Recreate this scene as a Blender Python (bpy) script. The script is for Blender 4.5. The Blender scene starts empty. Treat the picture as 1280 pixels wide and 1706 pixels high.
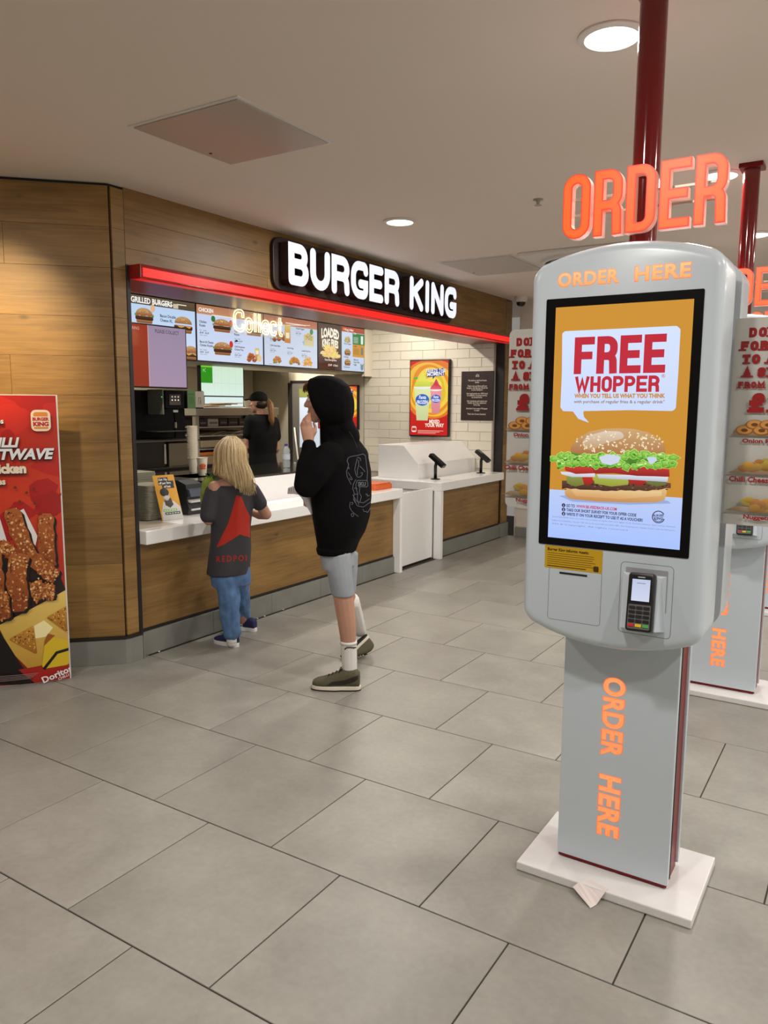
import bpy, bmesh, math, random
from mathutils import Vector, Matrix
from mathutils.geometry import tessellate_polygon
random.seed(7)
PI = math.pi
SC = bpy.context.scene
COL = SC.collection
# ------------------------------------------------------------------ camera
F_PX, CAM_H = 1294.54, 1.5373
FW = Vector((-0.53145131, 0.83617081, -0.13556504))
RT = Vector((0.84350672, 0.5370852, 0.00599135))
UP = Vector((-0.07781977, 0.11116591, 0.99075033))
EYE = Vector((0, 0, CAM_H))
cd = bpy.data.cameras.new('camera'); cam = bpy.data.objects.new('camera', cd); COL.objects.link(cam)
cd.sensor_fit = 'VERTICAL'; cd.sensor_height = 36; cd.lens = F_PX * 36 / 1706; cd.clip_start = .05; cd.clip_end = 100
cam.matrix_world = Matrix(((RT.x, UP.x, -FW.x, 0), (RT.y, UP.y, -FW.y, 0), (RT.z, UP.z, -FW.z, CAM_H), (0, 0, 0, 1)))
SC.camera = cam
# ------------------------------------------------------------------ view, world
SC.view_settings.view_transform = 'Standard'
SC.view_settings.look = 'None'
SC.view_settings.gamma = 1
SC.view_settings.use_curve_mapping = False
SC.view_settings.exposure = 0.0
W = bpy.data.worlds.new('world'); SC.world = W; W.use_nodes = True
W.node_tree.nodes['Background'].inputs[0].default_value = (1.0, .93, .86, 1)
W.node_tree.nodes['Background'].inputs[1].default_value = .25
CEIL = 2.75
LAMP_W = 23.0
# ------------------------------------------------------------------ pixel helpers (a ray meets a known plane)
def ray(x, y): return FW + RT * ((x - 640) / F_PX) - UP * ((y - 853) / F_PX)
def onZ(x, y, z):
    d = ray(x, y); return EYE + d * ((z - CAM_H) / d.z)
def onX(x, y, X):
    d = ray(x, y); return EYE + d * (X / d.x)
def onY(x, y, Y):
    d = ray(x, y); return EYE + d * (Y / d.y)
FWH = Vector((FW.x, FW.y, 0)).normalized()
def upright(ax, ay):
    """points on an upright plane through the ground point (ax, ay) facing the viewer, plus a depth offset"""
    a = Vector((ax, ay, 0))
    def f(x, y, dd=0.0):
        d = ray(x, y); t = ((a - EYE).dot(FWH) + dd) / d.dot(FWH); return EYE + d * t
    return f
# ------------------------------------------------------------------ colour, materials
def lin(c):
    return c / 12.92 if c <= .04045 else ((c + .055) / 1.055) ** 2.4
def rgb(c):
    if isinstance(c, str): c = [int(c[i:i + 2], 16) for i in (0, 2, 4)]
    if max(c) > 1.001 or all(isinstance(k, int) for k in c): c = [k / 255 for k in c]
    return tuple(lin(k) for k in c[:3])
MATS = {}
def nodes(m): return m.node_tree.nodes, m.node_tree.links
def mat(name, c, rough=.5, metal=0, emit=0, coat=0, bump=0, bscale=60, var=0, vscale=8, trans=0, alpha=1, spec=.5, ecol=None, subs=0, vstretch=(1, 1, 1)):
    if name in MATS: return MATS[name]
    m = bpy.data.materials.new(name); m.use_nodes = True; n, l = nodes(m)
    b = n['Principled BSDF']; col = rgb(c)
    b.inputs['Base Color'].default_value = (*col, 1)
    b.inputs['Roughness'].default_value = rough; b.inputs['Metallic'].default_value = metal
    b.inputs['Specular IOR Level'].default_value = spec
    if coat: b.inputs['Coat Weight'].default_value = coat; b.inputs['Coat Roughness'].default_value = .05
    if emit: b.inputs['Emission Color'].default_value = (*(rgb(ecol) if ecol else col), 1); b.inputs['Emission Strength'].default_value = emit
    if trans: b.inputs['Transmission Weight'].default_value = trans
    if alpha < 1: b.inputs['Alpha'].default_value = alpha
    if subs: b.inputs['Subsurface Weight'].default_value = subs; b.inputs['Subsurface Radius'].default_value = (.01, .004, .002)
    if var or bump:
        tc = n.new('ShaderNodeTexCoord')
        mp = n.new('ShaderNodeMapping'); mp.inputs['Scale'].default_value = vstretch
        l.new(tc.outputs['Object'], mp.inputs[0])
    if var:
        t = n.new('ShaderNodeTexNoise'); t.inputs['Scale'].default_value = vscale; t.inputs['Detail'].default_value = 6
        l.new(mp.outputs[0], t.inputs['Vector'])
        r = n.new('ShaderNodeMapRange'); r.inputs[1].default_value = .3; r.inputs[2].default_value = .7
        r.inputs[3].default_value = 1 - var; r.inputs[4].default_value = 1 + var
        l.new(t.outputs['Fac'], r.inputs[0])
        mx = n.new('ShaderNodeVectorMath'); mx.operation = 'SCALE'; mx.inputs[0].default_value = col
        l.new(r.outputs[0], mx.inputs['Scale']); l.new(mx.outputs[0], b.inputs['Base Color'])
    if bump:
        t = n.new('ShaderNodeTexNoise'); t.inputs['Scale'].default_value = bscale; t.inputs['Detail'].default_value = 4
        l.new(mp.outputs[0], t.inputs['Vector'])
        bp = n.new('ShaderNodeBump'); bp.inputs['Strength'].default_value = bump; bp.inputs['Distance'].default_value = .004
        l.new(t.outputs['Fac'], bp.inputs['Height']); l.new(bp.outputs[0], b.inputs['Normal'])
    MATS[name] = m; return m
def attr_mat(name, emit=0, rough=.3, coat=0):
    """colours come from the print's own colour attribute; a screen also gives that colour off as light"""
    if name in MATS: return MATS[name]
    m = bpy.data.materials.new(name); m.use_nodes = True; n, l = nodes(m); b = n['Principled BSDF']
    a = n.new('ShaderNodeAttribute'); a.attribute_name = 'ink'
    b.inputs['Roughness'].default_value = rough
    if coat: b.inputs['Coat Weight'].default_value = coat
    if emit:
        b.inputs['Base Color'].default_value = (.01, .01, .01, 1)
        l.new(a.outputs['Color'], b.inputs['Emission Color']); b.inputs['Emission Strength'].default_value = emit
    else: l.new(a.outputs['Color'], b.inputs['Base Color'])
    MATS[name] = m; return m
def wood_mat(name, dark, light, rot=0, rough=.45):
    m = bpy.data.materials.new(name); m.use_nodes = True; n, l = nodes(m); b = n['Principled BSDF']
    tc = n.new('ShaderNodeTexCoord'); oi = n.new('ShaderNodeObjectInfo')
    ad = n.new('ShaderNodeVectorMath'); ad.operation = 'ADD'
    sc = n.new('ShaderNodeVectorMath'); sc.operation = 'SCALE'; sc.inputs[0].default_value = (17, 31, 23)
    l.new(oi.outputs['Random'], sc.inputs['Scale']); l.new(sc.outputs[0], ad.inputs[1])
    mp0 = n.new('ShaderNodeMapping'); mp0.inputs['Rotation'].default_value = (0, 0, rot)
    l.new(tc.outputs['Object'], mp0.inputs[0]); l.new(mp0.outputs[0], ad.inputs[0])
    mp = n.new('ShaderNodeMapping'); mp.inputs['Scale'].default_value = (1.2, 1.2, 22)
    l.new(ad.outputs[0], mp.inputs[0])
    t1 = n.new('ShaderNodeTexNoise'); t1.inputs['Scale'].default_value = 2.2; t1.inputs['Detail'].default_value = 8; t1.inputs['Distortion'].default_value = .9
    l.new(mp.outputs[0], t1.inputs['Vector'])
    mp2 = n.new('ShaderNodeMapping'); mp2.inputs['Scale'].default_value = (1.5, 1.5, 4.5); l.new(ad.outputs[0], mp2.inputs[0])
    t2 = n.new('ShaderNodeTexNoise'); t2.inputs['Scale'].default_value = 1.6; t2.inputs['Detail'].default_value = 3
    l.new(mp2.outputs[0], t2.inputs['Vector'])
    mp3 = n.new('ShaderNodeMapping'); mp3.inputs['Scale'].default_value = (1.1, 1.1, 2.4); l.new(ad.outputs[0], mp3.inputs[0])
    vo = n.new('ShaderNodeTexVoronoi'); vo.inputs['Scale'].default_value = 2.0; l.new(mp3.outputs[0], vo.inputs['Vector'])
    kn = n.new('ShaderNodeMapRange'); kn.inputs[1].default_value = .015; kn.inputs[2].default_value = .085; kn.inputs[3].default_value = .35; kn.inputs[4].default_value = 1
    l.new(vo.outputs['Distance'], kn.inputs[0])
    m1 = n.new('ShaderNodeMath'); m1.operation = 'MULTIPLY_ADD'; m1.inputs[1].default_value = .55; l.new(t1.outputs['Fac'], m1.inputs[0])
    m2 = n.new('ShaderNodeMath'); m2.operation = 'MULTIPLY'; m2.inputs[1].default_value = .5; l.new(t2.outputs['Fac'], m2.inputs[0]); l.new(m2.outputs[0], m1.inputs[2])
    r = n.new('ShaderNodeValToRGB'); r.color_ramp.elements[0].position = .34; r.color_ramp.elements[1].position = .68
    r.color_ramp.elements[0].color = (*rgb(dark), 1); r.color_ramp.elements[1].color = (*rgb(light), 1)
    l.new(m1.outputs[0], r.inputs[0])
    rv = n.new('ShaderNodeMapRange'); rv.inputs[3].default_value = .86; rv.inputs[4].default_value = 1.1; l.new(oi.outputs['Random'], rv.inputs[0])
    m3 = n.new('ShaderNodeMath'); m3.operation = 'MULTIPLY'; l.new(rv.outputs[0], m3.inputs[0]); l.new(kn.outputs[0], m3.inputs[1])
    vs = n.new('ShaderNodeVectorMath'); vs.operation = 'SCALE'; l.new(r.outputs[0], vs.inputs[0]); l.new(m3.outputs[0], vs.inputs['Scale'])
    l.new(vs.outputs[0], b.inputs['Base Color']); b.inputs['Roughness'].default_value = rough
    bp = n.new('ShaderNodeBump'); bp.inputs['Strength'].default_value = .12; bp.inputs['Distance'].default_value = .002
    l.new(t1.outputs['Fac'], bp.inputs['Height']); l.new(bp.outputs[0], b.inputs['Normal'])
    MATS[name] = m; return m
# ------------------------------------------------------------------ objects
OFF = {}
def tag(o, label=None, cat=None, group=None, kind=None):
    if label: o['label'] = label
    if cat: o['category'] = cat
    if group: o['group'] = group
    if kind: o['kind'] = kind
    return o
def thing(name, loc, label, cat, group=None):
    o = bpy.data.objects.new(name, None); COL.objects.link(o); o.location = loc; o.empty_display_size = .1
    OFF[o.name] = Vector(loc); return tag(o, label, cat, group)
def obj(name, me, parent=None):
    o = bpy.data.objects.new(name, me); COL.objects.link(o)
    if parent: o.parent = parent
    return o
def mesh(name, V, Fc, mats, smooth=False, off=None, fm=None):
    me = bpy.data.meshes.new(name)
    if off is not None: V = [(v[0] - off[0], v[1] - off[1], v[2] - off[2]) for v in V]
    me.from_pydata([tuple(v) for v in V], [], Fc); me.update()
    for m in (mats if isinstance(mats, (list, tuple)) else [mats]): me.materials.append(m)
    if fm: me.polygons.foreach_set('material_index', fm)
    if smooth: me.polygons.foreach_set('use_smooth', [True] * len(me.polygons))
    return me
def off_of(parent):
    return OFF.get(parent.name, Vector((0, 0, 0))) if parent else Vector((0, 0, 0))
class MB:
    def __init__(s): s.V = []; s.F = []; s.M = []; s.m = 0
    def add(s, V, Fc):
        b = len(s.V); s.V += [Vector(v) for v in V]
        for f in Fc: s.F.append([i + b for i in f]); s.M.append(s.m)
        return s
    def box(s, x0, x1, y0, y1, z0, z1):
        return s.add([(x0, y0, z0), (x1, y0, z0), (x1, y1, z0), (x0, y1, z0), (x0, y0, z1), (x1, y0, z1), (x1, y1, z1), (x0, y1, z1)],
                     [(0, 3, 2, 1), (4, 5, 6, 7), (0, 1, 5, 4), (1, 2, 6, 5), (2, 3, 7, 6), (3, 0, 4, 7)])
    def bbox(s, x0, x1, y0, y1, z0, z1, b=.004, seg=2):
        bm = bmesh.new(); bmesh.ops.create_cube(bm, size=1)
        for v in bm.verts: v.co = ((x0 + x1) / 2 + v.co.x * (x1 - x0), (y0 + y1) / 2 + v.co.y * (y1 - y0), (z0 + z1) / 2 + v.co.z * (z1 - z0))
        b = min(b, .45 * min(x1 - x0, y1 - y0, z1 - z0))
        bmesh.ops.bevel(bm, geom=bm.edges[:], offset=b, segments=seg, profile=.5, affect='EDGES')
        return s.bm(bm)
    def bm(s, bm):
        bm.verts.index_update(); s.add([v.co.copy() for v in bm.verts], [[v.index for v in f.verts] for f in bm.faces]); bm.free(); return s
    def prism(s, pts, fn, d0, d1, bev=0):
        """pts 2-D outline (counter-clockwise seen from +normal); fn(u, v, w) -> 3-D"""
        n = len(pts); V = [fn(u, v, d0) for u, v in pts]; Fc = []
        if bev:
            ins = inset(pts, bev); V += [fn(u, v, d1 - bev) for u, v in pts]
            k = 3; rings = 2
            for i in range(1, k + 1):
                a = i / k * PI / 2; q = inset(pts, bev * (1 - math.cos(a))); V += [fn(u, v, d1 - bev + bev * math.sin(a)) for u, v in q]
            rings = 2 + k
        else: V += [fn(u, v, d1) for u, v in pts]; rings = 2
        for r in range(rings - 1):
            for i in range(n):
                j = (i + 1) % n; Fc.append((r * n + i, r * n + j, (r + 1) * n + j, (r + 1) * n + i))
        Fc.append(list(range(n))[::-1]); Fc.append([(rings - 1) * n + i for i in range(n)])
        return s.add(V, Fc)
    def tube(s, pts, r, n=8, closed=False, cap=True):
        pts = [Vector(p) for p in pts]; m = len(pts); R = r if isinstance(r, (list, tuple)) else [r] * m
        up = Vector((0, 0, 1)); V = []; N = None
        for i, p in enumerate(pts):
            if closed: t = pts[(i + 1) % m] - pts[i - 1]
            else: t = pts[min(i + 1, m - 1)] - pts[max(i - 1, 0)]
            t.normalize()
            if N is None:
                N = t.cross(up if abs(t.z) < .9 else Vector((1, 0, 0))).normalized()
            else: N = (N - t * N.dot(t)).normalized()
            B = t.cross(N)
            V += [p + (N * math.cos(2 * PI * k / n) + B * math.sin(2 * PI * k / n)) * R[i] for k in range(n)]
        Fc = []
        for i in range(m if closed else m - 1):
            j = (i + 1) % m
            for k in range(n): Fc.append((i * n + k, i * n + (k + 1) % n, j * n + (k + 1) % n, j * n + k))
        if cap and not closed: Fc.append(list(range(n))[::-1]); Fc.append([(m - 1) * n + k for k in range(n)])
        return s.add(V, Fc)
    def lathe(s, prof, c=(0, 0, 0), n=24):
        c = Vector(c); V = []; Fc = []
        for r, z in prof: V += [c + Vector((r * math.cos(2 * PI * k / n), r * math.sin(2 * PI * k / n), z)) for k in range(n)]
        m = len(prof)
        for i in range(m - 1):
            for k in range(n): Fc.append((i * n + k, i * n + (k + 1) % n, (i + 1) * n + (k + 1) % n, (i + 1) * n + k))
        Fc.append(list(range(n))[::-1]); Fc.append([(m - 1) * n + k for k in range(n)])
        return s.add(V, Fc)
    def build(s, name, mats, parent=None, smooth=False, local=False):
        off = Vector((0, 0, 0)) if local else off_of(parent)
        me = mesh(name, s.V, s.F, mats, smooth, off, s.M if max(s.M or [0]) else None)
        o = obj(name, me, parent); OFF[o.name] = OFF.get(parent.name, Vector()) if parent else Vector()
        if smooth == 'auto':
            me.polygons.foreach_set('use_smooth', [True] * len(me.polygons)); me.set_sharp_from_angle(angle=.6)
        return o
def inset(pts, d):
    n = len(pts); out = []
    for i in range(n):
        p0, p1, p2 = [Vector(pts[k]) for k in (i - 1, i, (i + 1) % n)]
        a = (p1 - p0); b = (p2 - p1)
        if a.length < 1e-9: a = b.copy()
        if b.length < 1e-9: b = a.copy()
        a.normalize(); b.normalize()
        na = Vector((-a.y, a.x)); nb = Vector((-b.y, b.x)); m = na + nb
        if m.length < 1e-6: m = na
        m.normalize(); k = d / max(.35, m.dot(na)); out.append(tuple(p1 + m * k))
    return out
def rounded(pts, rad, closed=True, seg=6):
    """rounds the corners of a 2-D path; rad one radius or one per point"""
    n = len(pts); R = rad if isinstance(rad, (list, tuple)) else [rad] * n; out = []
    P = [Vector(p) for p in pts]
    for i in range(n):
        if not closed and i in (0, n - 1) or R[i] <= 0: out.append(tuple(P[i])); continue
        a = P[i - 1] - P[i]; b = P[(i + 1) % n] - P[i]; la, lb = a.length, b.length
        if la < 1e-9 or lb < 1e-9: out.append(tuple(P[i])); continue
        a /= la; b /= lb; c = max(-1, min(1, a.dot(b))); half = math.acos(c) / 2
        if half > 1.55: out.append(tuple(P[i])); continue
        t = min(R[i] / math.tan(half), la * .499, lb * .499); r = t * math.tan(half)
        ctr = P[i] + (a + b).normalized() * (r / math.sin(half))
        p0 = P[i] + a * t - ctr; p1 = P[i] + b * t - ctr
        a0 = math.atan2(p0.y, p0.x); a1 = math.atan2(p1.y, p1.x); da = (a1 - a0 + PI) % (2 * PI) - PI
        for k in range(seg + 1):
            w = a0 + da * k / seg; out.append((ctr.x + r * math.cos(w), ctr.y + r * math.sin(w)))
    return out
def rrect(x0, x1, y0, y1, r, seg=5): return rounded([(x0, y0), (x1, y0), (x1, y1), (x0, y1)], r, True, seg)
def ell(cx, cy, rx, ry, n=20, a0=0, a1=2 * PI):
    return [(cx + rx * math.cos(a0 + (a1 - a0) * k / n), cy + ry * math.sin(a0 + (a1 - a0) * k / n)) for k in range(n + (0 if abs(a1 - a0) > 6.28 else 1))]
def copy_tree(o, parent=None):
    c = o.copy(); COL.objects.link(c); c.parent = parent
    for ch in list(o.children): copy_tree(ch, c)
    return c
# ------------------------------------------------------------------ lettering
GL = {
 'A': [(0, [(0, 0), (.5, 1), (1, 0)]), (0, [(.17, .3), (.83, .3)])],
 'B': [(0, [(0, 0), (0, 1), (.94, 1, 1), (.94, .53, 1), (0, .53)]), (0, [(0, .53), (1, .53, 1), (1, 0, 1), (0, 0)])],
 'C': [(0, [(1, .68), (1, 1, 1), (0, 1, 1), (0, 0, 1), (1, 0, 1), (1, .32)])],
 'D': [(1, [(0, 0), (0, 1), (1, 1, 1), (1, 0, 1)])],
 'E': [(0, [(1, 1), (0, 1), (0, 0), (1, 0)]), (0, [(0, .5), (.88, .5)])],
 'F': [(0, [(1, 1), (0, 1), (0, 0)]), (0, [(0, .5), (.85, .5)])],
 'G': [(0, [(1, .82), (.96, 1, 1), (0, 1, 1), (0, 0, 1), (1, 0, 1), (1, .38), (.58, .38)])],
 'H': [(0, [(0, 0), (0, 1)]), (0, [(1, 0), (1, 1)]), (0, [(0, .5), (1, .5)])],
 'I': [(0, [(.5, 0), (.5, 1)])],
 'K': [(0, [(0, 0), (0, 1)]), (0, [(1, 1), (.06, .48)]), (0, [(.3, .6), (1, 0)])],
 'L': [(0, [(0, 1), (0, 0), (1, 0)])],
 'M': [(0, [(0, 0), (0, 1), (.5, .3), (1, 1), (1, 0)])],
 'N': [(0, [(0, 0), (0, 1)]), (0, [(0, 1), (1, 0)]), (0, [(1, 0), (1, 1)])],
 'O': [(1, [(0, 0, 1), (0, 1, 1), (1, 1, 1), (1, 0, 1)])],
 'P': [(0, [(0, 0), (0, 1), (1, 1, 1), (1, .45, 1), (0, .45)])],
 'R': [(0, [(0, 0), (0, 1), (1, 1, 1), (1, .46, 1), (0, .46)]), (0, [(.2, .46), (.95, .46, 1), (1, 0)])],
 'S': [(0, [(1, .72), (1, 1, 1), (0, 1, 1), (0, .54, 1), (1, .46, 1), (1, 0, 1), (0, 0, 1), (0, .28)])],
 'T': [(0, [(0, 1), (1, 1)]), (0, [(.5, 1), (.5, 0)])],
 'U': [(0, [(0, 1), (0, 0, 1), (1, 0, 1), (1, 1)])],
 'V': [(0, [(0, 1), (.5, 0), (1, 1)])],
 'W': [(0, [(0, 1), (.25, 0), (.5, .8), (.75, 0), (1, 1)])],
 'X': [(0, [(0, 0), (1, 1)]), (0, [(0, 1), (1, 0)])],
 'Y': [(0, [(0, 1), (.5, .48), (1, 1)]), (0, [(.5, .48), (.5, 0)])],
 'Z': [(0, [(0, 1), (1, 1), (0, 0), (1, 0)])],
 "'": [(0, [(.5, 1), (.5, .78)])],
 '£': [(0, [(1, .7), (1, 1, 1), (.28, 1, 1), (.28, 0)]), (0, [(0, 0), (1, 0)]), (0, [(0, .48), (.8, .48)])],
 '1': [(0, [(.1, .8), (.55, 1), (.55, 0)])],
 'c': [(0, [(1, .45), (1, .64, 1), (0, .64, 1), (0, 0, 1), (1, 0, 1), (1, .18)])],
 'o': [(1, [(0, 0, 1), (0, .64, 1), (1, .64, 1), (1, 0, 1)])],
 'l': [(0, [(.5, 0), (.5, 1)])],
 'e': [(0, [(0, .32), (1, .32), (1, .64, 1), (0, .64, 1), (0, 0, 1), (.9, 0, 1), (1, .14)])],
 't': [(0, [(.4, .95), (.4, 0, 1), (1, 0)]), (0, [(0, .64), (.9, .64)])],
}
def glyph(ch, w, h, hw, rk=.5, serif=0):
    """centre lines of a letter in a w x h box for half stroke hw"""
    out = []
    for closed, pts in GL[ch]:
        P = [(hw + p[0] * (w - 2 * hw), hw + p[1] * (h - 2 * hw)) for p in pts]
        R = [(rk * min(w, h) if len(p) > 2 else 0) for p in pts]
        out.append((closed, rounded(P, R, bool(closed), 6)))
        if serif and not closed:
            for e, q in ((pts[0], pts[1]), (pts[-1], pts[-2])):
                if e[1] in (0, 1) and q[1] != e[1]:
                    x = hw + e[0] * (w - 2 * hw); y = hw * .6 if e[1] == 0 else h - hw * .6
                    out.append((2, [(x - serif, y), (x + serif, y)]))
    return out
def strip(pts, closed, hw):
    """left and right rails of a thick line"""
    n = len(pts); L = []; R = []
    P = [Vector(p) for p in pts]
    for i in range(n):
        if closed: a = P[i] - P[i - 1]; b = P[(i + 1) % n] - P[i]
        else:
            a = P[i] - P[i - 1] if i > 0 else P[1] - P[0]; b = P[i + 1] - P[i] if i < n - 1 else P[-1] - P[-2]
        if a.length < 1e-9: a = b.copy()
        if b.length < 1e-9: b = a.copy()
        a.normalize(); b.normalize(); na = Vector((-a.y, a.x)); nb = Vector((-b.y, b.x)); m = na + nb
        m = m.normalized() if m.length > 1e-6 else na
        k = hw / max(.4, m.dot(na)); L.append(P[i] + m * k); R.append(P[i] - m * k)
    return L, R
def letter_polys(ch, w, h, hw, rk=.5, round_caps=False, serif=0, thin=0):
    """flat pieces (convex quads and discs) that make up a letter"""
    out = []
    for closed, pts in glyph(ch, w, h, hw, rk, serif):
        g = (hw * .6 if closed == 2 else hw) - thin; cl = closed == 1
        L, R = strip(pts, cl, g); n = len(pts)
        if not cl and not round_caps:
            d = (Vector(pts[0]) - Vector(pts[1])).normalized() * g; L[0] += d; R[0] += d
            d = (Vector(pts[-1]) - Vector(pts[-2])).normalized() * g; L[-1] += d; R[-1] += d
            if closed == 2: pass
        for i in range(n if cl else n - 1):
            j = (i + 1) % n; out.append([tuple(R[i]), tuple(R[j]), tuple(L[j]), tuple(L[i])])
        if round_caps:
            for p in pts if not cl else []: out.append(ell(p[0], p[1], g, g, 14))
    return out
def letters3d(text, x0, z0, h, adv, w, hw, fn, depth, name, mats, parent, rk=.5, round_caps=False, space=.5, widths={}, rim=0):
    """each letter a solid of its own; fn(u, v, d) -> 3-D; mats = [face, side]"""
    x = x0; made = []
    for ch in text:
        if ch == ' ': x += space; continue
        lw = widths.get(ch, w); b = MB()
        for ip, poly in enumerate(letter_polys(ch, lw, h, hw, rk, round_caps)):
            V = [fn(x + u, z0 + v, depth + ip * 2e-5) for u, v in poly]; n = len(poly)
            V += [fn(x + u, z0 + v, 0) for u, v in poly]
            b.m = 0; b.add(V, [list(range(n))]); base = len(b.V) - 2 * n
            for i in range(n):
                j = (i + 1) % n; b.F.append([base + i, base + n + i, base + n + j, base + j]); b.M.append(1)
            b.F.append([base + n + i for i in range(n)][::-1]); b.M.append(1)
        for ir, rm in enumerate(rim or ()):
            b.m = 2 + ir
            for ip, poly in enumerate(letter_polys(ch, lw, h, hw, rk, round_caps, 0, rm)): b.add([fn(x + u, z0 + v, depth + .001 * (ir + 1) + ip * 2e-5) for u, v in poly], [list(range(len(poly)))])
        made.append(b.build(name, mats, parent)); x += lw + adv
    return made
TMP = bpy.data.scenes.new('workshop')      # texts and fused shapes are evaluated here, away from the big scene
def evaluated(o):
    TMP.collection.objects.link(o); vl = TMP.view_layers[0]; vl.update(); dg = vl.depsgraph
    return bpy.data.meshes.new_from_object(o.evaluated_get(dg))
def text_mesh(s, size=1.0, bold=0.0, align='LEFT', sx=1.0, shear=0.0, spacing=1.0, res=2):
    cu = bpy.data.curves.new('t', 'FONT'); cu.body = s; cu.size = size; cu.offset = bold * size; cu.align_x = align; cu.resolution_u = res
    cu.shear = shear; cu.space_character = spacing
    o = bpy.data.objects.new('t', cu); me = evaluated(o)
    V = [(v.co.x * sx, v.co.y) for v in me.vertices]; Fc = [list(p.vertices) for p in me.polygons]
    bpy.data.objects.remove(o); bpy.data.curves.remove(cu); bpy.data.meshes.remove(me)
    return V, Fc
class Pic:
    """a flat print: coloured pieces laid on a surface, fn(u, v, lift) -> 3-D"""
    def __init__(s, fn, clip=None, step=.00025, strips=0, vstrips=0): s.vstrips = vstrips; s.fn = fn; s.V = []; s.F = []; s.C = []; s.lv = 0; s.clip = clip; s.step = step; s.strips = strips
    def up(s, k=1): s.lv += k; return s
    def _tri(s, pts, cols):
        if s.clip:
            x0, x1, y0, y1 = s.clip
            for ax, lim, sg in ((0, x0, 1), (0, x1, -1), (1, y0, 1), (1, y1, -1)):
                pts, cols = clip_poly(pts, cols, ax, lim, sg)
                if len(pts) < 3: return
        if s.strips:
            lo = min(p[0] for p in pts); hi = max(p[0] for p in pts); w = s.strips
            for k in range(math.floor(lo / w), math.floor(hi / w) + 1):
                p, c = clip_poly(pts, cols, 0, k * w, 1)
                if len(p) >= 3: p, c = clip_poly(p, c, 0, (k + 1) * w, -1)
                if len(p) >= 3: s._vs(p, c)
        else: s._emit(pts, cols)
    def _vs(s, pts, cols):
        if not s.vstrips: return s._emit(pts, cols)
        lo = min(p[1] for p in pts); hi = max(p[1] for p in pts); w = s.vstrips
        for k in range(math.floor(lo / w), math.floor(hi / w) + 1):
            p, c = clip_poly(pts, cols, 1, k * w, 1)
            if len(p) >= 3: p, c = clip_poly(p, c, 1, (k + 1) * w, -1)
            if len(p) >= 3: s._emit(p, c)
    def _emit(s, pts, cols):
        b = len(s.V); s.V += [s.fn(p[0], p[1], s.lv * s.step) for p in pts]; s.F.append(list(range(b, b + len(pts)))); s.C += cols
    def poly(s, pts, c, c2=None):
        ca = rgb(c); s.lv += .04
        if c2 is not None:
            cb = rgb(c2); lo = min(p[1] for p in pts); hi = max(p[1] for p in pts); d = max(hi - lo, 1e-9)
            cols = [tuple(cb[k] + (ca[k] - cb[k]) * (p[1] - lo) / d for k in range(3)) for p in pts]
        else: cols = [ca] * len(pts)
        for t in tessellate_polygon([[Vector((p[0], p[1], 0)) for p in pts]]):
            q = [pts[i] for i in t]; a = (q[1][0] - q[0][0]) * (q[2][1] - q[0][1]) - (q[1][1] - q[0][1]) * (q[2][0] - q[0][0])
            if abs(a) < 1e-14: continue
            cc = [cols[i] for i in t]
            if a < 0: q = q[::-1]; cc = cc[::-1]
            s._tri(q, cc)
        return s
    def rect(s, x0, x1, y0, y1, c, c2=None, r=0): return s.poly(rrect(x0, x1, y0, y1, r) if r else [(x0, y0), (x1, y0), (x1, y1), (x0, y1)], c, c2)
    def text(s, t, x, y, size, c, bold=0, align='LEFT', sx=1, shear=0, rot=0, spacing=1, warp=None):
        s.lv += .04
        V, Fc = text_mesh(t, size, bold, align, sx, shear, spacing); ca = rgb(c); co, si = math.cos(rot), math.sin(rot)
        if warp: V = [warp(*v) for v in V]
        V = [(x + a * co - b * si, y + a * si + b * co) for a, b in V]
        for f in Fc: s._tri([V[i] for i in f], [ca] * len(f))
        return s
    def glyphs(s, t, x, y, h, w, adv, hw, c, rk=.5, round_caps=False, serif=0, align='LEFT', widths={}, space=None):
        sp = space if space is not None else w * .7
        tot = sum((sp if ch == ' ' else widths.get(ch, w)) + (0 if ch == ' ' else adv) for ch in t) - adv
        x -= {'LEFT': 0, 'CENTER': tot / 2, 'RIGHT': tot}[align]; ca = rgb(c)
        for ch in t:
            if ch == ' ': x += sp; continue
            lw = widths.get(ch, w)
            for q in letter_polys(ch, lw, h, hw, rk, round_caps, serif): s.lv += .08; s._tri([(x + a, y + b) for a, b in q], [ca] * len(q))
            x += lw + adv
        return s
    def line(s, pts, wd, c, closed=False):
        s.lv += .04; L, R = strip(pts, closed, wd / 2); n = len(pts); ca = rgb(c)
        for i in range(n if closed else n - 1):
            j = (i + 1) % n; s._tri([tuple(R[i]), tuple(R[j]), tuple(L[j]), tuple(L[i])], [ca] * 4)
        return s
    def build(s, name, m, parent):
        off = off_of(parent); me = mesh(name, s.V, s.F, m, False, off)
        a = me.color_attributes.new('ink', 'FLOAT_COLOR', 'POINT')
        a.data.foreach_set('color', [k for c in s.C for k in (*c, 1)])
        o = obj(name, me, parent); OFF[o.name] = off; return o
def clip_poly(pts, cols, ax, lim, sg):
    out = []; oc = []; n = len(pts)
    for i in range(n):
        p, q = pts[i - 1], pts[i]; cp, cq = cols[i - 1], cols[i]; dp = (p[ax] - lim) * sg; dq = (q[ax] - lim) * sg
        if (dp < 0) != (dq < 0):
            t = dp / (dp - dq); out.append(tuple(p[k] + (q[k] - p[k]) * t for k in (0, 1))); oc.append(tuple(cp[k] + (cq[k] - cp[k]) * t for k in range(3)))
        if dq >= 0: out.append(tuple(q[:2])); oc.append(cq)
    return out, oc
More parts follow.
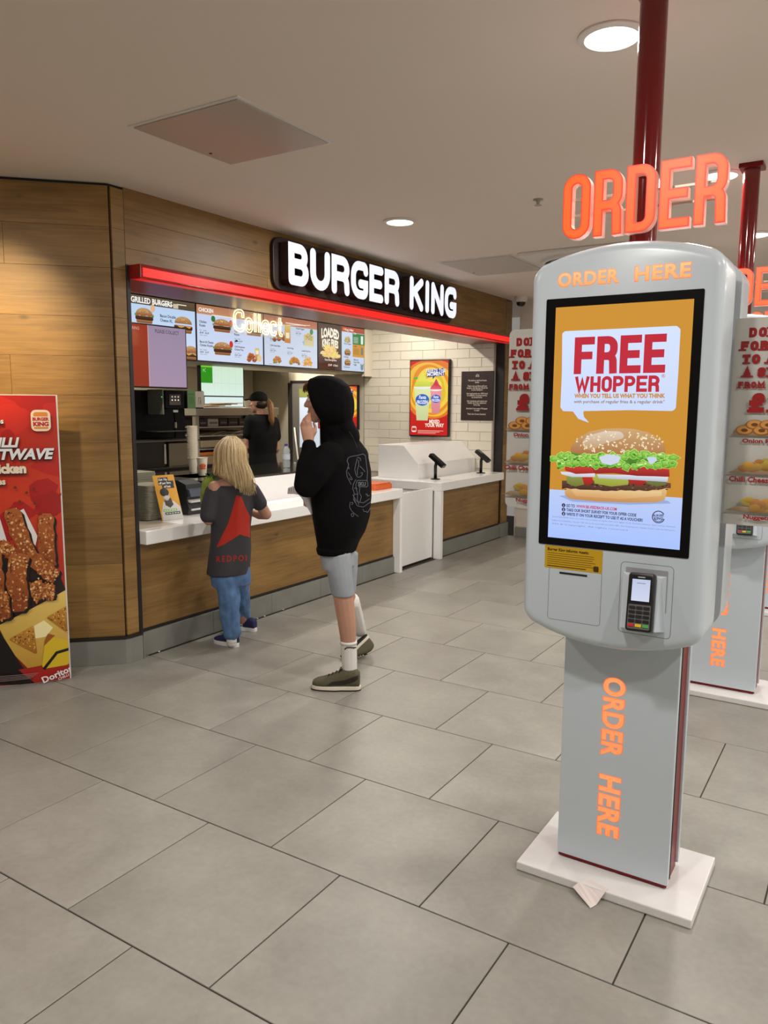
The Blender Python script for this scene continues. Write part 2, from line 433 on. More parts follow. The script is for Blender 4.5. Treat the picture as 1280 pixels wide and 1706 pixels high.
# ------------------------------------------------------------------ lamps
def downlight(x, y, label, watts=LAMP_W, r=.088, col=(1.0, .955, .895)):
    t = thing('downlight', (x, y, CEIL), label, 'light', 'round recessed downlights in the ceiling')
    b = MB(); b.lathe([(r + .022, -.001), (r + .022, -.006), (r + .012, -.012), (r, -.012), (r - .004, 0)], (x, y, CEIL), 40); b.build('trim_ring', M_WHITE, t, 'auto')
    b = MB(); b.lathe([(r - .002, -.004), (r - .004, -.0055), (.001, -.0065)], (x, y, CEIL), 40); b.build('diffuser', M_LAMP, t, 'auto')
    ld = bpy.data.lights.new('downlight_lamp', 'AREA'); ld.shape = 'DISK'; ld.size = 2 * r; ld.energy = watts; ld.color = col
    o = bpy.data.objects.new('downlight_lamp', ld); COL.objects.link(o); o.parent = t; o.location = (0, 0, -.02)
    return t
M_WHITE = mat('white_satin_metal', (225, 222, 216), .35)
M_LAMP = mat('lamp_diffuser', (255, 255, 255), .4, emit=6, ecol=(255, 247, 232))
def spot(x, y, z, tgt, watts, col, size=1.0, blend=.6):
    ld = bpy.data.lights.new('spot_lamp', 'SPOT'); ld.energy = watts; ld.color = col; ld.spot_size = size; ld.spot_blend = blend; ld.shadow_soft_size = .04
    o = bpy.data.objects.new('spot_lamp', ld); COL.objects.link(o); o.location = (x, y, z)
    o.rotation_euler = (Vector(tgt) - Vector((x, y, z))).to_track_quat('-Z', 'Y').to_euler(); return o
# ------------------------------------------------------------------ room shell
XF = -3.715                       # plane of the shop front
M_CEIL = mat('ceiling_paint', (232, 220, 207), .8, bump=.05, bscale=120)
M_WALL = mat('wall_paint', (218, 212, 204), .75, bump=.05, bscale=90)
M_GROUT = mat('floor_grout', (62, 58, 52), .9)
M_BLACK = mat('black_trim', (26, 22, 22), .5)
M_SKIRT = mat('grey_skirting_tile', (128, 128, 122), .45, var=.1, vscale=5)
def struct(b, name, m, parent=None, smooth=False):
    o = b.build(name, m, parent, smooth)
    if not parent: o['kind'] = 'structure'
    return o
XR, YB, YFAR = 4.6, -2.6, 8.6
b = MB(); b.box(-7.6, XR, YB, 10.2, -.1, -.004); FLOOR = struct(b, 'floor', M_GROUT)
def tile_material():
    m = bpy.data.materials.new('floor_tile'); m.use_nodes = True; n, l = nodes(m); bs = n['Principled BSDF']
    tc = n.new('ShaderNodeTexCoord'); oi = n.new('ShaderNodeObjectInfo'); ad = n.new('ShaderNodeVectorMath'); ad.operation = 'MULTIPLY_ADD'
    cx = n.new('ShaderNodeCombineXYZ')
    for k in range(3): l.new(oi.outputs['Random'], cx.inputs[k])
    ad.inputs[1].default_value = (41, 67, 29); l.new(cx.outputs[0], ad.inputs[0]); l.new(tc.outputs['Object'], ad.inputs[2])
    t = n.new('ShaderNodeTexNoise'); t.inputs['Scale'].default_value = 3.2; t.inputs['Detail'].default_value = 9; t.inputs['Roughness'].default_value = .6; l.new(ad.outputs[0], t.inputs['Vector'])
    t2 = n.new('ShaderNodeTexNoise'); t2.inputs['Scale'].default_value = 45; t2.inputs['Detail'].default_value = 5; l.new(ad.outputs[0], t2.inputs['Vector'])
    mx = n.new('ShaderNodeMath'); mx.operation = 'MULTIPLY_ADD'; mx.inputs[1].default_value = .25; l.new(t2.outputs['Fac'], mx.inputs[0])
    m4 = n.new('ShaderNodeMath'); m4.operation = 'MULTIPLY'; m4.inputs[1].default_value = .75; l.new(t.outputs['Fac'], m4.inputs[0]); l.new(m4.outputs[0], mx.inputs[2])
    r = n.new('ShaderNodeValToRGB'); r.color_ramp.elements[0].position = .33; r.color_ramp.elements[1].position = .68
    r.color_ramp.elements[0].color = (*rgb((134, 132, 125)), 1); r.color_ramp.elements[1].color = (*rgb((157, 155, 147)), 1)
    l.new(mx.outputs[0], r.inputs[0])
    rv = n.new('ShaderNodeMapRange'); rv.inputs[3].default_value = .93; rv.inputs[4].default_value = 1.05; l.new(oi.outputs['Random'], rv.inputs[0])
    vs = n.new('ShaderNodeVectorMath'); vs.operation = 'SCALE'; l.new(r.outputs[0], vs.inputs[0]); l.new(rv.outputs[0], vs.inputs['Scale'])
    l.new(vs.outputs[0], bs.inputs['Base Color'])
    rr = n.new('ShaderNodeMapRange'); rr.inputs[3].default_value = .3; rr.inputs[4].default_value = .48; l.new(t.outputs['Fac'], rr.inputs[0]); l.new(rr.outputs[0], bs.inputs['Roughness'])
    bp = n.new('ShaderNodeBump'); bp.inputs['Strength'].default_value = .08; bp.inputs['Distance'].default_value = .002; l.new(t2.outputs['Fac'], bp.inputs['Height']); l.new(bp.outputs[0], bs.inputs['Normal'])
    return m
M_TILE = tile_material()
TU, TX0, TY0 = .6, -1.99344, 1.33543
tb = MB(); tb.bbox(-.2975, .2975, -.2975, .2975, -.008, 0, .0012, 1)
TME = mesh('tile', tb.V, tb.F, M_TILE)
def tile(x0, x1, y0, y1):
    full = abs(x1 - x0 - .6) < 1e-4 and abs(y1 - y0 - .6) < 1e-4
    if full: me = TME
    else:
        q = MB(); hx, hy = (x1 - x0) / 2 - .0025, (y1 - y0) / 2 - .0025; q.bbox(-hx, hx, -hy, hy, -.008, 0, .0012, 1); me = mesh('tile', q.V, q.F, M_TILE)
    o = obj('tile', me, FLOOR); o.location = ((x0 + x1) / 2, (y0 + y1) / 2, 0); return o
def in_view(x, y):
    d = Vector((x, y, 0)) - EYE; z = d.dot(FW)
    if z < .3: return False
    px = 640 + F_PX * d.dot(RT) / z; py = 853 - F_PX * d.dot(UP) / z
    return -420 < px < 1700 and py < 2150
rest = MB()
for j in range(-6, 15):
    y0 = TY0 + j * TU
    if y0 > YFAR: break
    sh = 0 if j % 2 == 0 else .5
    for i in range(-10, 12):
        x0 = TX0 + (i + sh) * TU
        if x0 > XR or x0 + TU < (-3.70 if y0 > 2.6 else -5.2) or y0 < YB: continue
        y1 = min(y0 + TU, YFAR); xa = max(x0, -3.70) if y0 > 2.9 else x0
        if xa > x0 + TU - .03 or y1 - y0 < .03: continue
        if in_view(x0 + .3, y0 + .3): tile(xa, x0 + TU, y0, y1)
        else: rest.bbox(xa + .0025, x0 + TU - .0025, y0 + .0025, y1 - .0025, -.008, 0, .0012, 1)
if rest.V: rest.build('tile_field', M_TILE, FLOOR)['kind'] = 'stuff'
b = MB(); b.box(-7.6, XR, YB, 10.2, CEIL, CEIL + .1); CEILING = struct(b, 'ceiling', M_CEIL)
b = MB(); b.box(-3.62, XR, YFAR, YFAR + .12, 0, CEIL); FARW = struct(b, 'wall_far', M_WALL)
b = MB(); b.box(XR, XR + .12, YB, YFAR + .12, 0, CEIL); struct(b, 'wall_right', M_WALL)
b = MB(); b.box(-5.3, XR + .12, YB - .12, YB, 0, CEIL); struct(b, 'wall_behind', M_WALL)
b = MB(); b.box(-5.42, -5.3, YB - .12, 1.4, 0, CEIL); struct(b, 'wall_left', M_WALL)
# grey skirting on the far wall
b = MB(); b.bbox(-3.6, XR, YFAR - .02, YFAR, .001, .11, .002); struct(b, 'baseboard_far', M_SKIRT)
# ------------------------------------------------------------------ oak front
M_OAK = wood_mat('oak_planks', (116, 86, 44), (158, 122, 68))
M_OAK45 = wood_mat('oak_planks_angled', (116, 86, 44), (158, 122, 68), rot=-PI / 4)
Q = Vector((XF, 2.975, 0)); D45 = Vector((-.7071, -.7071, 0)); N45 = Vector((.7071, -.7071, 0))
def f45(u, v, w): return Q + D45 * u + N45 * w + Vector((0, 0, v))
# left wall at 45 degrees: backing and planks
b = MB(); b.prism([(0, 0), (2.26, 0), (2.26, CEIL), (0, CEIL)], f45, -.12, -.014); WL = struct(b, 'wall_angled', M_BLACK)
b.V[:] = []
zs = [.165]; 
while zs[-1] < CEIL - .03: zs.append(min(CEIL, zs[-1] + (.22 if len(zs) % 3 else .27)))
for k in range(len(zs) - 1):
    cut = [0.004, .55 + .45 * (k % 3) + .1 * math.sin(k * 2.1), 2.26]
    for q in range(2):
        m_ = MB(); m_.prism([(cut[q] + .0006, zs[k] + .0005), (cut[q + 1] - .0006, zs[k] + .0005), (cut[q + 1] - .0006, zs[k + 1] - .0005), (cut[q] + .0006, zs[k + 1] - .0005)], f45, -.014, 0, .0008)
        m_.build('plank', M_OAK45, WL)
# narrow upright to the right of the corner, 2.985..3.095, then the black jamb
b = MB(); b.box(XF - .1, XF - .014, 2.985, 3.075, .165, CEIL); WP = struct(b, 'trim_1', M_BLACK)
for k in range(len(zs) - 1):
    m_ = MB(); m_.bbox(XF - .014, XF, 2.989, 3.075, zs[k] + .0005, zs[k + 1] - .0005, .0008, 1); m_.build('plank', M_OAK, WP)
b = MB(); b.bbox(XF - .16, XF + .004, 3.076, 3.102, .15, 2.33, .002); struct(b, 'trim_2', M_BLACK)
# skirting at the foot of the left wall and the corner, with steel edge
b = MB(); sk = [f45(2.2, 0, .03), f45(0, 0, .03), Vector((XF + .03, 2.99, 0)), Vector((XF + .03, 3.075, 0))]
pts = [(p.x, p.y) for p in sk] + [(XF - .05, 3.075), (XF - .05, 2.98), tuple(f45(2.2, 0, -.05)[:2])]
b.prism(pts, lambda u, v, w: Vector((u, v, w)), .001, .15); struct(b, 'baseboard_left', M_SKIRT)
b = MB(); b.prism([(p[0] + (.001 if i < 4 else 0), p[1]) for i, p in enumerate(pts)], lambda u, v, w: Vector((u, v, w)), .15, .165); struct(b, 'trim_3', M_BLACK)
b = MB(); b.bbox(XF + .0, XF + .034, 3.076, 3.086, .001, .15, .001); struct(b, 'trim_4', mat('brushed_edge_trim', (170, 170, 166), .3, metal=.9))
# fascia above the opening
b = MB(); b.box(XF - .24, XF - .014, 3.076, 8.42, 2.27, CEIL); FA = struct(b, 'wall_fascia', M_BLACK)
rows = [(2.27, 2.42), (2.42, 2.58), (2.58, CEIL)]
for k, (z0, z1) in enumerate(rows):
    cuts = [2.989 if 0 else 3.077, 4.3 + .3 * k, 5.6 - .25 * k, 6.9 + .2 * k, 8.42]
    for q in range(4):
        m_ = MB(); m_.bbox(XF - .014, XF, cuts[q] + .0006, cuts[q + 1] - .0006, z0 + .0005, z1 - .0005, .0008, 1); m_.build('plank', M_OAK, FA)
# pilaster at the far end
b = MB(); b.box(XF - .11, XF - .012, 8.40, 8.598, .16, CEIL); PL_ = struct(b, 'wall_pilaster', M_BLACK)
for k in range(len(zs) - 1):
    m_ = MB(); m_.bbox(XF - .012, XF, 8.425, 8.596, zs[k] + .0005, zs[k + 1] - .0005, .0008, 1); m_.build('plank', M_OAK, PL_)
b = MB(); b.bbox(XF - .11, XF + .003, 8.395, 8.424, .78, 2.27, .002); struct(b, 'trim_5', M_BLACK)
b = MB(); b.bbox(XF - .05, XF + .02, 8.40, 8.598, .001, .16, .002); struct(b, 'baseboard_pilaster', M_SKIRT)
# red strip light under the fascia
M_RED = mat('red_gloss', (150, 10, 12), .12, coat=.6)
M_REDGLOW = mat('red_light_strip', (90, 8, 6), .3, emit=1.1, ecol=(252, 32, 28))
t = thing('light_strip', (XF, 3.095, 2.25), 'long glowing red light strip under the wooden fascia', 'light')
b = MB(); b.bbox(XF, XF + .1, 3.095, 8.40, 2.25, 2.328, .004); b.build('housing', M_RED, t)
b = MB(); b.bbox(XF + .1, XF + .104, 3.11, 8.39, 2.258, 2.308, .002, 1); b.build('lit_face', M_REDGLOW, t)
b = MB(); b.bbox(XF + .02, XF + .08, 3.11, 8.39, 2.246, 2.25, .001, 1); b.build('lit_underside', mat('red_light_underside', (90, 8, 6), .3, emit=.55, ecol=(240, 24, 18)), t)
# glossy soffit behind the strip
M_SOFFIT = mat('glossy_soffit', (124, 44, 36), .3, spec=.25)
b = MB(); b.box(XF - .42, XF, 3.08, 8.40, 2.252, 2.27); struct(b, 'trim_6', M_SOFFIT)
# ------------------------------------------------------------------ white metro tile side wall of the kitchen (Y = 8.35)
YW = 8.36
M_METRO = mat('white_metro_tile', (222, 216, 202), .18, var=.03, vscale=3)
M_METG = mat('tile_grout', (176, 168, 152), .9)
b = MB(); b.box(-7.6, XF - .1, YW, YW + .1, 0, CEIL); KW = struct(b, 'wall_kitchen', M_METG)
PZ, PX = .1075, .315
hb = MB(); hb.bbox(-PX / 2 + .0015, PX / 2 - .0015, -.008, 0, -PZ / 2 + .0015, PZ / 2 - .0015, .003, 1)
BME = mesh('brick', hb.V, hb.F, M_METRO)
for k in range(18):
    z = .70 + PZ * (k + .5)
    if z > 2.66: break
    x = XF - .105 + (0 if k % 2 else PX / 2)
    while x > -5.61:
        x1, x0 = min(x, XF - .11), max(x - PX, -5.62)
        if x1 - x0 > PX - .001: o = obj('brick', BME, KW); o.location = (x - PX / 2, YW, z)
        elif x1 - x0 > .03:
            q = MB(); h = (x1 - x0) / 2; q.bbox(-h + .0015, h - .0015, -.008, 0, -PZ / 2 + .0015, PZ / 2 - .0015, .003, 1)
            o = obj('brick', mesh('brick', q.V, q.F, M_METRO), KW); o.location = ((x0 + x1) / 2, YW, z)
        x -= PX
for k in range(10):
    z = .115 + PZ * (k + .5)
    for q in range(4):
        x = -3.44 + PX * q + (PX / 2 if k % 2 else 0); o = obj('brick', BME, FARW); o.location = (x, YFAR, z)
# ------------------------------------------------------------------ kitchen shell
M_STEEL = mat('brushed_steel', (168, 162, 146), .32, metal=.4, bump=.03, bscale=30, vstretch=(1, 1, 30))
M_STEELD = mat('dark_steel', (96, 92, 84), .35, metal=.85, var=.1, vscale=4)
b = MB(); b.box(-7.6, -7.5, 3.1, 10.2, 0, CEIL); struct(b, 'wall_kitchen_back', mat('kitchen_wall', (170, 160, 138), .5))
b = MB(); b.box(-7.5, XF - .16, 3.06, 3.10, 0, CEIL); struct(b, 'wall_kitchen_side', mat('kitchen_dark_wall', (60, 54, 48), .6))
# ------------------------------------------------------------------ ceiling fittings
k = 0
LN = {(-.85, 2.72): 'large bright downlight beside the red pole of the nearest kiosk', (-2.8, 4.58): 'small bright downlight in the ceiling in front of the restaurant sign',
      (-.82, 4.56): 'bright downlight seen behind the last letter of the orange sign', (-.85, 6.2): 'downlight at the right edge beside the second red pole'}
for p, lb in LN.items(): downlight(p[0], p[1], lb)
for x in (-2.8, -.85, 1.1, 3.05):
    for y in (.85, 2.72, 4.58, 6.3):
        if (x, y) in ((-2.8, 2.72), (-2.8, 4.58), (-.85, 2.72), (-.85, 4.58), (-.85, 6.3), (-2.8, 6.3)): continue
        downlight(x, y, 'round downlight in the ceiling outside the picture', LAMP_W)
ws = thing('spotlight', (-3.135, 1.435, CEIL), 'warm ceiling spotlight aimed at the angled wooden wall, outside the picture', 'light')
b = MB(); b.lathe([(.05, 0), (.05, -.03), (.042, -.035)], (-3.135, 1.435, CEIL), 24); b.build('housing', M_WHITE, ws, 'auto')
sp_ = spot(-3.135, 1.435, CEIL - .05, f45(.66, 1.85, 0), 330, (1.0, .72, .36), .75, 1.0); sp_.parent = ws; sp_.location = (0, 0, -.05)
# loft hatch with a glossy lacquer
def hatch(x0, x1, y0, y1, label, m):
    t = thing('access_panel', ((x0 + x1) / 2, (y0 + y1) / 2, CEIL), label, 'panel')
    b = MB(); b.prism([(x0, y0), (x1, y0), (x1, y1), (x0, y1)], lambda u, v, w: Vector((u, v, CEIL - w)), 0, .004)
    b.build('frame', M_WHITE, t)
    b = MB(); e = .018; b.bbox(x0 + e, x1 - e, y0 + e, y1 - e, CEIL - .009, CEIL - .004, .001, 1); b.build('door', m, t)
    b = MB(); b.lathe([(.008, 0), (.008, -.002)], (x0 + .06, y1 - .2, CEIL - .009), 12); b.build('lock', M_BLACK, t)
hatch(-2.9, -2.25, 2.44, 3.085, 'square shiny access panel in the ceiling reflecting a warm glow', mat('hatch_lacquer', (186, 178, 166), .26, spec=.9))
hatch(-3.3, -2.62, 6.0, 6.8, 'flat square access panel beside the air conditioning vent', mat('hatch_paint', (196, 190, 180), .6))
# air conditioning cassette
t = thing('air_conditioning_vent', (-2.12, 6.42, CEIL), 'square ceiling air conditioning vent with round dark slot', 'vent')
b = MB(); b.bbox(-2.56, -1.68, 5.98, 6.86, CEIL - .03, CEIL, .008); b.build('panel', M_WHITE, t)
for r0, r1, z in ((.38, .35, -.052), (.30, .27, -.056)):
    b = MB(); b.lathe([(r0, -.03), (r0, z), (r1, z), (r1, -.03)], (-2.12, 6.42, CEIL), 48); b.build('ring', M_WHITE, t, 'auto')
b = MB(); b.lathe([(.345, -.0305), (.345, -.034), (.3, -.034), (.3, -.0305)], (-2.12, 6.42, CEIL), 48); b.build('slot', M_BLACK, t, 'auto')
b = MB(); b.lathe([(.26, -.03), (.26, -.05), (.02, -.056)], (-2.12, 6.42, CEIL), 48); b.build('grille', mat('vent_grille', (150, 145, 136), .5), t, 'auto')
# sprinkler
t = thing('sprinkler', (-1.815, 4.534, CEIL), 'tiny fire sprinkler on the ceiling left of the orange sign', 'sprinkler')
b = MB(); b.lathe([(.03, 0), (.03, -.004), (.012, -.007), (.008, -.03), (.022, -.032), (.022, -.034)], (-1.815, 4.534, CEIL), 20); b.build('head', M_STEEL, t, 'auto')
# CCTV dome
t = thing('security_camera', (-3.50, 8.33, CEIL), 'small dome security camera high in the far corner', 'camera')
b = MB(); b.lathe([(.07, 0), (.07, -.05), (.06, -.06)], (-3.50, 8.33, CEIL), 24); b.build('mount', M_WHITE, t, 'auto')
b = MB(); b.lathe([(.05, -.06), (.048, -.08), (.035, -.1), (.015, -.108)], (-3.50, 8.33, CEIL), 24); b.build('dome', mat('smoked_dome', (18, 18, 20), .08), t, 'auto')
# ------------------------------------------------------------------ shop sign
M_SIGNW = mat('sign_white_light', (120, 120, 120), .4, emit=1.0, ecol=(240, 243, 255))
M_SIGNS = mat('sign_letter_side', (60, 42, 36), .5)
M_BROWN = mat('sign_brown', (44, 28, 26), .45)
def fX(X):  return lambda u, v, w: Vector((X + w, u, v))         # faces +X, u = Y, v = Z
def fY(Y):  return lambda u, v, w: Vector((u, Y - w, v))         # faces -Y, u = X, v = Z
t = thing('shop_sign', (XF, 5.7, 2.37), 'large white illuminated restaurant name sign on the wooden fascia', 'sign')
text = 'BURGER KING'; LH, LWd, HW = .292, .212, .0345
adv, sp = .018, .145; wd = {'I': .1, 'E': .195, 'U': .225, 'R': .218, 'N': .225, 'G': .225, 'K': .225}
tot = sum((sp if c == ' ' else wd.get(c, LWd)) + (0 if c == ' ' else adv) for c in text) - adv
y0 = 4.405; k = 2.575 / tot
wd = {c: v * k for c, v in wd.items()}; LWd *= k; adv *= k; sp *= k
# brown contour box behind the letters
b = MB(); b.prism(rounded([(y0 - .07, 2.35), (y0 + 2.64, 2.35), (y0 + 2.64, 2.715), (y0 - .075, 2.715)], .08, True, 6), fX(XF), 0, .028, .006); b.build('backing', M_BROWN, t)
letters3d('BURGER KING', y0, 2.385, LH, adv, LWd, HW, fX(XF + .03), .075, 'letter', [M_SIGNW, M_SIGNS], t, .42, True, sp, wd)
# ------------------------------------------------------------------ neon word
M_NEON = mat('warm_neon', (255, 240, 200), .3, emit=3.4, ecol=(255, 218, 146))
M_ACR = mat('clear_acrylic', (235, 240, 240), .05, alpha=.12)
t = thing('neon_sign', (-4.3, 4.87, 2.1), 'glowing warm white neon word hanging under the soffit', 'sign')
nx = 4.575; wds = {'C': .118, 'o': .086, 'l': .036, 'e': .086, 'c': .082, 't': .072}
for ch in 'Collect':
    w = wds[ch]
    for cl, pts in glyph(ch, w, .17, .012, .5):
        L_, R_ = strip(pts, cl == 1, .0105)
        runs = [(L_, True), (R_, True)] if cl == 1 else [(L_ + R_[::-1], True)]
        for run, c_ in runs: b = MB(); b.tube([(-4.3, nx + v.x, 2.105 + v.y) for v in run], .0034, 7, c_); b.build('neon_tube', M_NEON, t, True)
    nx += w + .013
b = MB(); b.box(-4.318, -4.314, 4.55, 5.17, 2.085, 2.285); b.build('back_plate', M_ACR, t)
for y in (4.66, 5.0):
    b = MB(); b.tube([(-4.316, y, 2.28), (-4.316, y, CEIL)], .002, 6); b.build('hanging_wire', M_STEEL, t)
b = MB(); b.tube([(-4.316, 4.60, 2.28), (-4.316, 4.57, 2.33), (-4.33, 4.60, 2.37), (-4.36, 4.68, 2.385), (-4.4, 4.7, CEIL)], .004, 6); b.build('cable', M_BLACK, t)
# ------------------------------------------------------------------ menu boards
M_SCR = attr_mat('screen_picture', emit=1.0, rough=.12)
M_PRINT = attr_mat('print', rough=.35)
M_BEZ = mat('screen_bezel', (12, 12, 13), .3)
M_BULK = mat('menu_bulkhead', (186, 176, 156), .55)
XM = -5.5
b = MB(); b.box(-6.1, XM - .05, 3.1, 8.351, 1.93, CEIL); struct(b, 'trim_7', M_BULK)
b = MB(); b.bbox(XM - .05, XM + .03, 3.1, 8.351, 2.482, 2.55, .003); struct(b, 'trim_8', M_BULK)
b = MB(); b.bbox(XM - .05, XM + .005, 8.18, 8.351, 1.9, 2.482, .003); struct(b, 'trim_9', mat('bulkhead_cheek', (222, 214, 198), .5))
def food_burger(p, cx, cy, w, seed=0, cheese=True, lettuce=True, hk=.62):
    """small printed burger, cy is its base"""
    r = random.Random(seed); h = w * hk
    p.poly(rrect(cx - w * .42, cx + w * .42, cy, cy + h * .26, h * .1), (176, 120, 66), (120, 74, 36)); p.up()
    p.poly(rrect(cx - w * .47, cx + w * .47, cy + h * .2, cy + h * .46, h * .1), (84, 48, 30), (44, 24, 18)); p.up()
    if cheese: p.poly([(cx - w * .45, cy + h * .44), (cx + w * .45, cy + h * .44), (cx + w * .3, cy + h * .3), (cx + w * .1, cy + h * .42), (cx - w * .15, cy + h * .28), (cx - w * .3, cy + h * .42)], (206, 156, 70)); p.up()
    if lettuce:
        up_ = [(cx - w * .5 + w * k / 12, cy + h * (.58 + .06 * r.random())) for k in range(13)]; lo = [(cx + w * .5 - w * k / 12, cy + h * (.42 + .08 * r.random())) for k in range(13)]
        p.poly(lo[::-1] + up_[::-1], (112, 160, 60), (70, 120, 40)); p.up()
        p.rect(cx - w * .4, cx + w * .4, cy + h * .5, cy + h * .56, (200, 60, 44)); p.up()
    p.poly(ell(cx, cy + h * .56, w * .44, h * .44, 18, 0, PI), (196, 154, 104), (150, 102, 58)); p.up()
    for k in range(14):
        a = r.uniform(.3, PI - .3); q = r.uniform(.4, .9); p.poly(ell(cx + w * .4 * q * math.cos(a), cy + h * .6 + h * .36 * q * math.sin(a), w * .014, w * .009, 6), (246, 226, 184))
    p.up(-5 if lettuce and cheese else -4)
def food_pile(p, cx, cy, w, h, c1, c2, n, seed, stick=True):
    r = random.Random(seed)
    for k in range(n):
        q = r.random(); x = cx + (r.random() - .5) * w * (1 - .6 * q); y = cy + h * q * .85; a = r.uniform(0, PI); c = [c1[i] + (c2[i] - c1[i]) * r.random() for i in range(3)]
        p.lv += .2
        if stick:
            l_, t_ = w * .2, w * .032; dx, dy = math.cos(a), math.sin(a) * .6
            p.poly([(x - dx * l_ + dy * t_, y - dy * l_ - dx * t_), (x + dx * l_ + dy * t_, y + dy * l_ - dx * t_), (x + dx * l_ - dy * t_, y + dy * l_ + dx * t_), (x - dx * l_ - dy * t_, y - dy * l_ + dx * t_)], tuple(int(v) for v in c))
        else:
            s_ = w * r.uniform(.12, .18); g = [(x + s_ * math.cos(2 * PI * i / 9) * r.uniform(.8, 1.15), y + s_ * .7 * math.sin(2 * PI * i / 9) * r.uniform(.8, 1.15)) for i in range(9)]
            p.poly(g, tuple(int(v) for v in c), tuple(int(v * .7) for v in c))
    p.lv = math.ceil(p.lv)
def price_block(p, x, y, title, s=.03, sub=True):
    for k, l in enumerate(title.split('|')): p.text(l, x, y - k * s * 1.05, s, (20, 24, 34), .02, sx=.9)
    n = len(title.split('|'))
    if sub:
        p.text('Meal    Regular', x, y - s * (n + .3), s * .5, (40, 44, 54))
        p.text('£8.49   £6.29', x, y - s * (n + 1.1), s * .72, (20, 24, 34), .02)
        p.text('1040kcal  625kcal', x, y - s * (n + 1.7), s * .42, (60, 64, 74))
BLUE = (196, 212, 238)
def menu_board(y0, y1, label, draw):
    t = thing('menu_screen', (XM, (y0 + y1) / 2, 1.945), label, 'screen', 'row of menu screens above the kitchen')
    b = MB(); b.bbox(XM - .05, XM, y0, y1, 1.945, 2.48, .004); b.build('casing', M_BEZ, t)
    e = .009; w, h = y1 - y0 - 2 * e, .535 - 2 * e
    p = Pic(lambda u, v, k: Vector((XM + .0006 + k, y0 + e + u, 1.945 + e + v)), clip=(0, w, 0, h))
    draw(p, w, h); p.build('picture', M_SCR, t); return t
def draw1(p, w, h):
    p.rect(0, w, 0, h - .075, (186, 210, 240), (206, 222, 246)); p.rect(0, w, h - .075, h, (96, 80, 60), (84, 70, 52)); p.up()
    p.text('GRILLED BURGERS', .185, h - .062, .066, (248, 248, 244), .03, sx=.85); p.rect(.44, .66, h - .05, h - .045, (250, 244, 220)); p.rect(.7, .82, h - .035, h - .028, (250, 244, 220)); p.rect(.66, .72, h - .07, h - .03, (200, 190, 160))
    food_burger(p, .325, .285, .21, 1, False); p.up(); p.poly(ell(.42, .42, .026, .034), (222, 178, 140))
    food_burger(p, .775, .235, .24, 2, True, False); price_block(p, .5, .355, 'Bacon Double|Cheese XL', .036)
    food_burger(p, .86, .0, .2, 3)
def draw2(p, w, h):
    p.rect(0, w, 0, h - .085, (198, 210, 238), (206, 218, 240)); p.rect(0, w, h - .085, h, (176, 118, 84), (196, 142, 104)); p.up()
    p.text('CHICKEN', .025, h - .062, .05, (250, 246, 238), .03, sx=.9); p.rect(.2, .5, h - .085, h - .078, (252, 240, 214))
    food_burger(p, .335, .285, .26, 4, False, True, .48); p.poly(ell(.215, .40, .028, .03), (54, 112, 62)); p.poly(ell(.455, .375, .026, .034), (206, 52, 44))
    food_burger(p, .335, .065, .26, 5, False, True, .48); p.poly(ell(.455, .175, .026, .034), (206, 52, 44))
    food_burger(p, .79, .285, .25, 6, False, True, .48)
    price_block(p, .03, .35, 'Chicken|Royale', .032); price_block(p, .03, .165, 'Bacon & Cheese|Chicken Royale', .03); price_block(p, .5, .30, 'Vegan|Royale', .03)
    price_block(p, .5, .15, 'Chilli Heatwave|Chicken Fries', .026); p.poly([(.5, .2), (.53, .23), (.56, .21), (.53, .205)], (30, 36, 48))
    food_pile(p, .75, .03, .16, .08, (170, 84, 46), (206, 120, 60), 26, 7, False); p.rect(.8, .865, .045, .165, (214, 196, 120), (186, 120, 60)); p.up(); p.rect(.81, .855, .1, .14, (240, 230, 200)); p.poly(ell(.865, .06, .035, .035), (226, 196, 140))
def draw3(p, w, h):
    p.rect(0, w, 0, h - .085, (194, 206, 226), (206, 216, 234)); p.rect(0, w, h - .085, h, (172, 104, 78), (186, 124, 96)); p.up()
    p.rect(.35, .7, h - .06, h - .052, (252, 240, 220)); p.poly([(.3, h - .085), (.78, h - .05), (.78, h - .045), (.3, h - .08)], (252, 240, 220))
    food_pile(p, .24, .27, .2, .09, (168, 92, 50), (190, 120, 76), 24, 8, False); p.rect(.33, .43, .25, .44, (214, 188, 110), (190, 120, 60)); p.up(); p.rect(.35, .41, .3, .36, (238, 226, 190))
    p.rect(.66, .84, .24, .36, (196, 186, 130), (214, 200, 150)); food_pile(p, .75, .32, .15, .06, (206, 180, 110), (226, 206, 140), 20, 9, False); p.poly(ell(.8, .4, .03, .032), (70, 140, 70)); p.poly([(.63, .28), (.66, .24), (.68, .3)], (150, 180, 220))
    price_block(p, .09, .33, ' ', .03); price_block(p, .09, .2, 'Chilli Cheese Bites', .024); price_block(p, .37, .19, 'Onion Rings', .024); price_block(p, .62, .175, 'Loaded King Fries', .024); price_block(p, .52, .41, 'Chicken Nuggets', .024)
    food_pile(p, .2, .035, .15, .06, (190, 130, 60), (222, 170, 90), 22, 10, False); food_pile(p, .49, .035, .17, .08, (190, 120, 40), (226, 160, 70), 40, 11, False); food_pile(p, .72, .03, .18, .09, (206, 140, 40), (232, 184, 90), 46, 12)
    p.text('Adults need around 2000 kcal a day', .06, .012, .012, (80, 84, 94))
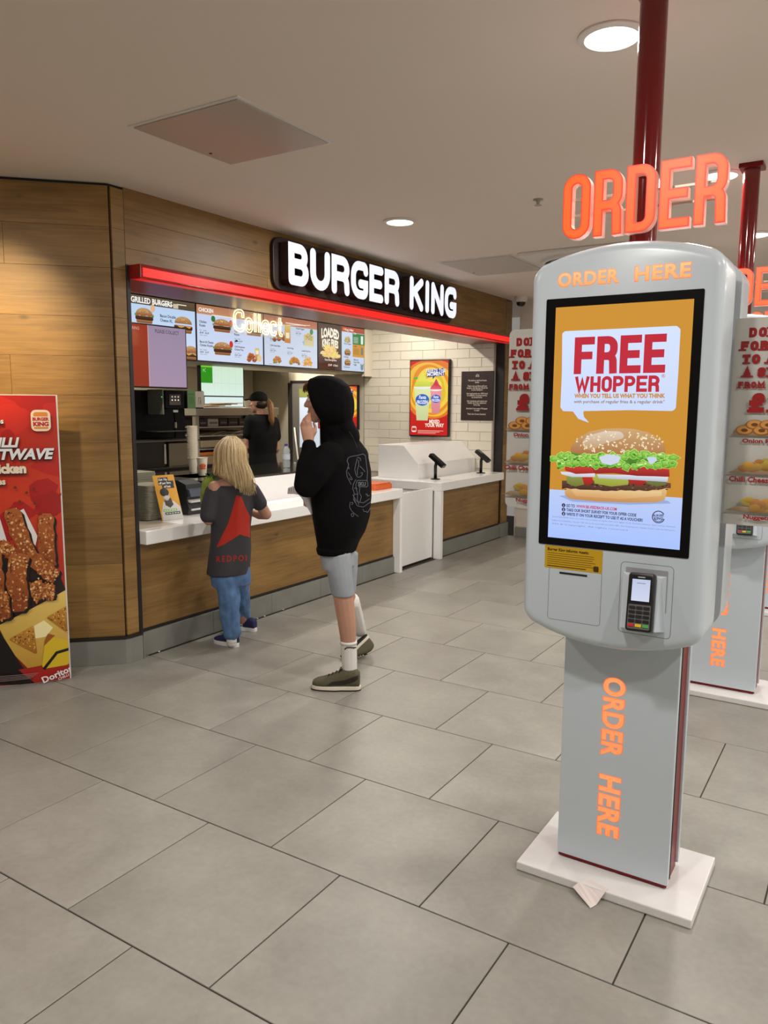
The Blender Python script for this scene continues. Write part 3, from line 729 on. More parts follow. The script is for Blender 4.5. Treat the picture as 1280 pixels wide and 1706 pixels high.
def draw4(p, w, h):
    m = .46
    p.rect(0, m, .13, h, (74, 56, 48), (64, 48, 42)); p.rect(0, m, 0, .13, (66, 24, 24), (54, 20, 20)); p.rect(m, w, 0, h - .06, (200, 214, 236), (190, 204, 226)); p.rect(m, w, h - .06, h, (170, 74, 52)); p.up()
    def warp(a, bb): return (a, bb + .05 * math.sin(min(1, max(0, (a + .2) / .4)) * PI) * .5)
    p.text('LOADED', m / 2, h - .17, .14, (246, 236, 214), .06, 'CENTER', .62, warp=warp); p.text('KING FRIES', m / 2, h - .275, .115, (246, 236, 214), .055, 'CENTER', .55, warp=warp)
    p.poly([(.03, .17), (.42, .14), (.43, .18), (.05, .2)], (226, 206, 160)); p.up(); food_pile(p, .23, .15, .3, .13, (222, 176, 90), (248, 222, 150), 70, 13)
    p.text('Cheesy Bacon goodness', m / 2, .1, .03, (244, 232, 212), .02, 'CENTER', .8); p.text('£3.49', .18, .04, .034, (244, 232, 212), .02); p.text('612kcal', .28, .04, .03, (244, 232, 212), .02)
    p.text('King Jr Meal', m + .06, h - .045, .036, (250, 240, 220), .02); p.poly(ell(m + .04, h - .03, .015, .015), (240, 140, 50))
    p.rect(m + .22, w, .32, h - .065, (46, 120, 66)); p.rect(m + .22, w, .17, .32, (202, 142, 40)); p.up()
    p.text('2 for', m + .24, .44, .03, (240, 246, 236), .02); p.text('Coffee', m + .24, .29, .026, (80, 50, 16), .02); p.rect(w - .08, w - .03, .33, .43, (220, 236, 220), r=.01); p.rect(w - .08, w - .03, .2, .29, (110, 120, 110), r=.01)
    for k in range(5): p.rect(m + .24, m + .34, .4 - k * .015, .405 - k * .015, (200, 226, 206)); p.rect(m + .24, m + .36, .265 - k * .015, .27 - k * .015, (120, 84, 30))
    food_pile(p, m + .11, .34, .13, .07, (190, 170, 110), (226, 206, 140), 22, 14, False); food_burger(p, m + .11, .18, .13, 15); food_burger(p, m + .11, .06, .13, 16)
    for y, s in ((.31, 'Chicken Nuggets'), (.155, 'Hamburger'), (.035, 'Cheeseburger')): p.text(s, m + .03, y, .022, (20, 24, 34), .02)
    for k, s in enumerate(('Make your', 'King Jr. Meal', 'Veggie')): p.text(s, m + .24, .13 - k * .03, .024, (20, 24, 34), .025)
    p.poly([(w - .09, .1), (w - .06, .08), (w - .02, .1), (w - .03, .03), (w - .06, .01), (w - .085, .03)], (110, 134, 140))
YS = [4.40, 5.345, 6.293, 7.222, 8.18]
menu_board(YS[0], YS[1] - .003, 'menu screen with grilled burgers behind the collection screen, leftmost of four', draw1)
menu_board(YS[1], YS[2] - .003, 'menu screen with chicken burgers left of the neon word', draw2)
menu_board(YS[2], YS[3] - .003, 'pale menu screen of sides with fries and onion rings along its foot', draw3)
menu_board(YS[3], YS[4] - .003, 'brown and blue menu screen about loaded fries at the right end', draw4)
# ------------------------------------------------------------------ order collection screen
def flat_screen(name, X, y0, y1, z0, z1, label, draw, m=None, e=.012, th=.045, cat='screen', back=True):
    t = thing(name, (X, (y0 + y1) / 2, z0), label, cat)
    b = MB(); b.bbox(X - th, X, y0, y1, z0, z1, .004); b.build('casing', M_BEZ, t)
    w, h = y1 - y0 - 2 * e, z1 - z0 - 2 * e
    p = Pic(lambda u, v, k: Vector((X + .0006 + k, y0 + e + u, z0 + e + v)), clip=(0, w, 0, h)); draw(p, w, h); p.build('picture', m or M_SCR, t); return t
c0, c1 = onX(219, 540, -5.2), onX(313.5, 547, -5.2); c2 = onX(313, 648, -5.2)
def drawc(p, w, h):
    s = w * .37; p.rect(0, s, 0, h, (150, 46, 10), (134, 34, 6)); p.rect(s, w, 0, h, (150, 133, 160), (160, 138, 164)); p.rect(s - .004, s + .006, 0, h, (186, 150, 160)); p.up()
    p.text('PREPARING', s * .3, h - .045, .036, (206, 160, 150), 0, 'CENTER', .9); p.text('PLEASE COLLECT', (s + w) / 2, h - .055, .042, (50, 34, 50), .004, 'CENTER', .82)
t = flat_screen('collection_screen', -5.2, c0.y - .09, c2.y, c2.z, c1.z, 'half red half mauve order collection screen', drawc)
b = MB(); b.tube([(-5.245, c0.y + .1, c1.z - .1), (-5.476, c0.y + .1, c1.z - .02)], .02, 8); b.build('bracket', M_BEZ, t)
g0, g1 = onX(333, 606, -5.85), onX(407, 662, -5.85)
def drawg(p, w, h):
    p.rect(0, w, 0, h, (206, 230, 204), (216, 238, 226)); p.rect(0, w * .26, h * .42, h, (40, 140, 16)); p.rect(0, w * .26, h * .94, h, (130, 196, 60)); p.up()
    p.line([(w * .05, h * .78), (w * .05, h * .9)], .006, (150, 210, 130)); p.line([(w * .11, h * .9), (w * .06, h * .84), (w * .11, h * .78)], .006, (150, 210, 130))
    for k in range(4): p.rect(w * (.3 + .17 * k), w * (.3 + .17 * k) + .002, 0, h, (186, 212, 190))
    p.rect(w * .26, w, h * .42, h * .43, (186, 212, 190))
t = flat_screen('kitchen_monitor', -5.85, g0.y, g1.y, g1.z, g0.z, 'kitchen monitor with a green square, below the menu screens', drawg)
b = MB(); b.tube([(-5.9, (g0.y + g1.y) / 2, g0.z - .05), (-5.9, (g0.y + g1.y) / 2, 2.0)], .02, 8); b.build('bracket', M_BEZ, t)
h0, h1 = onX(340, 660, -6.05), onX(406, 676, -6.05)
h0, h1 = onX(340, 660, -6.55), onX(406, 676, -6.55); t = flat_screen('order_display', -6.55, h0.y, h1.y, onX(390, 679, -6.15).z + .001, onX(340, 645, -6.55).z, 'small white display just below the green kitchen monitor', lambda p, w, h: p.rect(0, w, 0, h, (214, 234, 232)), e=.008)
# ------------------------------------------------------------------ counters
M_CORIAN = mat('white_solid_surface', (246, 246, 245), .22, coat=.3)
M_DARKTOP = mat('dark_glass_top', (46, 46, 42), .1, coat=.5)
CT = .785
t = thing('serving_counter', (XF, 4.55, 0), 'long white topped serving counter with oak front where the children stand', 'counter')
b = MB(); b.bbox(-4.02, -3.655, 3.104, 6.075, .70, CT, .006); b.build('worktop', M_CORIAN, t)
b = MB(); b.bbox(-3.75, -3.735, 3.104, 6.03, .168, .70, .001, 1); b.build('front_panel', M_OAK, t)
b = MB(); b.bbox(-3.75, -3.728, 3.104, 6.03, .150, .168, .001, 1); b.build('black_band', M_BLACK, t)  # black band between the oak panel and the skirting
for y0, y1 in ((3.104, 3.70), (3.70, 4.30), (4.30, 4.90), (4.90, 5.50), (5.50, 6.03)):
    b = MB(); b.bbox(-3.76, XF, y0 + .001, y1 - .001, .001, .15, .0015, 1); b.build('skirting_tile', M_SKIRT, t)
b = MB(); b.box(-4.02, -3.76, 3.104, 6.03, .001, .70); b.build('carcass', M_BROWN, t)
b = MB(); b.bbox(-3.735, -3.655, 6.03, 6.075, .001, .70, .004); b.build('end_leg', M_CORIAN, t)
b = MB(); b.bbox(-4.0, -3.735, 3.106, 3.42, CT - .002, CT + .0015, .001, 1); b.build('counter_inlay', mat('beige_inlay', (176, 164, 150), .4), t)
t = thing('counter_return', (-4.11, 3.5, 0), 'short white counter return under the cup carriers and napkin dispenser', 'counter')
b = MB(); b.bbox(-4.2, -4.021, 3.104, 3.945, .70, CT, .003); b.build('worktop', M_CORIAN, t)
b = MB(); b.box(-4.2, -4.025, 3.12, 3.94, .001, .70); b.build('body', M_BROWN, t)
t = thing('counter_upstand', (-3.95, 5.0, CT), 'white curved upstand rising behind the serving counter', 'upstand')
# curved upstand
b = MB(); prof = [(-3.86, CT + .0005)] + [(-3.86 - .13 * math.sin(a), CT + .13 * (1 - math.cos(a))) for a in (.2, .4, .6, .8, 1.0, 1.2, 1.4, 1.5708)] + [(-3.995, .93), (-4.0, .985), (-4.02, .985), (-4.02, CT + .0005)]
n = len(prof); Vv = [(x, 3.95, z) for x, z in prof] + [(x, 5.75, z) for x, z in prof]
b.add(Vv, [(i, (i + 1) % n, n + (i + 1) % n, n + i) for i in range(n)] + [list(range(n))[::-1], [n + i for i in range(n)]]); b.build('upstand', M_CORIAN, t, 'auto')
t = thing('kitchen_counter', (-4.4, 5.0, 0), 'dark topped kitchen counter behind the white upstand', 'counter')
b = MB(); b.bbox(-4.80, -4.021, 3.95, 5.78, .985, 1.0, .003); b.build('worktop', M_DARKTOP, t)
b = MB(); b.box(-4.78, -4.03, 3.97, 5.76, .001, .985); b.build('body', M_STEELD, t)
# gate panel
t = thing('counter_gate', (-3.75, 6.44, 0), 'plain white swing gate between the two counters', 'gate')
b = MB(); b.bbox(-3.775, -3.745, 6.08, 6.806, .02, .722, .003); b.build('panel', M_CORIAN, t)
b = MB(); b.bbox(-3.77, -3.75, 6.1, 6.79, .001, .02, .001); b.build('foot_strip', M_BLACK, t)
# right counter
t = thing('payment_counter', (XF, 7.6, 0), 'white and oak counter at the far end carrying two card readers', 'counter')
b = MB(); b.bbox(-4.58, -3.655, 6.81, 8.35, .692, .778, .006); b.build('worktop', M_CORIAN, t)
b = MB(); b.bbox(-3.735, -3.655, 6.81, 6.865, .001, .692, .004); b.build('end_leg', M_CORIAN, t)
b = MB(); b.bbox(-3.75, -3.735, 6.866, 8.394, .168, .692, .001, 1); b.build('front_panel', M_OAK, t)
b = MB(); b.bbox(-3.75, -3.728, 6.866, 8.394, .150, .168, .001, 1); b.build('black_band', M_BLACK, t)  # same black band along the foot of this oak panel
for y0, y1 in ((6.866, 7.46), (7.46, 8.06), (8.06, 8.394)):
    b = MB(); b.bbox(-3.76, XF, y0 + .001, y1 - .001, .001, .15, .0015, 1); b.build('skirting_tile', M_SKIRT, t)
b = MB(); b.box(-4.5, -3.76, 6.83, 8.34, .001, .692); b.build('carcass', M_CORIAN, t)
b = MB(); b.prism([(-4.53, .778), (-4.03, .778), (-4.03, .935), (-4.215, 1.125), (-4.53, 1.125)], lambda u, v, w: Vector((u, 8.345 - w, v)), 0, 1.34, .003); b.build('screen_box', M_CORIAN, t)
# card readers on stalks
def reader(x, y, label):
    t = thing('card_reader', (x, y, .778), label, 'card reader', 'black card readers on the far counter')
    b = MB(); b.lathe([(.05, 0), (.05, .008), (.024, .014)], (x, y, .778), 24); b.build('base', M_BEZ, t, 'auto')
    b = MB(); b.tube([(x, y, .79), (x, y, .92), (x + .01, y, .955)], .017, 12); b.build('stalk', M_BEZ, t, True)
    c = Vector((x + .02, y, .975)); ux = Vector((.8, .0, -.6)); uy = Vector((0, 1, 0)); un = ux.cross(uy)
    fn = lambda u, v, w: c + ux * u + uy * v + un * w
    b = MB(); b.prism(rrect(-.1, .1, -.042, .042, .014), fn, -.018, .02, .006); b.build('body', M_BEZ, t)
    b = MB(); b.prism(rrect(-.08, -.02, -.032, .032, .004), fn, .02, .022); b.build('display', mat('reader_display', (40, 46, 50), .1), t)
    for i in range(4):
        for j in range(3): b = MB(); b.prism(rrect(-.005 + .02 * i, .008 + .02 * i, -.03 + .022 * j, -.014 + .022 * j, .002), fn, .02, .024); b.build('key', mat('reader_key', (60, 60, 62), .4), t)
reader(-3.888, 7.114, 'black card reader on a stalk, nearer of two on the far counter')
reader(-3.83, 8.09, 'black card reader on a stalk at the far right end of the counter')
# orange plastic tray
t = thing('orange_caddy', (-3.86, 5.94, CT), 'flat orange plastic caddy on the right end of the counter', 'caddy')
b = MB(); fn = lambda u, v, w: Vector((-3.87 + u, 5.92 + v, CT + w))
b.prism(rrect(-.11, .11, -.15, .15, .03), fn, 0, .045, .008); b.build('body', mat('orange_plastic', (214, 98, 40), .4), t, 'auto')
b = MB(); b.prism(rrect(-.1, .1, -.14, .14, .03), fn, .045, .058, .005); b.build('lid', mat('orange_plastic', (214, 98, 40), .4), t, 'auto')
# ------------------------------------------------------------------ digital poster and brown notice on the metro wall
YP = YW - .008
fp = lambda x0, z0, Y: (lambda u, v, k: Vector((x0 + u, Y - .0006 - k, z0 + v)))
def soft_drink(p, cx, cy, w, h, c1, c2, cup):
    p.poly([(cx - w * .34, cy), (cx + w * .34, cy), (cx + w * .5, cy + h * .68), (cx - w * .5, cy + h * .68)], cup, tuple(int(v * .9) for v in cup)); p.up()
    p.poly(ell(cx, cy + h * .68, w * .54, h * .04), (236, 236, 220)); p.up()
    p.poly(ell(cx, cy + h * .69, w * .5, h * .16, 18, 0, PI), c1, c2); p.poly([(cx - w * .3, cy + h * .8), (cx + w * .3, cy + h * .8), (cx + w * .08, cy + h * .96), (cx, cy + h)], c1); p.up()
    p.poly(ell(cx, cy + h * .42, w * .42, h * .12), (40, 96, 190)); p.up(); p.text('Fanta', cx, cy + h * .44, h * .1, (250, 250, 250), .02, 'CENTER', .8, .2); p.text('FROZEN', cx, cy + h * .34, h * .1, (250, 250, 250), .025, 'CENTER', .7, .1); p.up(-3)
def draw_frozen(p, w, h):
    p.rect(0, w, 0, h, (206, 44, 30), (196, 30, 26)); p.up()
    cx, cy = w * .55, h * .62
    for k, (r, c) in enumerate(((.6, (228, 120, 40)), (.52, (240, 190, 60)), (.45, (230, 140, 40)), (.39, (244, 206, 70)), (.32, (226, 190, 50)), (.25, (246, 222, 90)), (.18, (210, 196, 60)), (.1, (246, 232, 120)))):
        g = [(cx + w * r * 1.25 * math.cos(a) * (1 + .08 * math.sin(3 * a + k)), cy + h * r * .72 * math.sin(a) * (1 + .08 * math.cos(2 * a + k)) - h * .02 * k * .2) for a in [2 * PI * i / 36 for i in range(36)]]
        p.poly([(x, max(y, h * .16 + .1 * h * math.sin(x * 9))) for x, y in g], c); p.up()
    soft_drink(p, w * .33, h * .2, w * .44, h * .66, (226, 226, 90), (200, 206, 70), (226, 232, 170)); soft_drink(p, w * .69, h * .3, w * .3, h * .46, (206, 50, 80), (226, 90, 110), (238, 150, 160)); p.up(4)
    p.poly([(w * .45, h * .78), (w * .9, h * .8), (w * .92, h * .9), (w * .44, h * .88)], (36, 40, 130)); p.poly([(w * .6, h * .79), (w * .66, h * .79), (w * .6, h * .75)], (36, 40, 130)); p.poly([(w * .1, h * .75), (w * .2, h * .76), (w * .2, h * .79), (w * .1, h * .78)], (90, 180, 80)); p.up()
    p.text('FREEZE THE', w * .68, h * .845, .055, (250, 250, 250), .02, 'CENTER', .9, 0, .04); p.text('MOMENT', w * .68, h * .80, .058, (250, 250, 250), .025, 'CENTER', .95, 0, .04)
    p.text('MIXED', w * .66, h * .165, .06, (250, 240, 220), .035, 'CENTER', .8); p.text('YOUR WAY', w * .66, h * .115, .06, (250, 240, 220), .035, 'CENTER', .8)
    p.rect(w * .05, w * .18, h * .04, h * .12, (240, 220, 210), r=.02); p.up(); p.rect(w * .06, w * .17, h * .06, h * .1, (200, 50, 40))
    for k in range(3): p.rect(w * .22, w * (.9 - .1 * k), h * (.06 - .017 * k), h * (.066 - .017 * k), (240, 190, 170))
def poster_screen(x0, x1, z0, z1, label, draw):
    t = thing('digital_poster', ((x0 + x1) / 2, YP, z0), label, 'screen')
    b = MB(); b.bbox(x0, x1, YP - .05, YP - .001, z0, z1, .004); b.build('casing', M_BEZ, t)
    e = .013; w, h = x1 - x0 - 2 * e, z1 - z0 - 2 * e
    p = Pic(fp(x0 + e, z0 + e, YP - .05), clip=(0, w, 0, h)); draw(p, w, h); p.build('picture', M_SCR, t)
a = onY(683, 600, YP - .05); c = onY(747, 728, YP - .05)
poster_screen(a.x, c.x, c.z, a.z, 'red and yellow digital poster of two frozen drinks on the tiled wall', draw_frozen)
a = onY(770, 619, YP); c = onY(822, 701, YP)
t = thing('brown_notice', ((a.x + c.x) / 2, YP, c.z), 'dark brown notice with white lines of writing on the tiled wall', 'sign')
b = MB(); b.bbox(a.x, c.x, YP - .012, YP - .0005, c.z, a.z, .002); b.build('board', M_BROWN, t)
w, h = c.x - a.x, a.z - c.z
p = Pic(fp(a.x, c.z, YP - .012))
p.line([(w * .46, h * .93), (w * .45, h * .89), (w * .55, h * .89), (w * .54, h * .93), (w * .52, h * .905), (w * .5, h * .94), (w * .48, h * .905)], .004, (210, 200, 190), True)
for k, s in enumerate(("We believe real food tastes", "better.", "", "That's why we flame grill our", "burgers, just like you would do", "in your backyard.", "", "Our beef patties are 100% beef,", "no additives, no preservatives,", "no compromise.", "", "Our tomatoes and onions are", "freshly cut in the restaurant", "every day.", "", "And that's how every Whopper", "is made.", "", "That's the Crown Standard.")):
    if s: p.text(s, w / 2, h * .80 - k * h * .038, .026, (226, 216, 204), .01, 'CENTER', .82)
p.build('lettering', M_PRINT, t)
a = onY(560, 642, YP - .05); c = onY(596, 713, YP - .05)
poster_screen(a.x - .3, c.x, c.z - .02, a.z, 'digital poster half hidden behind the hooded person', draw_frozen)
# ------------------------------------------------------------------ things on the counter
M_CARR = mat('moulded_pulp', (142, 138, 120), .85, bump=.2, bscale=200)
def carriers(x, y, z, n, label, rot=0):
    t = thing('cup_carrier_stack', (x, y, z), label, 'cup carriers')
    q = MB(); fn = lambda u, v, w: Vector((u, v, w)); q.prism(rrect(-.105, .105, -.105, .105, .025, 3), fn, 0, .0075, .002)
    for sx in (-1, 1):
        for sy in (-1, 1): q.prism(ell(sx * .052, sy * .052, .035, .035, 10), fn, -.006, .001)
    me = mesh('carrier', q.V, q.F, M_CARR)
    for k in range(n):
        o = obj('carrier', me, t); o.location = (random.uniform(-.003, .003), random.uniform(-.003, .003), .007 + k * .0098); o.rotation_euler = (0, 0, rot + random.uniform(-.03, .03))
carriers(-4.07, 3.47, CT, 23, 'tall front stack of grey pulp cup carriers at the left end of the counter', .1)
p0 = onX(242, 800, -4.3)
carriers(-4.36, 3.62, .96, 11, 'smaller stack of grey pulp cup carriers behind the tall one', .0)
t = thing('low_shelf', (-4.4, 3.5, 0), 'dark low cabinet behind the cup carriers', 'cabinet')
b = MB(); b.box(-4.6, -4.21, 3.12, 3.93, .001, .94); b.build('body', M_BROWN, t); b = MB(); b.bbox(-4.62, -4.21, 3.11, 3.94, .94, .96, .002); b.build('top', M_DARKTOP, t)
t = thing('napkin_pile', (-4.4, 3.80, .96), 'thin white pile of paper napkins behind the leaflet', 'napkins')
for k in range(3): b = MB(); b.bbox(-4.5 + .01 * k, -4.3 + .005 * k, 3.76, 3.90 - .01 * k, .961 + .006 * k, .966 + .006 * k, .001, 1); b.build('napkin', mat('paper_white', (232, 230, 226), .8), t)
# leaflet
a = onZ(271, 868, CT); c = onZ(306, 864, CT); tp = onX(258, 795, a.x - .07); 
t = thing('leaflet', (a.x, a.y, CT), 'yellow fuel offer leaflet with a black and white figure, standing on the counter', 'leaflet')
ru = (c - a); ru.z = 0; lw = ru.length; ru.normalize(); lean = Vector((-.24, -.04, .97)); nn = ru.cross(lean).normalized()
fl = lambda u, v, k: a + ru * u + lean * v + nn * k + Vector((0, 0, .001))
b = MB(); b.prism([(0, 0), (lw, 0), (lw, .30), (0, .30)], fl, -.003, 0); b.build('card', mat('paper_white', (232, 230, 226), .8), t)
p = Pic(lambda u, v, k: fl(u, v, k + .0004), clip=(0, lw, 0, .30)); w, h = lw, .30
p.rect(0, w, 0, h, (226, 164, 36)); p.up()
for y, x0, x1 in ((.262, .22, .68), (.238, .2, .92), (.214, .34, .9)): p.rect(w * x0, w * x1, y - .004, y + .022, (20, 18, 18))
p.up()
for y, s, x in ((.264, 'Get 10p', .24), (.240, 'off per litre', .22), (.216, 'of fuel.', .42)): p.text(s, w * x, y, .021, (250, 250, 246), .025, sx=.9)
p.poly([(w * .05, 0), (w * .05, .05), (w * .22, .12), (w * .42, .13), (w * .72, .125), (w * .98, .08), (w, 0)], (226, 226, 222), (206, 206, 204)); p.up()
p.poly([(w * .3, .1), (w * .3, .14), (w * .62, .145), (w * .68, .1), (w * .5, .08)], (66, 62, 58)); p.up(); p.poly(ell(w * .42, .165, .026, .036), (196, 190, 184)); p.up()
p.poly(ell(w * .38, .185, .032, .028), (30, 28, 28)); p.poly(ell(w * .44, .152, .02, .012), (214, 210, 204)); p.up()
p.rect(w * .14, w * .78, .058, .072, (110, 186, 60)); p.rect(w * .2, w * .9, .036, .052, (24, 22, 22)); p.up(); [p.rect(w * (.17 + .12 * k), w * (.26 + .12 * k), .062, .068, (236, 246, 226)) for k in range(5)]; [p.rect(w * (.24 + .13 * k), w * (.34 + .13 * k), .041, .047, (226, 224, 220)) for k in range(5)]
p.build('print', M_PRINT, t)
# napkin dispenser
c = (onZ(307, 860, CT) + onZ(338, 850, CT)) / 2; nx, ny = -4.03, 3.80
t = thing('napkin_dispenser', (nx, ny, CT), 'black napkin dispenser with white napkins on the counter', 'dispenser')
fd = lambda u, v, w: Vector((nx + u, ny - .0 + w, CT + v))
b = MB(); b.prism([(-.12, 0), (.07, 0), (.085, .05), (.06, .1), (.075, .13), (.055, .21), (-.02, .235), (-.12, .235)], lambda u, v, w: Vector((nx + u, ny + w, CT + v)), -.075, .075, .006); b.build('body', mat('black_plastic', (34, 35, 38), .35), t)
b = MB(); b.prism([(.0, .12), (.1, .128), (.085, .175), (0, .2)], lambda u, v, w: Vector((nx + u, ny + w, CT + v)), -.07, .07, .004); b.build('face_plate', mat('blue_grey_plastic', (66, 74, 90), .3), t)
for z, s in ((.105, .062), (.05, .055)):
    b = MB(); b.prism([(-.03, z), (.09, z - .02), (.1, z - .014), (.03, z + .012), (-.03, z + .012)], lambda u, v, w: Vector((nx + u, ny + w, CT + v)), -s, s, .002); b.build('napkin', mat('paper_white', (232, 230, 226), .8), t)
# paper cups
M_CUP = mat('cup_paper', (232, 224, 204), .6)
def bk_logo(p, cx, cy, s):
    p.poly(ell(cx, cy + s * .12, s * .5, s * .36, 18, 0, PI), (230, 126, 40)); p.poly(rounded([(cx - s * .5, cy - s * .2), (cx + s * .5, cy - s * .2), (cx + s * .5, cy - s * .02 - s * .36), (cx - s * .5, cy - s * .38)], s * .16), (230, 126, 40)); p.up()
    p.text('BURGER', cx, cy - s * .0, s * .27, (206, 34, 26), .03, 'CENTER', .92); p.text('KING', cx, cy - s * .24, s * .33, (206, 34, 26), .035, 'CENTER', 1.0); p.up(-1)
cp = onZ(337.5, 792, 1.0)
t = thing('paper_cup', tuple(cp), 'single white paper cup with orange logo beside the stacked cups', 'cup')
b = MB(); b.lathe([(.029, 0), (.030, .002), (.0405, .13), (.043, .132), (.043, .137), (.039, .137), (.038, .13), (.028, .01)], cp, 28); b.build('cup', M_CUP, t, 'auto')
vd = Vector((-cp.x, -cp.y, 0)).normalized(); ang = math.atan2(vd.y, vd.x)
p = Pic(lambda u, v, k: cp + Vector((math.cos(ang + u / .036) * (.0305 + v * .08 + k), math.sin(ang + u / .036) * (.0305 + v * .08 + k), v)), strips=.006, step=.0004)
p.up(); bk_logo(p, .004, .068, .052); p.build('logo', M_PRINT, t)
q = MB(); q.lathe([(.0275, 0), (.0285, .002), (.0375, .11), (.0425, .111), (.0425, .117), (.036, .117), (.027, .01)], (0, 0, 0), 20)
CME = mesh('paper_cup', q.V, q.F, M_CUP); CME.polygons.foreach_set('use_smooth', [True] * len(CME.polygons)); CME.set_sharp_from_angle(angle=.6)
sx_, sy_ = onX(322, 780, -4.62).x, onX(322, 780, -4.62).y
for k in range(18):
    o = obj('paper_cup', CME); o.location = (sx_ + random.uniform(-.001, .001), sy_ + random.uniform(-.001, .001), 1.0005 + k * .0148)
    tag(o, 'plain white paper cup nested in the tall stack beside the logo cup', 'cup', 'nested paper cups in the stack')
# water bottle
bp_ = onZ(477.5, 779, 1.0)
t = thing('water_bottle', tuple(bp_), 'clear plastic water bottle with a purple cap on the kitchen counter', 'bottle')
M_PET = mat('clear_bottle', (214, 222, 226), .08, trans=.55)
b = MB(); b.lathe([(.026, 0), (.031, .004), (.032, .05), (.029, .06), (.032, .07), (.032, .12), (.029, .132), (.032, .145), (.026, .165), (.013, .182), (.013, .19)], bp_, 28); b.build('bottle', M_PET, t, 'auto')
b = MB(); b.lathe([(.0325, .072), (.0325, .118)], bp_, 28); b.build('label', mat('bottle_label', (206, 214, 226), .4), t, 'auto')
b = MB(); b.lathe([(.015, .188), (.015, .205), (.013, .207)], bp_, 20); b.build('cap', mat('purple_cap', (76, 52, 150), .4), t, 'auto')
# serving tray on the dark counter
t = thing('serving_tray', (-4.35, 4.32, 1.0), 'dark flat serving tray under the paper cup', 'tray')
b = MB(); b.bbox(cp.x - .16, cp.x + .12, cp.y - .2, cp.y + .16, .9995, 1.0, .0004, 1)
o = b.build('tray', mat('tray_brown', (64, 50, 42), .4), t)
# ------------------------------------------------------------------ back of the kitchen
t = thing('back_counter', (-5.5, 4.4, 0), 'dark back counter under the coffee machine', 'counter')
b = MB(); b.box(-6.0, -5.12, 3.12, 5.12, .001, .985); b.build('body', M_BROWN, t)
b = MB(); b.bbox(-6.02, -5.1, 3.11, 5.14, .985, 1.005, .003); b.build('worktop', M_DARKTOP, t)
M_BLKP = mat('black_appliance', (6, 6, 7), .5, spec=.15)
t = thing('under_shelf_oven', (-5.3, 4.5, 1.005), 'low black and steel appliance under the coffee machine', 'appliance')
b = MB(); b.bbox(-5.95, -5.16, 3.3, 4.62, 1.005, 1.22, .004); b.build('body', mat('dark_brown_metal', (38, 32, 26), .3, metal=.4), t)
b = MB(); b.bbox(-5.95, -5.16, 4.66, 4.98, 1.005, 1.205, .004); b.build('steel_box', mat('warm_steel', (120, 110, 92), .35, metal=.7), t)
b = MB(); b.bbox(-5.16, -5.15, 4.60, 4.62, 1.03, 1.2, .002); b.build('handle', M_STEEL, t)
b = MB(); b.bbox(-5.98, -5.13, 3.3, 5.0, 1.22, 1.232, .002); b.build('top_shelf', M_STEELD, t)
t = thing('coffee_machine', (-5.5, 4.5, 1.232), 'tall black coffee machine with a small control panel under the collection screen', 'coffee machine')
b = MB(); b.bbox(-5.9, -5.45, 3.5, 5.0, 1.232, 1.66, .008); b.build('body', M_BLKP, t)
b = MB(); b.bbox(-5.45, -5.25, 4.72, 4.935, 1.50, 1.66, .006); b.build('head_unit', M_BLKP, t)
b = MB(); b.bbox(-5.25, -5.245, 4.76, 4.89, 1.53, 1.625, .002); b.build('control_panel', mat('panel_grey', (66, 60, 56), .4), t)
for y in (4.79, 4.825, 4.86):
    for z in (1.575, 1.603): b = MB(); b.prism(ell(y, z, .007, .007, 10), lambda u, v, w: Vector((-5.245 + w, u, v)), 0, .003); b.build('button', mat('button_light', (220, 216, 206), .4, emit=.5), t)
b = MB(); b.bbox(-5.45, -5.26, 4.695, 4.71, 1.45, 1.665, .002); b.build('side_trim', mat('grey_green_trim', (110, 112, 100), .4), t)
b = MB(); b.bbox(-5.26, -5.255, 4.68, 4.69, 1.595, 1.605, .002); b.build('status_light', mat('green_led', (60, 200, 90), .4, emit=1.0), t)
b = MB(); b.bbox(-5.26, -5.25, 4.81, 4.86, 1.468, 1.488, .001); b.build('badge', mat('badge_grey', (170, 168, 160), .4), t)
b = MB(); b.bbox(-5.46, -5.22, 4.60, 4.96, 1.30, 1.306, .002); b.build('drip_tray', M_STEELD, t)
b = MB(); b.bbox(-5.3, -5.28, 4.86, 4.868, 1.33, 1.38, .001); b.build('spout', M_STEEL, t)
# signs standing beside it
t = thing('green_card', (-5.5, 5.1, 1.5), 'green information card between coffee machine and steel rack', 'sign')
b = MB(); b.bbox(-5.42, -5.415, 5.13, 5.23, 1.50, 1.665, .001); b.build('card', mat('green_card', (86, 128, 76), .6), t)
p = Pic(fX(-5.415 + .0005)); p.line(ell(5.18, 1.575, .026, .03), .004, (50, 84, 50), True); p.line([(5.17, 1.56), (5.18, 1.59), (5.19, 1.56)], .004, (50, 84, 50)); p.rect(5.14, 5.22, 1.63, 1.635, (50, 84, 50)); p.build('print', M_PRINT, t)
t = thing('white_card', (-5.5, 5.3, 1.5), 'pale information card beside the green card', 'sign')
b = MB(); b.bbox(-5.44, -5.435, 5.245, 5.36, 1.51, 1.66, .001); b.build('card', mat('pale_card', (176, 172, 158), .6), t)
p = Pic(fX(-5.435 + .0005)); p.line([(5.285, 1.54), (5.29, 1.6), (5.315, 1.6), (5.305, 1.54)], .005, (60, 60, 56)); p.line([(5.32, 1.54), (5.315, 1.575)], .005, (60, 60, 56)); p.build('print', M_PRINT, t)
b = MB(); b.box(-5.46, -5.445, 5.0, 5.36, 1.0, 1.665); 
t2 = thing('card_stand', (-5.46, 5.18, 0), 'dark upright panel carrying the two information cards', 'panel'); b = MB(); b.bbox(-5.46, -5.445, 5.0, 5.36, 1.50, 1.665, .002); b.build('panel', M_BLKP, t2)
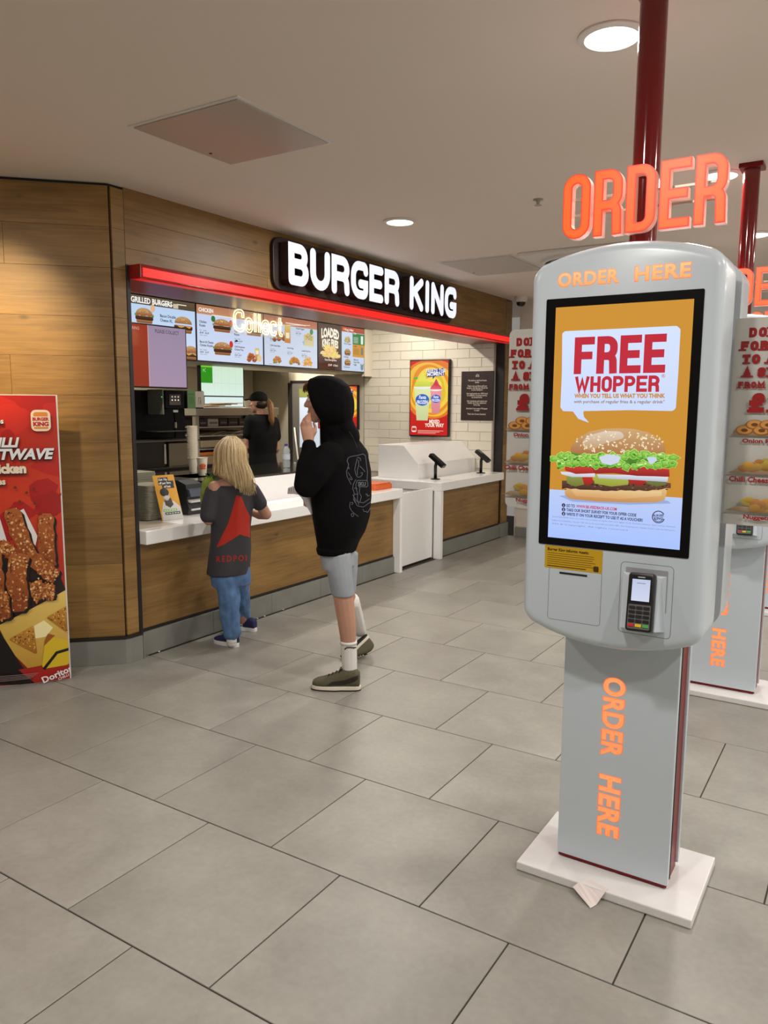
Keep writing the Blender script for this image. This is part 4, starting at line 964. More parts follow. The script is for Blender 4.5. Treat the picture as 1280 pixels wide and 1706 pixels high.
b = MB(); b.bbox(-5.46, -5.445, 5.0, 5.12, 1.006, 1.50, .002); b.build('post', M_BLKP, t2)
# heated steel rack
XS = -6.15
zz = lambda py, px=390: onX(px, py, XS).z
r0, r1 = onX(326, 700, XS).y, onX(462, 700, XS).y
t = thing('steel_rack', (XS, (r0 + r1) / 2, 0), 'stainless steel food holding rack behind the counter staff', 'rack')
b = MB(); b.bbox(XS - .5, XS + .02, r0 - .01, r1 + .01, zz(692), zz(679), .004); b.build('top_hood', M_STEEL, t)
for y in (r0, r1 - .05):
    for x in (XS - .05, XS - .5): b = MB(); b.bbox(x, x + .05, y, y + .05, .001, zz(692), .003); b.build('post', M_STEEL, t)
for py in (710, 724, 745, 770):
    b = MB(); b.bbox(XS - .5, XS, r0 + .05, r1 - .05, zz(py) - .012, zz(py), .002); b.build('shelf', M_STEEL, t)
b = MB(); b.bbox(XS - .03, XS + .01, r0 + .05, r1 - .05, zz(743), zz(732), .003); b.build('lip', mat('steel_lip', (176, 166, 142), .35, metal=.6), t)
b = MB(); b.box(XS - .5, XS - .49, r0, r1, .001, zz(692)); b.build('back_panel', M_STEELD, t)
y = r0 + .1
for k in range(5):
    w = .13 + .03 * (k % 2); tt = thing('food_box', (XS - .2, y + w / 2, zz(710)), ['dark food box on the top rack shelf, first from the left', 'white striped food box on the top rack shelf', 'dark food box on the top rack shelf right of the white one', 'dark food box on the top rack shelf, fourth from the left', 'brownish food box on the top rack shelf, last of the row'][k], 'box', 'food boxes on the steel rack')
    b = MB(); b.bbox(XS - .3, XS - .06, y, y + w, zz(710) + .0005, zz(710) + .085, .006); b.build('box', mat('box_%d' % k, ((30, 26, 26), (170, 164, 150), (26, 24, 28), (32, 28, 26), (60, 40, 30))[k], .5), tt)
    b = MB(); b.bbox(XS - .06, XS - .057, y + .02, y + w - .02, zz(710) + .03, zz(710) + .05, .001); b.build('label', mat('box_label', (110, 100, 92), .6), tt); y += w + .012
t = thing('wrapping_paper', (XS - .2, r0 + .4, zz(724)), 'loose sheets of wrapping paper on the middle rack shelf', 'paper')
for k in range(7):
    q = MB(); yy = r0 + .08 + k * .09; q.prism([(yy, 0), (yy + .22, .03 + .005 * (k % 3)), (yy + .22, .033 + .005 * (k % 3)), (yy, .004)], lambda u, v, w: Vector((XS - .35 + w, u, zz(724) + .0005 + v)), 0, .3 + .01 * k); q.build('sheet', mat('paper_tan_%d' % (k % 3), ((120, 106, 82), (90, 78, 62), (150, 138, 112))[k % 3], .7), t)
t = thing('orange_food_tray', (XS - .2, r0 + .3, zz(770)), 'orange and white food tray on the low rack shelf behind the girl', 'tray')
b = MB(); b.bbox(XS - .4, XS - .03, r0 + .06, r0 + .55, zz(770) + .0005, zz(756), .008); b.build('body', mat('tray_tan', (170, 146, 116), .5), t)
b = MB(); b.bbox(XS - .4, XS - .02, r0 + .06, r0 + .55, zz(756), zz(751), .004); b.build('rim', mat('tray_orange', (196, 110, 40), .5), t)
t = thing('paper_stack', (XS - .2, r0 + .5, zz(679)), 'untidy brown paper bags lying on top of the steel rack', 'paper bags')
for k in range(5):
    q = MB(); yy = r0 + .15 + .1 * k; q.prism(rrect(0, .32, 0, .24, .01, 2), lambda u, v, w: Vector((XS - .35 + v, yy + u, zz(679) + .0005 + .011 * k + w + .02 * max(0, u - .2))), 0, .009); q.build('bag', mat('bag_%d' % (k % 3), ((96, 74, 50), (190, 178, 150), (120, 96, 66))[k % 3], .8), t)
t = thing('steel_pot', (XS - .2, r1 - .3, zz(679)), 'small steel tub on top of the rack near the staff cap', 'tub')
b = MB(); b.lathe([(.07, 0), (.085, .09), (.09, .092), (.08, .09), (.066, .008)], (XS - .15, r1 - .3, zz(679) + .0005), 20); b.build('tub', mat('grey_tub', (130, 124, 110), .4), t, 'auto')
# doors on the kitchen end wall
d0, d1 = onY(488, 640, YW).x, onY(520, 640, YW).x
ztop = onY(500, 638, YW).z
b = MB(); b.box(d0, -6.25, YW - .05, YW - .001, 0, ztop); D1 = struct(b, 'door_1', mat('door_grey', (104, 100, 92), .4, metal=.3))
b = MB(); b.bbox(d0 - .04, d0 + .03, YW - .06, YW - .001, 0, ztop, .003); struct(b, 'door_frame', M_BLACK, D1)
b = MB(); b.bbox(d0, -6.2, YW - .06, YW - .001, ztop, ztop + .03, .003); struct(b, 'door_frame', M_BLACK, D1)
g = onY(503, 655, YW).x
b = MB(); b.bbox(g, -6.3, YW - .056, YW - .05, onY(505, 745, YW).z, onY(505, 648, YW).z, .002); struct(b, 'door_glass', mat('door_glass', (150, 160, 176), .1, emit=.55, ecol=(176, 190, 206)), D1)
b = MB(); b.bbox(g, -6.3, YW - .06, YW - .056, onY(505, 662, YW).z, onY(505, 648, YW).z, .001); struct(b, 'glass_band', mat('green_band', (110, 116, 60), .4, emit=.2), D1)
b = MB(); b.tube([(g - .06, YW - .09, onY(500, 712, YW).z), (g - .02, YW - .11, onY(500, 735, YW).z), (g, YW - .09, onY(500, 765, YW).z)], .012, 8); struct(b, 'door_handle', mat('white_handle', (220, 220, 214), .3), D1)
s0 = onY(458, 640, YW).x
b = MB(); b.bbox(-7.5, d0 - .04, YW - .03, YW - .001, 0, 2.4, .002); struct(b, 'trim_10', M_STEEL)
b = MB(); b.bbox(-6.25, -5.63, YW - .012, YW - .001, 0, 2.4, .002); struct(b, 'trim_11', mat('cream_panel', (204, 196, 178), .45))
b = MB(); b.bbox(-7.5, -7.46, 3.1, 8.3, 0, 2.4, .002); struct(b, 'trim_12', mat('steel_cladding', (150, 143, 124), .4, metal=.25, var=.15, vscale=2))
# extractor hood
t = thing('extractor_hood', (-6.9, 7.4, 1.95), 'steel extractor hood over the kitchen, behind the menu screens', 'hood')
b = MB(); b.prism([(-7.45, 2.0), (-6.7, 2.0), (-6.7, 2.12), (-7.2, 2.45), (-7.45, 2.45)], lambda u, v, w: Vector((u, 8.2 - w, v)), 0, 1.8, .004); b.build('hood', M_STEEL, t)
# kitchen ceiling lights
def tube_light(x, y0, y1, label, w):
    t = thing('kitchen_light', (x, (y0 + y1) / 2, CEIL), label, 'light', 'kitchen strip lights')
    b = MB(); b.bbox(x - .06, x + .06, y0, y1, CEIL - .03, CEIL, .004); b.build('housing', M_WHITE, t)
    b = MB(); b.bbox(x - .05, x + .05, y0 + .02, y1 - .02, CEIL - .042, CEIL - .03, .004); b.build('diffuser', mat('kitchen_diffuser', (255, 255, 255), .4, emit=5, ecol=(255, 240, 214)), t)
    ld = bpy.data.lights.new('kitchen_lamp', 'AREA'); ld.shape = 'RECTANGLE'; ld.size = .1; ld.size_y = y1 - y0 - .04; ld.energy = w; ld.color = (1, .92, .8)
    o = bpy.data.objects.new('kitchen_lamp', ld); COL.objects.link(o); o.parent = t; o.location = (0, 0, -.05)
tube_light(-4.75, 3.5, 4.9, 'kitchen strip light near the collection screen, hidden by the fascia', 22)
tube_light(-4.75, 6.6, 8.0, 'kitchen strip light near the tiled wall, hidden by the fascia', 30)
tube_light(-6.75, 4.4, 6.0, 'kitchen strip light behind the menu screens, above the coffee machine', 50)
tube_light(-6.45, 6.6, 8.0, 'kitchen strip light behind the menu screens, above the steel rack', 75)
# ------------------------------------------------------------------ order kiosk
KX, KY = -.645, 2.475
M_KW = mat('kiosk_white', (200, 211, 220), .3, coat=.35)
M_KW2 = mat('kiosk_base_white', (226, 224, 224), .4, var=.03, vscale=20)
M_KGREY = mat('kiosk_grey_core', (112, 104, 106), .4)
M_KRED = mat('kiosk_red', (120, 14, 16), .35, spec=.25)
M_GLOW = attr_mat('orange_lettering', emit=1.15, rough=.4)
M_ORD = mat('order_letter_edge', (60, 12, 8), .35, emit=.95, ecol=(246, 50, 34)); M_ORDI = mat('order_letter_face', (60, 20, 10), .35, emit=1.05, ecol=(255, 104, 34)); M_ORDM = mat('order_letter_mid', (60, 16, 10), .35, emit=1.0, ecol=(254, 74, 30))
M_ORDS = mat('order_letter_side', (226, 190, 180), .35, emit=.25, ecol=(255, 150, 120))
def fit_text(p, s, x0, x1, y0, y1, c, bold=0.0, c2=None, rot=False, spacing=1.0):
    """lettering scaled into a box; rot: reads downwards"""
    V, Fc = text_mesh(s, 1, bold, 'LEFT', spacing=spacing, res=5 if len(s) < 8 else 2); ax = min(v[0] for v in V); bx = max(v[0] for v in V); ay = min(v[1] for v in V); by = max(v[1] for v in V)
    if rot: W_ = [(x0 + (v[1] - ay) / (by - ay) * (x1 - x0), y1 - (v[0] - ax) / (bx - ax) * (y1 - y0)) for v in V]
    else: W_ = [(x0 + (v[0] - ax) / (bx - ax) * (x1 - x0), y0 + (v[1] - ay) / (by - ay) * (y1 - y0)) for v in V]
    ca = rgb(c); cb = rgb(c2) if c2 else ca
    for f in Fc:
        q = [W_[i] for i in f]; cc = [tuple(cb[k] + (ca[k] - cb[k]) * (pt[1] - y0) / (y1 - y0) for k in range(3)) for pt in q]; p._tri(q, cc)
K = thing('order_kiosk', (KX, KY, 0), 'nearest white self order kiosk with burger screen and glowing orange sign', 'kiosk', 'self order kiosks in a row')
b = MB(); b.bbox(KX - .272, KX + .285, KY - .195, KY + .195, .001, .031, .004); b.build('base_plate', M_KW2, K)
PX0, PX1, PY = KX - .17, KX + .19, 2.388
b = MB(); b.bbox(PX0, PX1, PY, PY + .02, .045, .84, .003); b.build('pedestal_panel', M_KW, K)
b = MB(); b.bbox(PX0, PX1, 2 * KY - PY - .02, 2 * KY - PY, .045, .84, .003); b.build('pedestal_panel', M_KW, K)
b = MB(); b.bbox(PX0 + .012, PX1 - .008, PY + .02, 2 * KY - PY - .02, .031, .86, .002); b.build('pedestal_core', M_KRED, K)
b = MB(); b.bbox(PX0 + .004, PX1 - .004, PY + .003, PY + .018, .036, .046, .001); b.build('red_foot_line', M_KRED, K)
b = MB(); b.bbox(PX1 - .012, PX1 - .004, PY + .05, PY + .062, .04, .84, .001); b.build('side_line', M_BLACK, K)
for w_, za, zb in (('ORDER', .424, .690), ('HERE', .152, .362)):
    p = Pic(lambda u, v, k: Vector((u, PY - .0006 - k, v))); fit_text(p, w_, -.685, -.612, za, zb, (255, 110, 56), .05, (255, 104, 50), True, 1.08); p.up(2); fit_text(p, w_, -.6825, -.6145, za + .002, zb - .002, (255, 150, 92), .034, (255, 140, 82), True, 1.08)
    o = p.build('pedestal_lettering', M_GLOW, K); o['label'] = 'glowing orange lettering running down the pedestal'
# head
def outline(k=0.0):
    hw = .27 - k; o = []
    top = [(hw * (1 - 2 * i / 20), 1.997 - .052 * (1 - 2 * i / 20) ** 2 - k) for i in range(21)]
    bot = [(-hw * (1 - 2 * i / 20), .818 + .058 * (1 - 2 * i / 20) ** 2 + k) for i in range(21)]
    pts = bot + top; R = [0] * len(pts); R[0] = R[20] = .075; R[21] = R[41] = .06
    # open the long runs next to the corners so that they can be rounded
    keep = [i for i in range(len(pts)) if i not in (1, 2, 18, 19, 22, 23, 39, 40)]
    pts = [(KX + pts[i][0], pts[i][1]) for i in keep]; R = [R[i] for i in keep]
    return rounded(pts, R, True, 8)
YH = 2.25
b = MB(); b.prism(outline(), fY(2.42), 0, .17, .028); H1 = b.build('front_shell', M_KW, K, 'auto')
b = MB(); b.prism(outline(), lambda u, v, w: Vector((2 * KX - u, 2.53 + w, v)), 0, .17, .028); b.build('rear_shell', M_KW, K, 'auto')
b = MB(); b.prism(outline(.022), fY(2.53), 0, .11); b.build('core', M_KGREY, K, 'auto')
b = MB(); b.prism(rrect(KX - .2185, KX + .2215, 1.12, 1.851, .004, 2), fY(YH), -.004, .003, .001); b.build('screen_bezel', mat('kiosk_bezel', (6, 6, 7), .3, spec=.2), H1)
# picture on the screen
def S(zx, zy):
    q = onY(860 + zx * .31656, 400 + zy * .31653, YH); return (q.x, q.z)
fs = lambda u, v, k: Vector((u, YH - .0036 - k, v))
ax0, ax1, az0, az1 = -.8335, -.4485, 1.143, 1.8255
p = Pic(fs, clip=(ax0, ax1, az0, az1), step=.0002)
p.rect(ax0, ax1, az0, az1, (206, 146, 52), (200, 138, 40)); p.up()
z_t = S(400, 1325)[1]; p.rect(ax0, ax1, az0, z_t, (186, 204, 246), (168, 194, 255)); p.up()
bub = [S(*q) for q in ((246, 490), (262, 480), (560, 466), (850, 452), (868, 470), (856, 700), (842, 900), (600, 895), (355, 900), (360, 930), (388, 962), (330, 940), (302, 902), (250, 900), (236, 880), (244, 700))]
p.poly(rounded(bub, [.008, .004, 0, .012, .008, 0, .012, 0, .004, 0, 0, 0, .004, .006, .004, 0], True, 4), (214, 228, 255), (204, 218, 252)); p.up()
l0, l1 = S(306, 700), S(797, 497); fw_ = (l1[0] - l0[0]) / 4.36
p.glyphs('FREE', l0[0], S(500, 703)[1], S(500, 505)[1] - S(500, 703)[1], fw_, fw_ * .12, fw_ * .185, (192, 36, 56), .4)
w0, w1 = S(312, 800), S(765, 710); fw_ = (w1[0] - w0[0]) / 8.1
p.glyphs('WHOPPER', w0[0], S(500, 800)[1], S(500, 716)[1] - S(500, 800)[1], fw_, fw_ * .1, fw_ * .16, (192, 36, 56), .4, widths={'W': fw_ * 1.42})
p.text('®', S(768, 725)[0], S(768, 725)[1], .014, (192, 36, 56))
fit_text(p, 'WHEN YOU TELL US WHAT YOU THINK', S(310, 830)[0], S(788, 830)[0], S(500, 832)[1], S(500, 808)[1], (200, 140, 52), .05)
fit_text(p, 'with purchase of regular fries & a regular drink*', S(308, 860)[0], S(786, 860)[0], S(500, 864)[1], S(500, 841)[1], (146, 122, 116), .02)
# the burger
rnd = random.Random(5)
def blob(pts, n=1): return [S(*q) for q in pts]
p.poly(blob([(230, 1345), (400, 1332), (800, 1370), (820, 1385), (600, 1392), (300, 1375)]), (150, 170, 214)); p.up()
bun = [(260, 1300), (262, 1340), (285, 1360), (420, 1374), (600, 1380), (740, 1379), (785, 1368), (796, 1330), (796, 1300)]
p.poly(blob(bun), (226, 190, 130), (196, 136, 76)); p.up(); p.poly(blob([(290, 1310), (500, 1318), (770, 1320), (770, 1345), (560, 1362), (320, 1346)]), (232, 202, 148), (214, 162, 100)); p.up()
top = [(246 + 572 * k / 24, 1262 + 4 * rnd.random() + (14 if k > 12 else 0) * (k - 12) / 12) for k in range(25)]; low = [(818 - 572 * k / 24, 1312 + 8 * rnd.random() - (8 if k > 20 or k < 3 else 0)) for k in range(25)]
p.poly(blob(top + low), (112, 72, 50), (58, 30, 24)); p.up()
for k in range(60): x, y = rnd.uniform(255, 810), rnd.uniform(1275, 1312); p.poly([S(x + rnd.uniform(4, 9) * math.cos(a), y + rnd.uniform(2, 5) * math.sin(a)) for a in (0, 1.3, 2.6, 3.9, 5.2)], rnd.choice(((140, 96, 70), (40, 20, 16), (90, 52, 38))))
p.up()
for x0, x1, c in ((268, 368, (112, 118, 44)), (412, 600, (146, 156, 50)), (688, 800, (96, 104, 48))): p.poly(blob([(x0, 1250), (x0 + 12, 1236), (x1 - 12, 1240), (x1, 1256), (x1 - 6, 1286), ((x0 + x1) / 2, 1296), (x0 + 6, 1280)]), tuple(v + 30 for v in c), c)
for x0, x1 in ((352, 412), (590, 690)): p.poly(blob([(x0, 1250), (x0 + 20, 1226), (x1 - 12, 1230), (x1, 1270), (x1 - 24, 1292), (x0 + 10, 1280)]), (206, 44, 34), (150, 24, 22))
p.up(); p.poly(blob([(238, 1218), (420, 1226), (420, 1246), (300, 1246), (246, 1232)]), (226, 228, 236), (190, 196, 210)); p.poly(blob([(430, 1232), (620, 1236), (805, 1246), (800, 1272), (640, 1262), (440, 1252)]), (222, 224, 236), (180, 188, 206)); p.up()
p.poly(blob([(260, 1186), (400, 1190), (430, 1226), (320, 1230), (264, 1212)]), (204, 56, 46), (160, 28, 26)); p.poly(blob([(400, 1188), (560, 1180), (810, 1206), (812, 1244), (640, 1240), (520, 1226), (420, 1228)]), (198, 50, 46), (140, 22, 28)); p.up()
dome = [(290, 1120), (296, 1086), (330, 1042), (390, 1008), (460, 993), (540, 990), (620, 993), (700, 1012), (756, 1046), (786, 1086), (795, 1130), (700, 1150), (400, 1140)]
p.poly(rounded(blob(dome), .02, True, 3), (206, 166, 118), (166, 108, 58)); p.up(); p.poly(rounded(blob([(340, 1080), (380, 1030), (470, 1005), (560, 1006), (580, 1040), (470, 1070), (400, 1110)]), .02, True, 3), (224, 206, 186), (190, 146, 96)); p.up()
for k in range(120):
    a = rnd.uniform(0, 2 * PI); q = rnd.random() ** .5; x = 545 + 235 * q * math.cos(a); y = 1062 - 62 * q * math.sin(a); ang2 = rnd.uniform(0, PI); e1, e2 = 6.5, 3.6
    p.poly([S(x + e1 * math.cos(g) * math.cos(ang2) - e2 * math.sin(g) * math.sin(ang2), y + e1 * math.cos(g) * math.sin(ang2) + e2 * math.sin(g) * math.cos(ang2)) for g in [2 * PI * i / 7 for i in range(7)]], rnd.choice(((244, 226, 190), (232, 206, 160), (250, 240, 214))))
p.up()
p.poly(blob([(226, 1128), (300, 1118), (420, 1138), (560, 1132), (660, 1124), (800, 1136), (846, 1150), (842, 1182), (760, 1196), (640, 1186), (520, 1200), (420, 1196), (320, 1190), (240, 1172)]), (84, 146, 40), (52, 104, 26))
def ruffle(cx, cy, rx, ry, sd):
    r = random.Random(sd); ph = r.uniform(0, 6.28); n = 30
    for s_, c1, c2 in ((1.0, (196, 232, 128), (150, 206, 84)), (.86, (126, 194, 62), (92, 164, 44)), (.5, (166, 214, 98), (110, 178, 54))):
        g = [(cx + rx * s_ * math.cos(a) * (1 + .16 * math.sin(5 * a + ph) + .08 * math.sin(9 * a + 2 * ph)), cy + ry * s_ * math.sin(a) * (1 + .2 * math.sin(4 * a + ph * 2) + .1 * math.sin(7 * a))) for a in [2 * PI * k / n for k in range(n)]]
        p.poly(blob(g), c1, c2)
for k in range(22):
    cx = 222 + 616 * k / 21; ruffle(cx + rnd.uniform(-8, 8), 1142 + rnd.uniform(-16, 12) + (6 if 8 < k < 12 else 0), rnd.uniform(26, 40), rnd.uniform(16, 25), k)
for k in range(16):
    cx = 240 + 590 * k / 15; ruffle(cx + rnd.uniform(-10, 10), 1180 + rnd.uniform(-12, 16), rnd.uniform(20, 32), rnd.uniform(16, 26), 50 + k)
for k in range(40):
    x, y = rnd.uniform(225, 840), rnd.uniform(1125, 1200); p.poly([S(x + rnd.uniform(5, 14) * math.cos(a), y + rnd.uniform(3, 7) * math.sin(a)) for a in (0, 1, 2.1, 3.1, 4.2, 5.3)], rnd.choice(((60, 120, 34), (78, 146, 44), (206, 238, 150))))
p.poly(rounded(blob([(440, 1140), (500, 1126), (560, 1138), (545, 1170), (500, 1184), (460, 1172)]), .004), (206, 214, 236)); p.poly(rounded(blob([(690, 1140), (740, 1140), (750, 1160), (712, 1180)]), .004), (200, 212, 232)); p.up()
# small print at the foot
INK = (36, 34, 66)
for k, (y, s) in enumerate(((1400, 'GO TO:'), (1423, 'TAKE OUR SHORT SURVEY FOR YOUR OFFER CODE'), (1446, 'WRITE IT ON YOUR RECEIPT TO USE IT AS A VOUCHER!'))):
    x0, zb = S(272, y)[0], S(450, y + 16)[1]; hgt = .0092
    p.poly(ell(S(257, y)[0], zb + hgt / 2, .0058, .0058, 14), INK); p.up(); p.text(str(k + 1), S(257, y)[0], zb + .001, .009, (206, 220, 255), .02, 'CENTER'); p.up(-1)
    x1 = (S(318, y)[0], S(640, y)[0], S(674, y)[0])[k]; fit_text(p, s, x0, x1, zb, zb + hgt, INK, .03)
    if k == 0: fit_text(p, 'WWW.BK-FEEDBACK-UK.COM', S(324, y)[0], S(537, y)[0], zb, zb + hgt, (196, 36, 60), .03)
for k, s in enumerate(('*Free WHOPPER when you make any purchase of regular fries and regular drink. Excludes delivery. Valid receipt required.', 'Subject to availability, one per visit, not to be used with any other offer. See restaurant for details of your visit and full terms.', 'TM & Copyright. All rights reserved.')):
    zb = S(500, 1478 + 19 * k)[1]; fit_text(p, s, S(196, 1480)[0], (S(845, 1500)[0], S(845, 1500)[0], S(600, 1500)[0])[k], zb - .003, zb + .002, (110, 118, 160))
lc = S(755, 1455); p.line(ell(lc[0], lc[1], .0165, .0165, 24)[2:], .0025, INK); p.text('BURGER', lc[0], lc[1] + .0015, .0085, INK, .03, 'CENTER', .9, 0, .1); p.text('KING', lc[0] + .001, lc[1] - .0075, .0105, INK, .03, 'CENTER', 1, 0, .1); p.line(ell(lc[0], lc[1] - .001, .012, .012, 8, 3.6, 5.8), .0018, INK)
o = p.build('screen_picture', attr_mat('kiosk_screen', emit=1.0, rough=.1), H1)
# lit header
p = Pic(lambda u, v, k: Vector((u, YH - .0005 - k, v))); 
for w_, xa, xb in (('ORDER', -.832, -.652), ('HERE', -.611, -.460)):
    p = Pic(lambda u, v, k: Vector((u, YH - .0005 - k, v))); fit_text(p, w_, xa, xb, 1.8825, 1.924, (255, 130, 66), .045, (255, 120, 60), spacing=1.1); p.up(2); fit_text(p, w_, xa + .0015, xb - .0015, 1.884, 1.9225, (255, 186, 122), .03, (255, 160, 92), spacing=1.1); p.build('header_lettering', M_GLOW, H1)
# printer flap, sticker, reader
M_LINE = mat('panel_joint', (120, 124, 128), .5)
def frame_line(x0, x1, z0, z1, r, wd, parent, name):
    P_ = rrect(x0, x1, z0, z1, r, 4); p = Pic(lambda u, v, k: Vector((u, YH - .0004 - k, v))); p.line(P_, wd, (116, 120, 124), True); p.build(name, M_PRINT, parent)
frame_line(-.827, -.664, .888, 1.05, .008, .0012, H1, 'printer_flap_joint'); frame_line(-.609, -.461, .882, 1.092, .012, .0014, H1, 'reader_panel_joint')
b = MB(); b.bbox(-.794, -.708, YH - .002, YH + .002, 1.033, 1.039, .001, 1); b.build('printer_slot', M_BLACK, H1)
p = Pic(lambda u, v, k: Vector((u, YH - .0008 - k, v))); p.rect(-.842, -.664, 1.048, 1.117, (200, 158, 26)); p.up(); p.text('Burger King informs guests:', -.834, 1.102, .0125, (40, 28, 10), .03, sx=.92)
for k in range(6): p.rect(-.834, -.69 + .012 * math.sin(k * 3), 1.094 - .0065 * k, 1.0955 - .0065 * k, (96, 72, 14))
p.rect(-.834, -.712, 1.0535, 1.056, (40, 28, 10)); p.rect(-.69, -.674, 1.051, 1.068, (70, 50, 12), r=.004); p.build('yellow_sticker', M_PRINT, H1)
t = MB(); fr = lambda u, v, w: Vector((u, YH - w, v))
b = MB(); b.prism(rrect(-.594, -.476, .955, 1.078, .003, 2), fr, -.002, .001); b.build('reader_recess', mat('recess_grey', (150, 152, 156), .5), H1)
V8 = [(-.602, YH, .900), (-.478, YH, .900), (-.478, YH, 1.062), (-.602, YH, 1.062), (-.588, YH - .058, .912), (-.492, YH - .058, .912), (-.490, YH - .012, 1.058), (-.590, YH - .012, 1.058)]
b = MB(); b.add(V8, [(3, 2, 1, 0), (4, 5, 6, 7), (0, 1, 5, 4), (1, 2, 6, 5), (2, 3, 7, 6), (3, 0, 4, 7)]); b.build('reader_cradle', M_KW, H1)
rc = Vector((-.537, YH - .041, .988)); ru_ = Vector((.993, 0, .03)).normalized(); rv_ = Vector((-.05, .31, .95)).normalized(); rn = ru_.cross(rv_).normalized()
fR = lambda u, v, w: rc + ru_ * u + rv_ * v + rn * w
b = MB(); b.prism(rrect(-.037, .037, -.083, .083, .009), fR, -.02, .012, .004); b.build('card_terminal', mat('terminal_black', (22, 22, 24), .3), K, 'auto')
TM = K.children[-1]
b = MB(); b.prism(rrect(-.030, .030, -.004, .074, .003), fR, .012, .013); b.build('terminal_bezel', M_BEZ, TM)
p = Pic(lambda u, v, k: fR(u, v, .0135 + k)); p.rect(-.025, .025, .002, .064, (190, 200, 226), (206, 214, 236)); p.up(); p.rect(-.012, .012, .052, .0535, (90, 96, 110)); p.rect(-.010, .010, .0685, .0715, (150, 150, 152)); p.build('terminal_screen', M_SCR, TM)
b = MB(); b.prism(rrect(-.031, .031, -.077, -.008, .004), fR, .012, .0128); b.build('keypad', mat('keypad_grey', (96, 96, 100), .4), TM)
for i in range(5):
    for j in range(3):
        x, z = -.02 + .02 * j, -.017 - .0125 * i
        mk = mat('key_black', (26, 26, 28), .35) if i < 4 else [mat('key_red', (196, 40, 40), .35), mat('key_yellow', (222, 190, 40), .35), mat('key_green', (80, 170, 70), .35)][j]
        b = MB(); b.prism(rrect(x - .0085, x + .0085, z - .0042, z + .0042, .0015, 2), fR, .0128, .0152); b.build('key', mk, TM)
# pole and sign
b = MB(); b.tube([(KX - .004, 2.462, 1.95), (KX - .004, 2.462, CEIL)], .0395, 28); b.build('pole', mat('pole_red', (112, 6, 8), .1, coat=.25), K, 'auto')
b = MB(); b.bbox(KX - .06, KX + .052, 2.405, 2.52, CEIL - .022, CEIL, .003); b.build('ceiling_flange', M_KRED, K)
b = MB(); b.bbox(KX - .232, KX + .232, 2.432, 2.438, 2.118, 2.126, .001); b.build('sign_rail', M_STEEL, K)
b = MB(); b.bbox(KX - .232, KX + .232, 2.432, 2.438, 2.165, 2.173, .001); b.build('sign_rail', M_STEEL, K)
letters3d('ORDER', -.879, 2.047, .19, .0105, .0855, .0142, fY(2.43), .03, 'sign_letter', [M_ORD, M_ORDS, M_ORDM, M_ORDI], K, .45, rim=(.0018, .0042))
# side wing panels
M_WING = mat('wing_print_board', (196, 192, 184), .35)
M_CLEAR = mat('clear_acrylic_sheet', (210, 214, 214), .06, alpha=.22)
SLAB = (150, 22, 26)
def wing(x0, x1, cxt, px0, px1, corners, name):
    fw2 = fY(2.446)
    b = MB(); b.prism(rounded([(x0, 1.2), (x1, 1.2), (x1, 1.788), (x0, 1.788)], corners, True, 5), fw2, 0, .003); W1 = b.build(name, M_CLEAR, K)
    p = Pic(lambda u, v, k: Vector((u, 2.4425 - k, v)))
    p.poly(rounded([(px0, 1.2), (px1, 1.2), (px1, 1.788), (px0, 1.788)], corners, True, 5), (196, 193, 186)); p.up()
    kw = dict(serif=.0075, align='CENTER'); nar = {"'": .008, 'I': .012, ' ': .01, 'M': .026}
    for z, s in ((1.734, "DON'T"), (1.697, 'FORGET'), (1.66, 'TO ADD'), (1.623, 'A SIDE')): p.glyphs(s, cxt, z, .027, .0205, .0045, .0042, SLAB, .5, widths=nar, space=.012, **kw)
    p.glyphs('FROM ONLY', cxt, 1.592, .019, .0135, .0035, .0027, SLAB, .5, serif=.0045, align='CENTER', widths={'M': .018}, space=.009)
    p.glyphs('£1', cxt - .002, 1.524, .055, .04, .008, .0075, SLAB, .5, serif=.014, align='CENTER', widths={'1': .03})
    for zb, s, sd in ((1.456, 'Onion Rings', 1), (1.347, 'Chilli Cheese Bites', 2), (1.238, 'Nuggets', 3)):
        fit_text(p, s, cxt - (.052, .08, .035)[sd - 1], cxt + (.052, .08, .035)[sd - 1], zb - .021, zb - .005, (150, 30, 34), .04)
        p.poly([(cxt - .085, zb + .004), (cxt + .07, zb + .002), (cxt + .085, zb + .017), (cxt - .055, zb + .018)], (170, 146, 116), (140, 116, 90)); p.up()
        r = random.Random(sd)
        if sd == 1:
            for q in range(7):
                a_, b_ = cxt - .045 + .02 * q + r.uniform(-.004, .004), zb + .018 + .016 * (q % 2); p.poly(ell(a_, b_, .024, .014), (150, 92, 40)); p.up(.3); p.poly(ell(a_, b_ + .001, .02, .0115), (206, 146, 74)); p.up(.3); p.poly(ell(a_, b_, .009, .005), (110, 66, 30)); p.up(.3)
        else: food_pile(p, cxt - .004, zb + .014, .1, .03, (186, 130, 60), (222, 176, 96), 16, sd, False)
        if sd == 3: p.up(); p.poly(ell(cxt + .052, zb + .036, .016, .017), (46, 120, 66)); p.up(); p.rect(cxt + .046, cxt + .058, zb + .034, zb + .038, (226, 236, 222))
    p.build('wing_print', M_PRINT, W1)
wing(-.395, -.172, -.281, -.372, -.172, [0, .015, .015, 0], 'side_panel')
wing(-1.063, -.90, -.984, -1.063, -.905, [.018, 0, 0, .018], 'side_panel')
K2 = copy_tree(K); K2.location = (KX, KY + 2.0, 0); K2['label'] = 'second white self order kiosk, partly hidden behind the nearest one'
K3 = copy_tree(K); K3.location = (KX, KY + 4.0, 0); K3['label'] = 'farthest self order kiosk at the right edge, only a sliver showing'
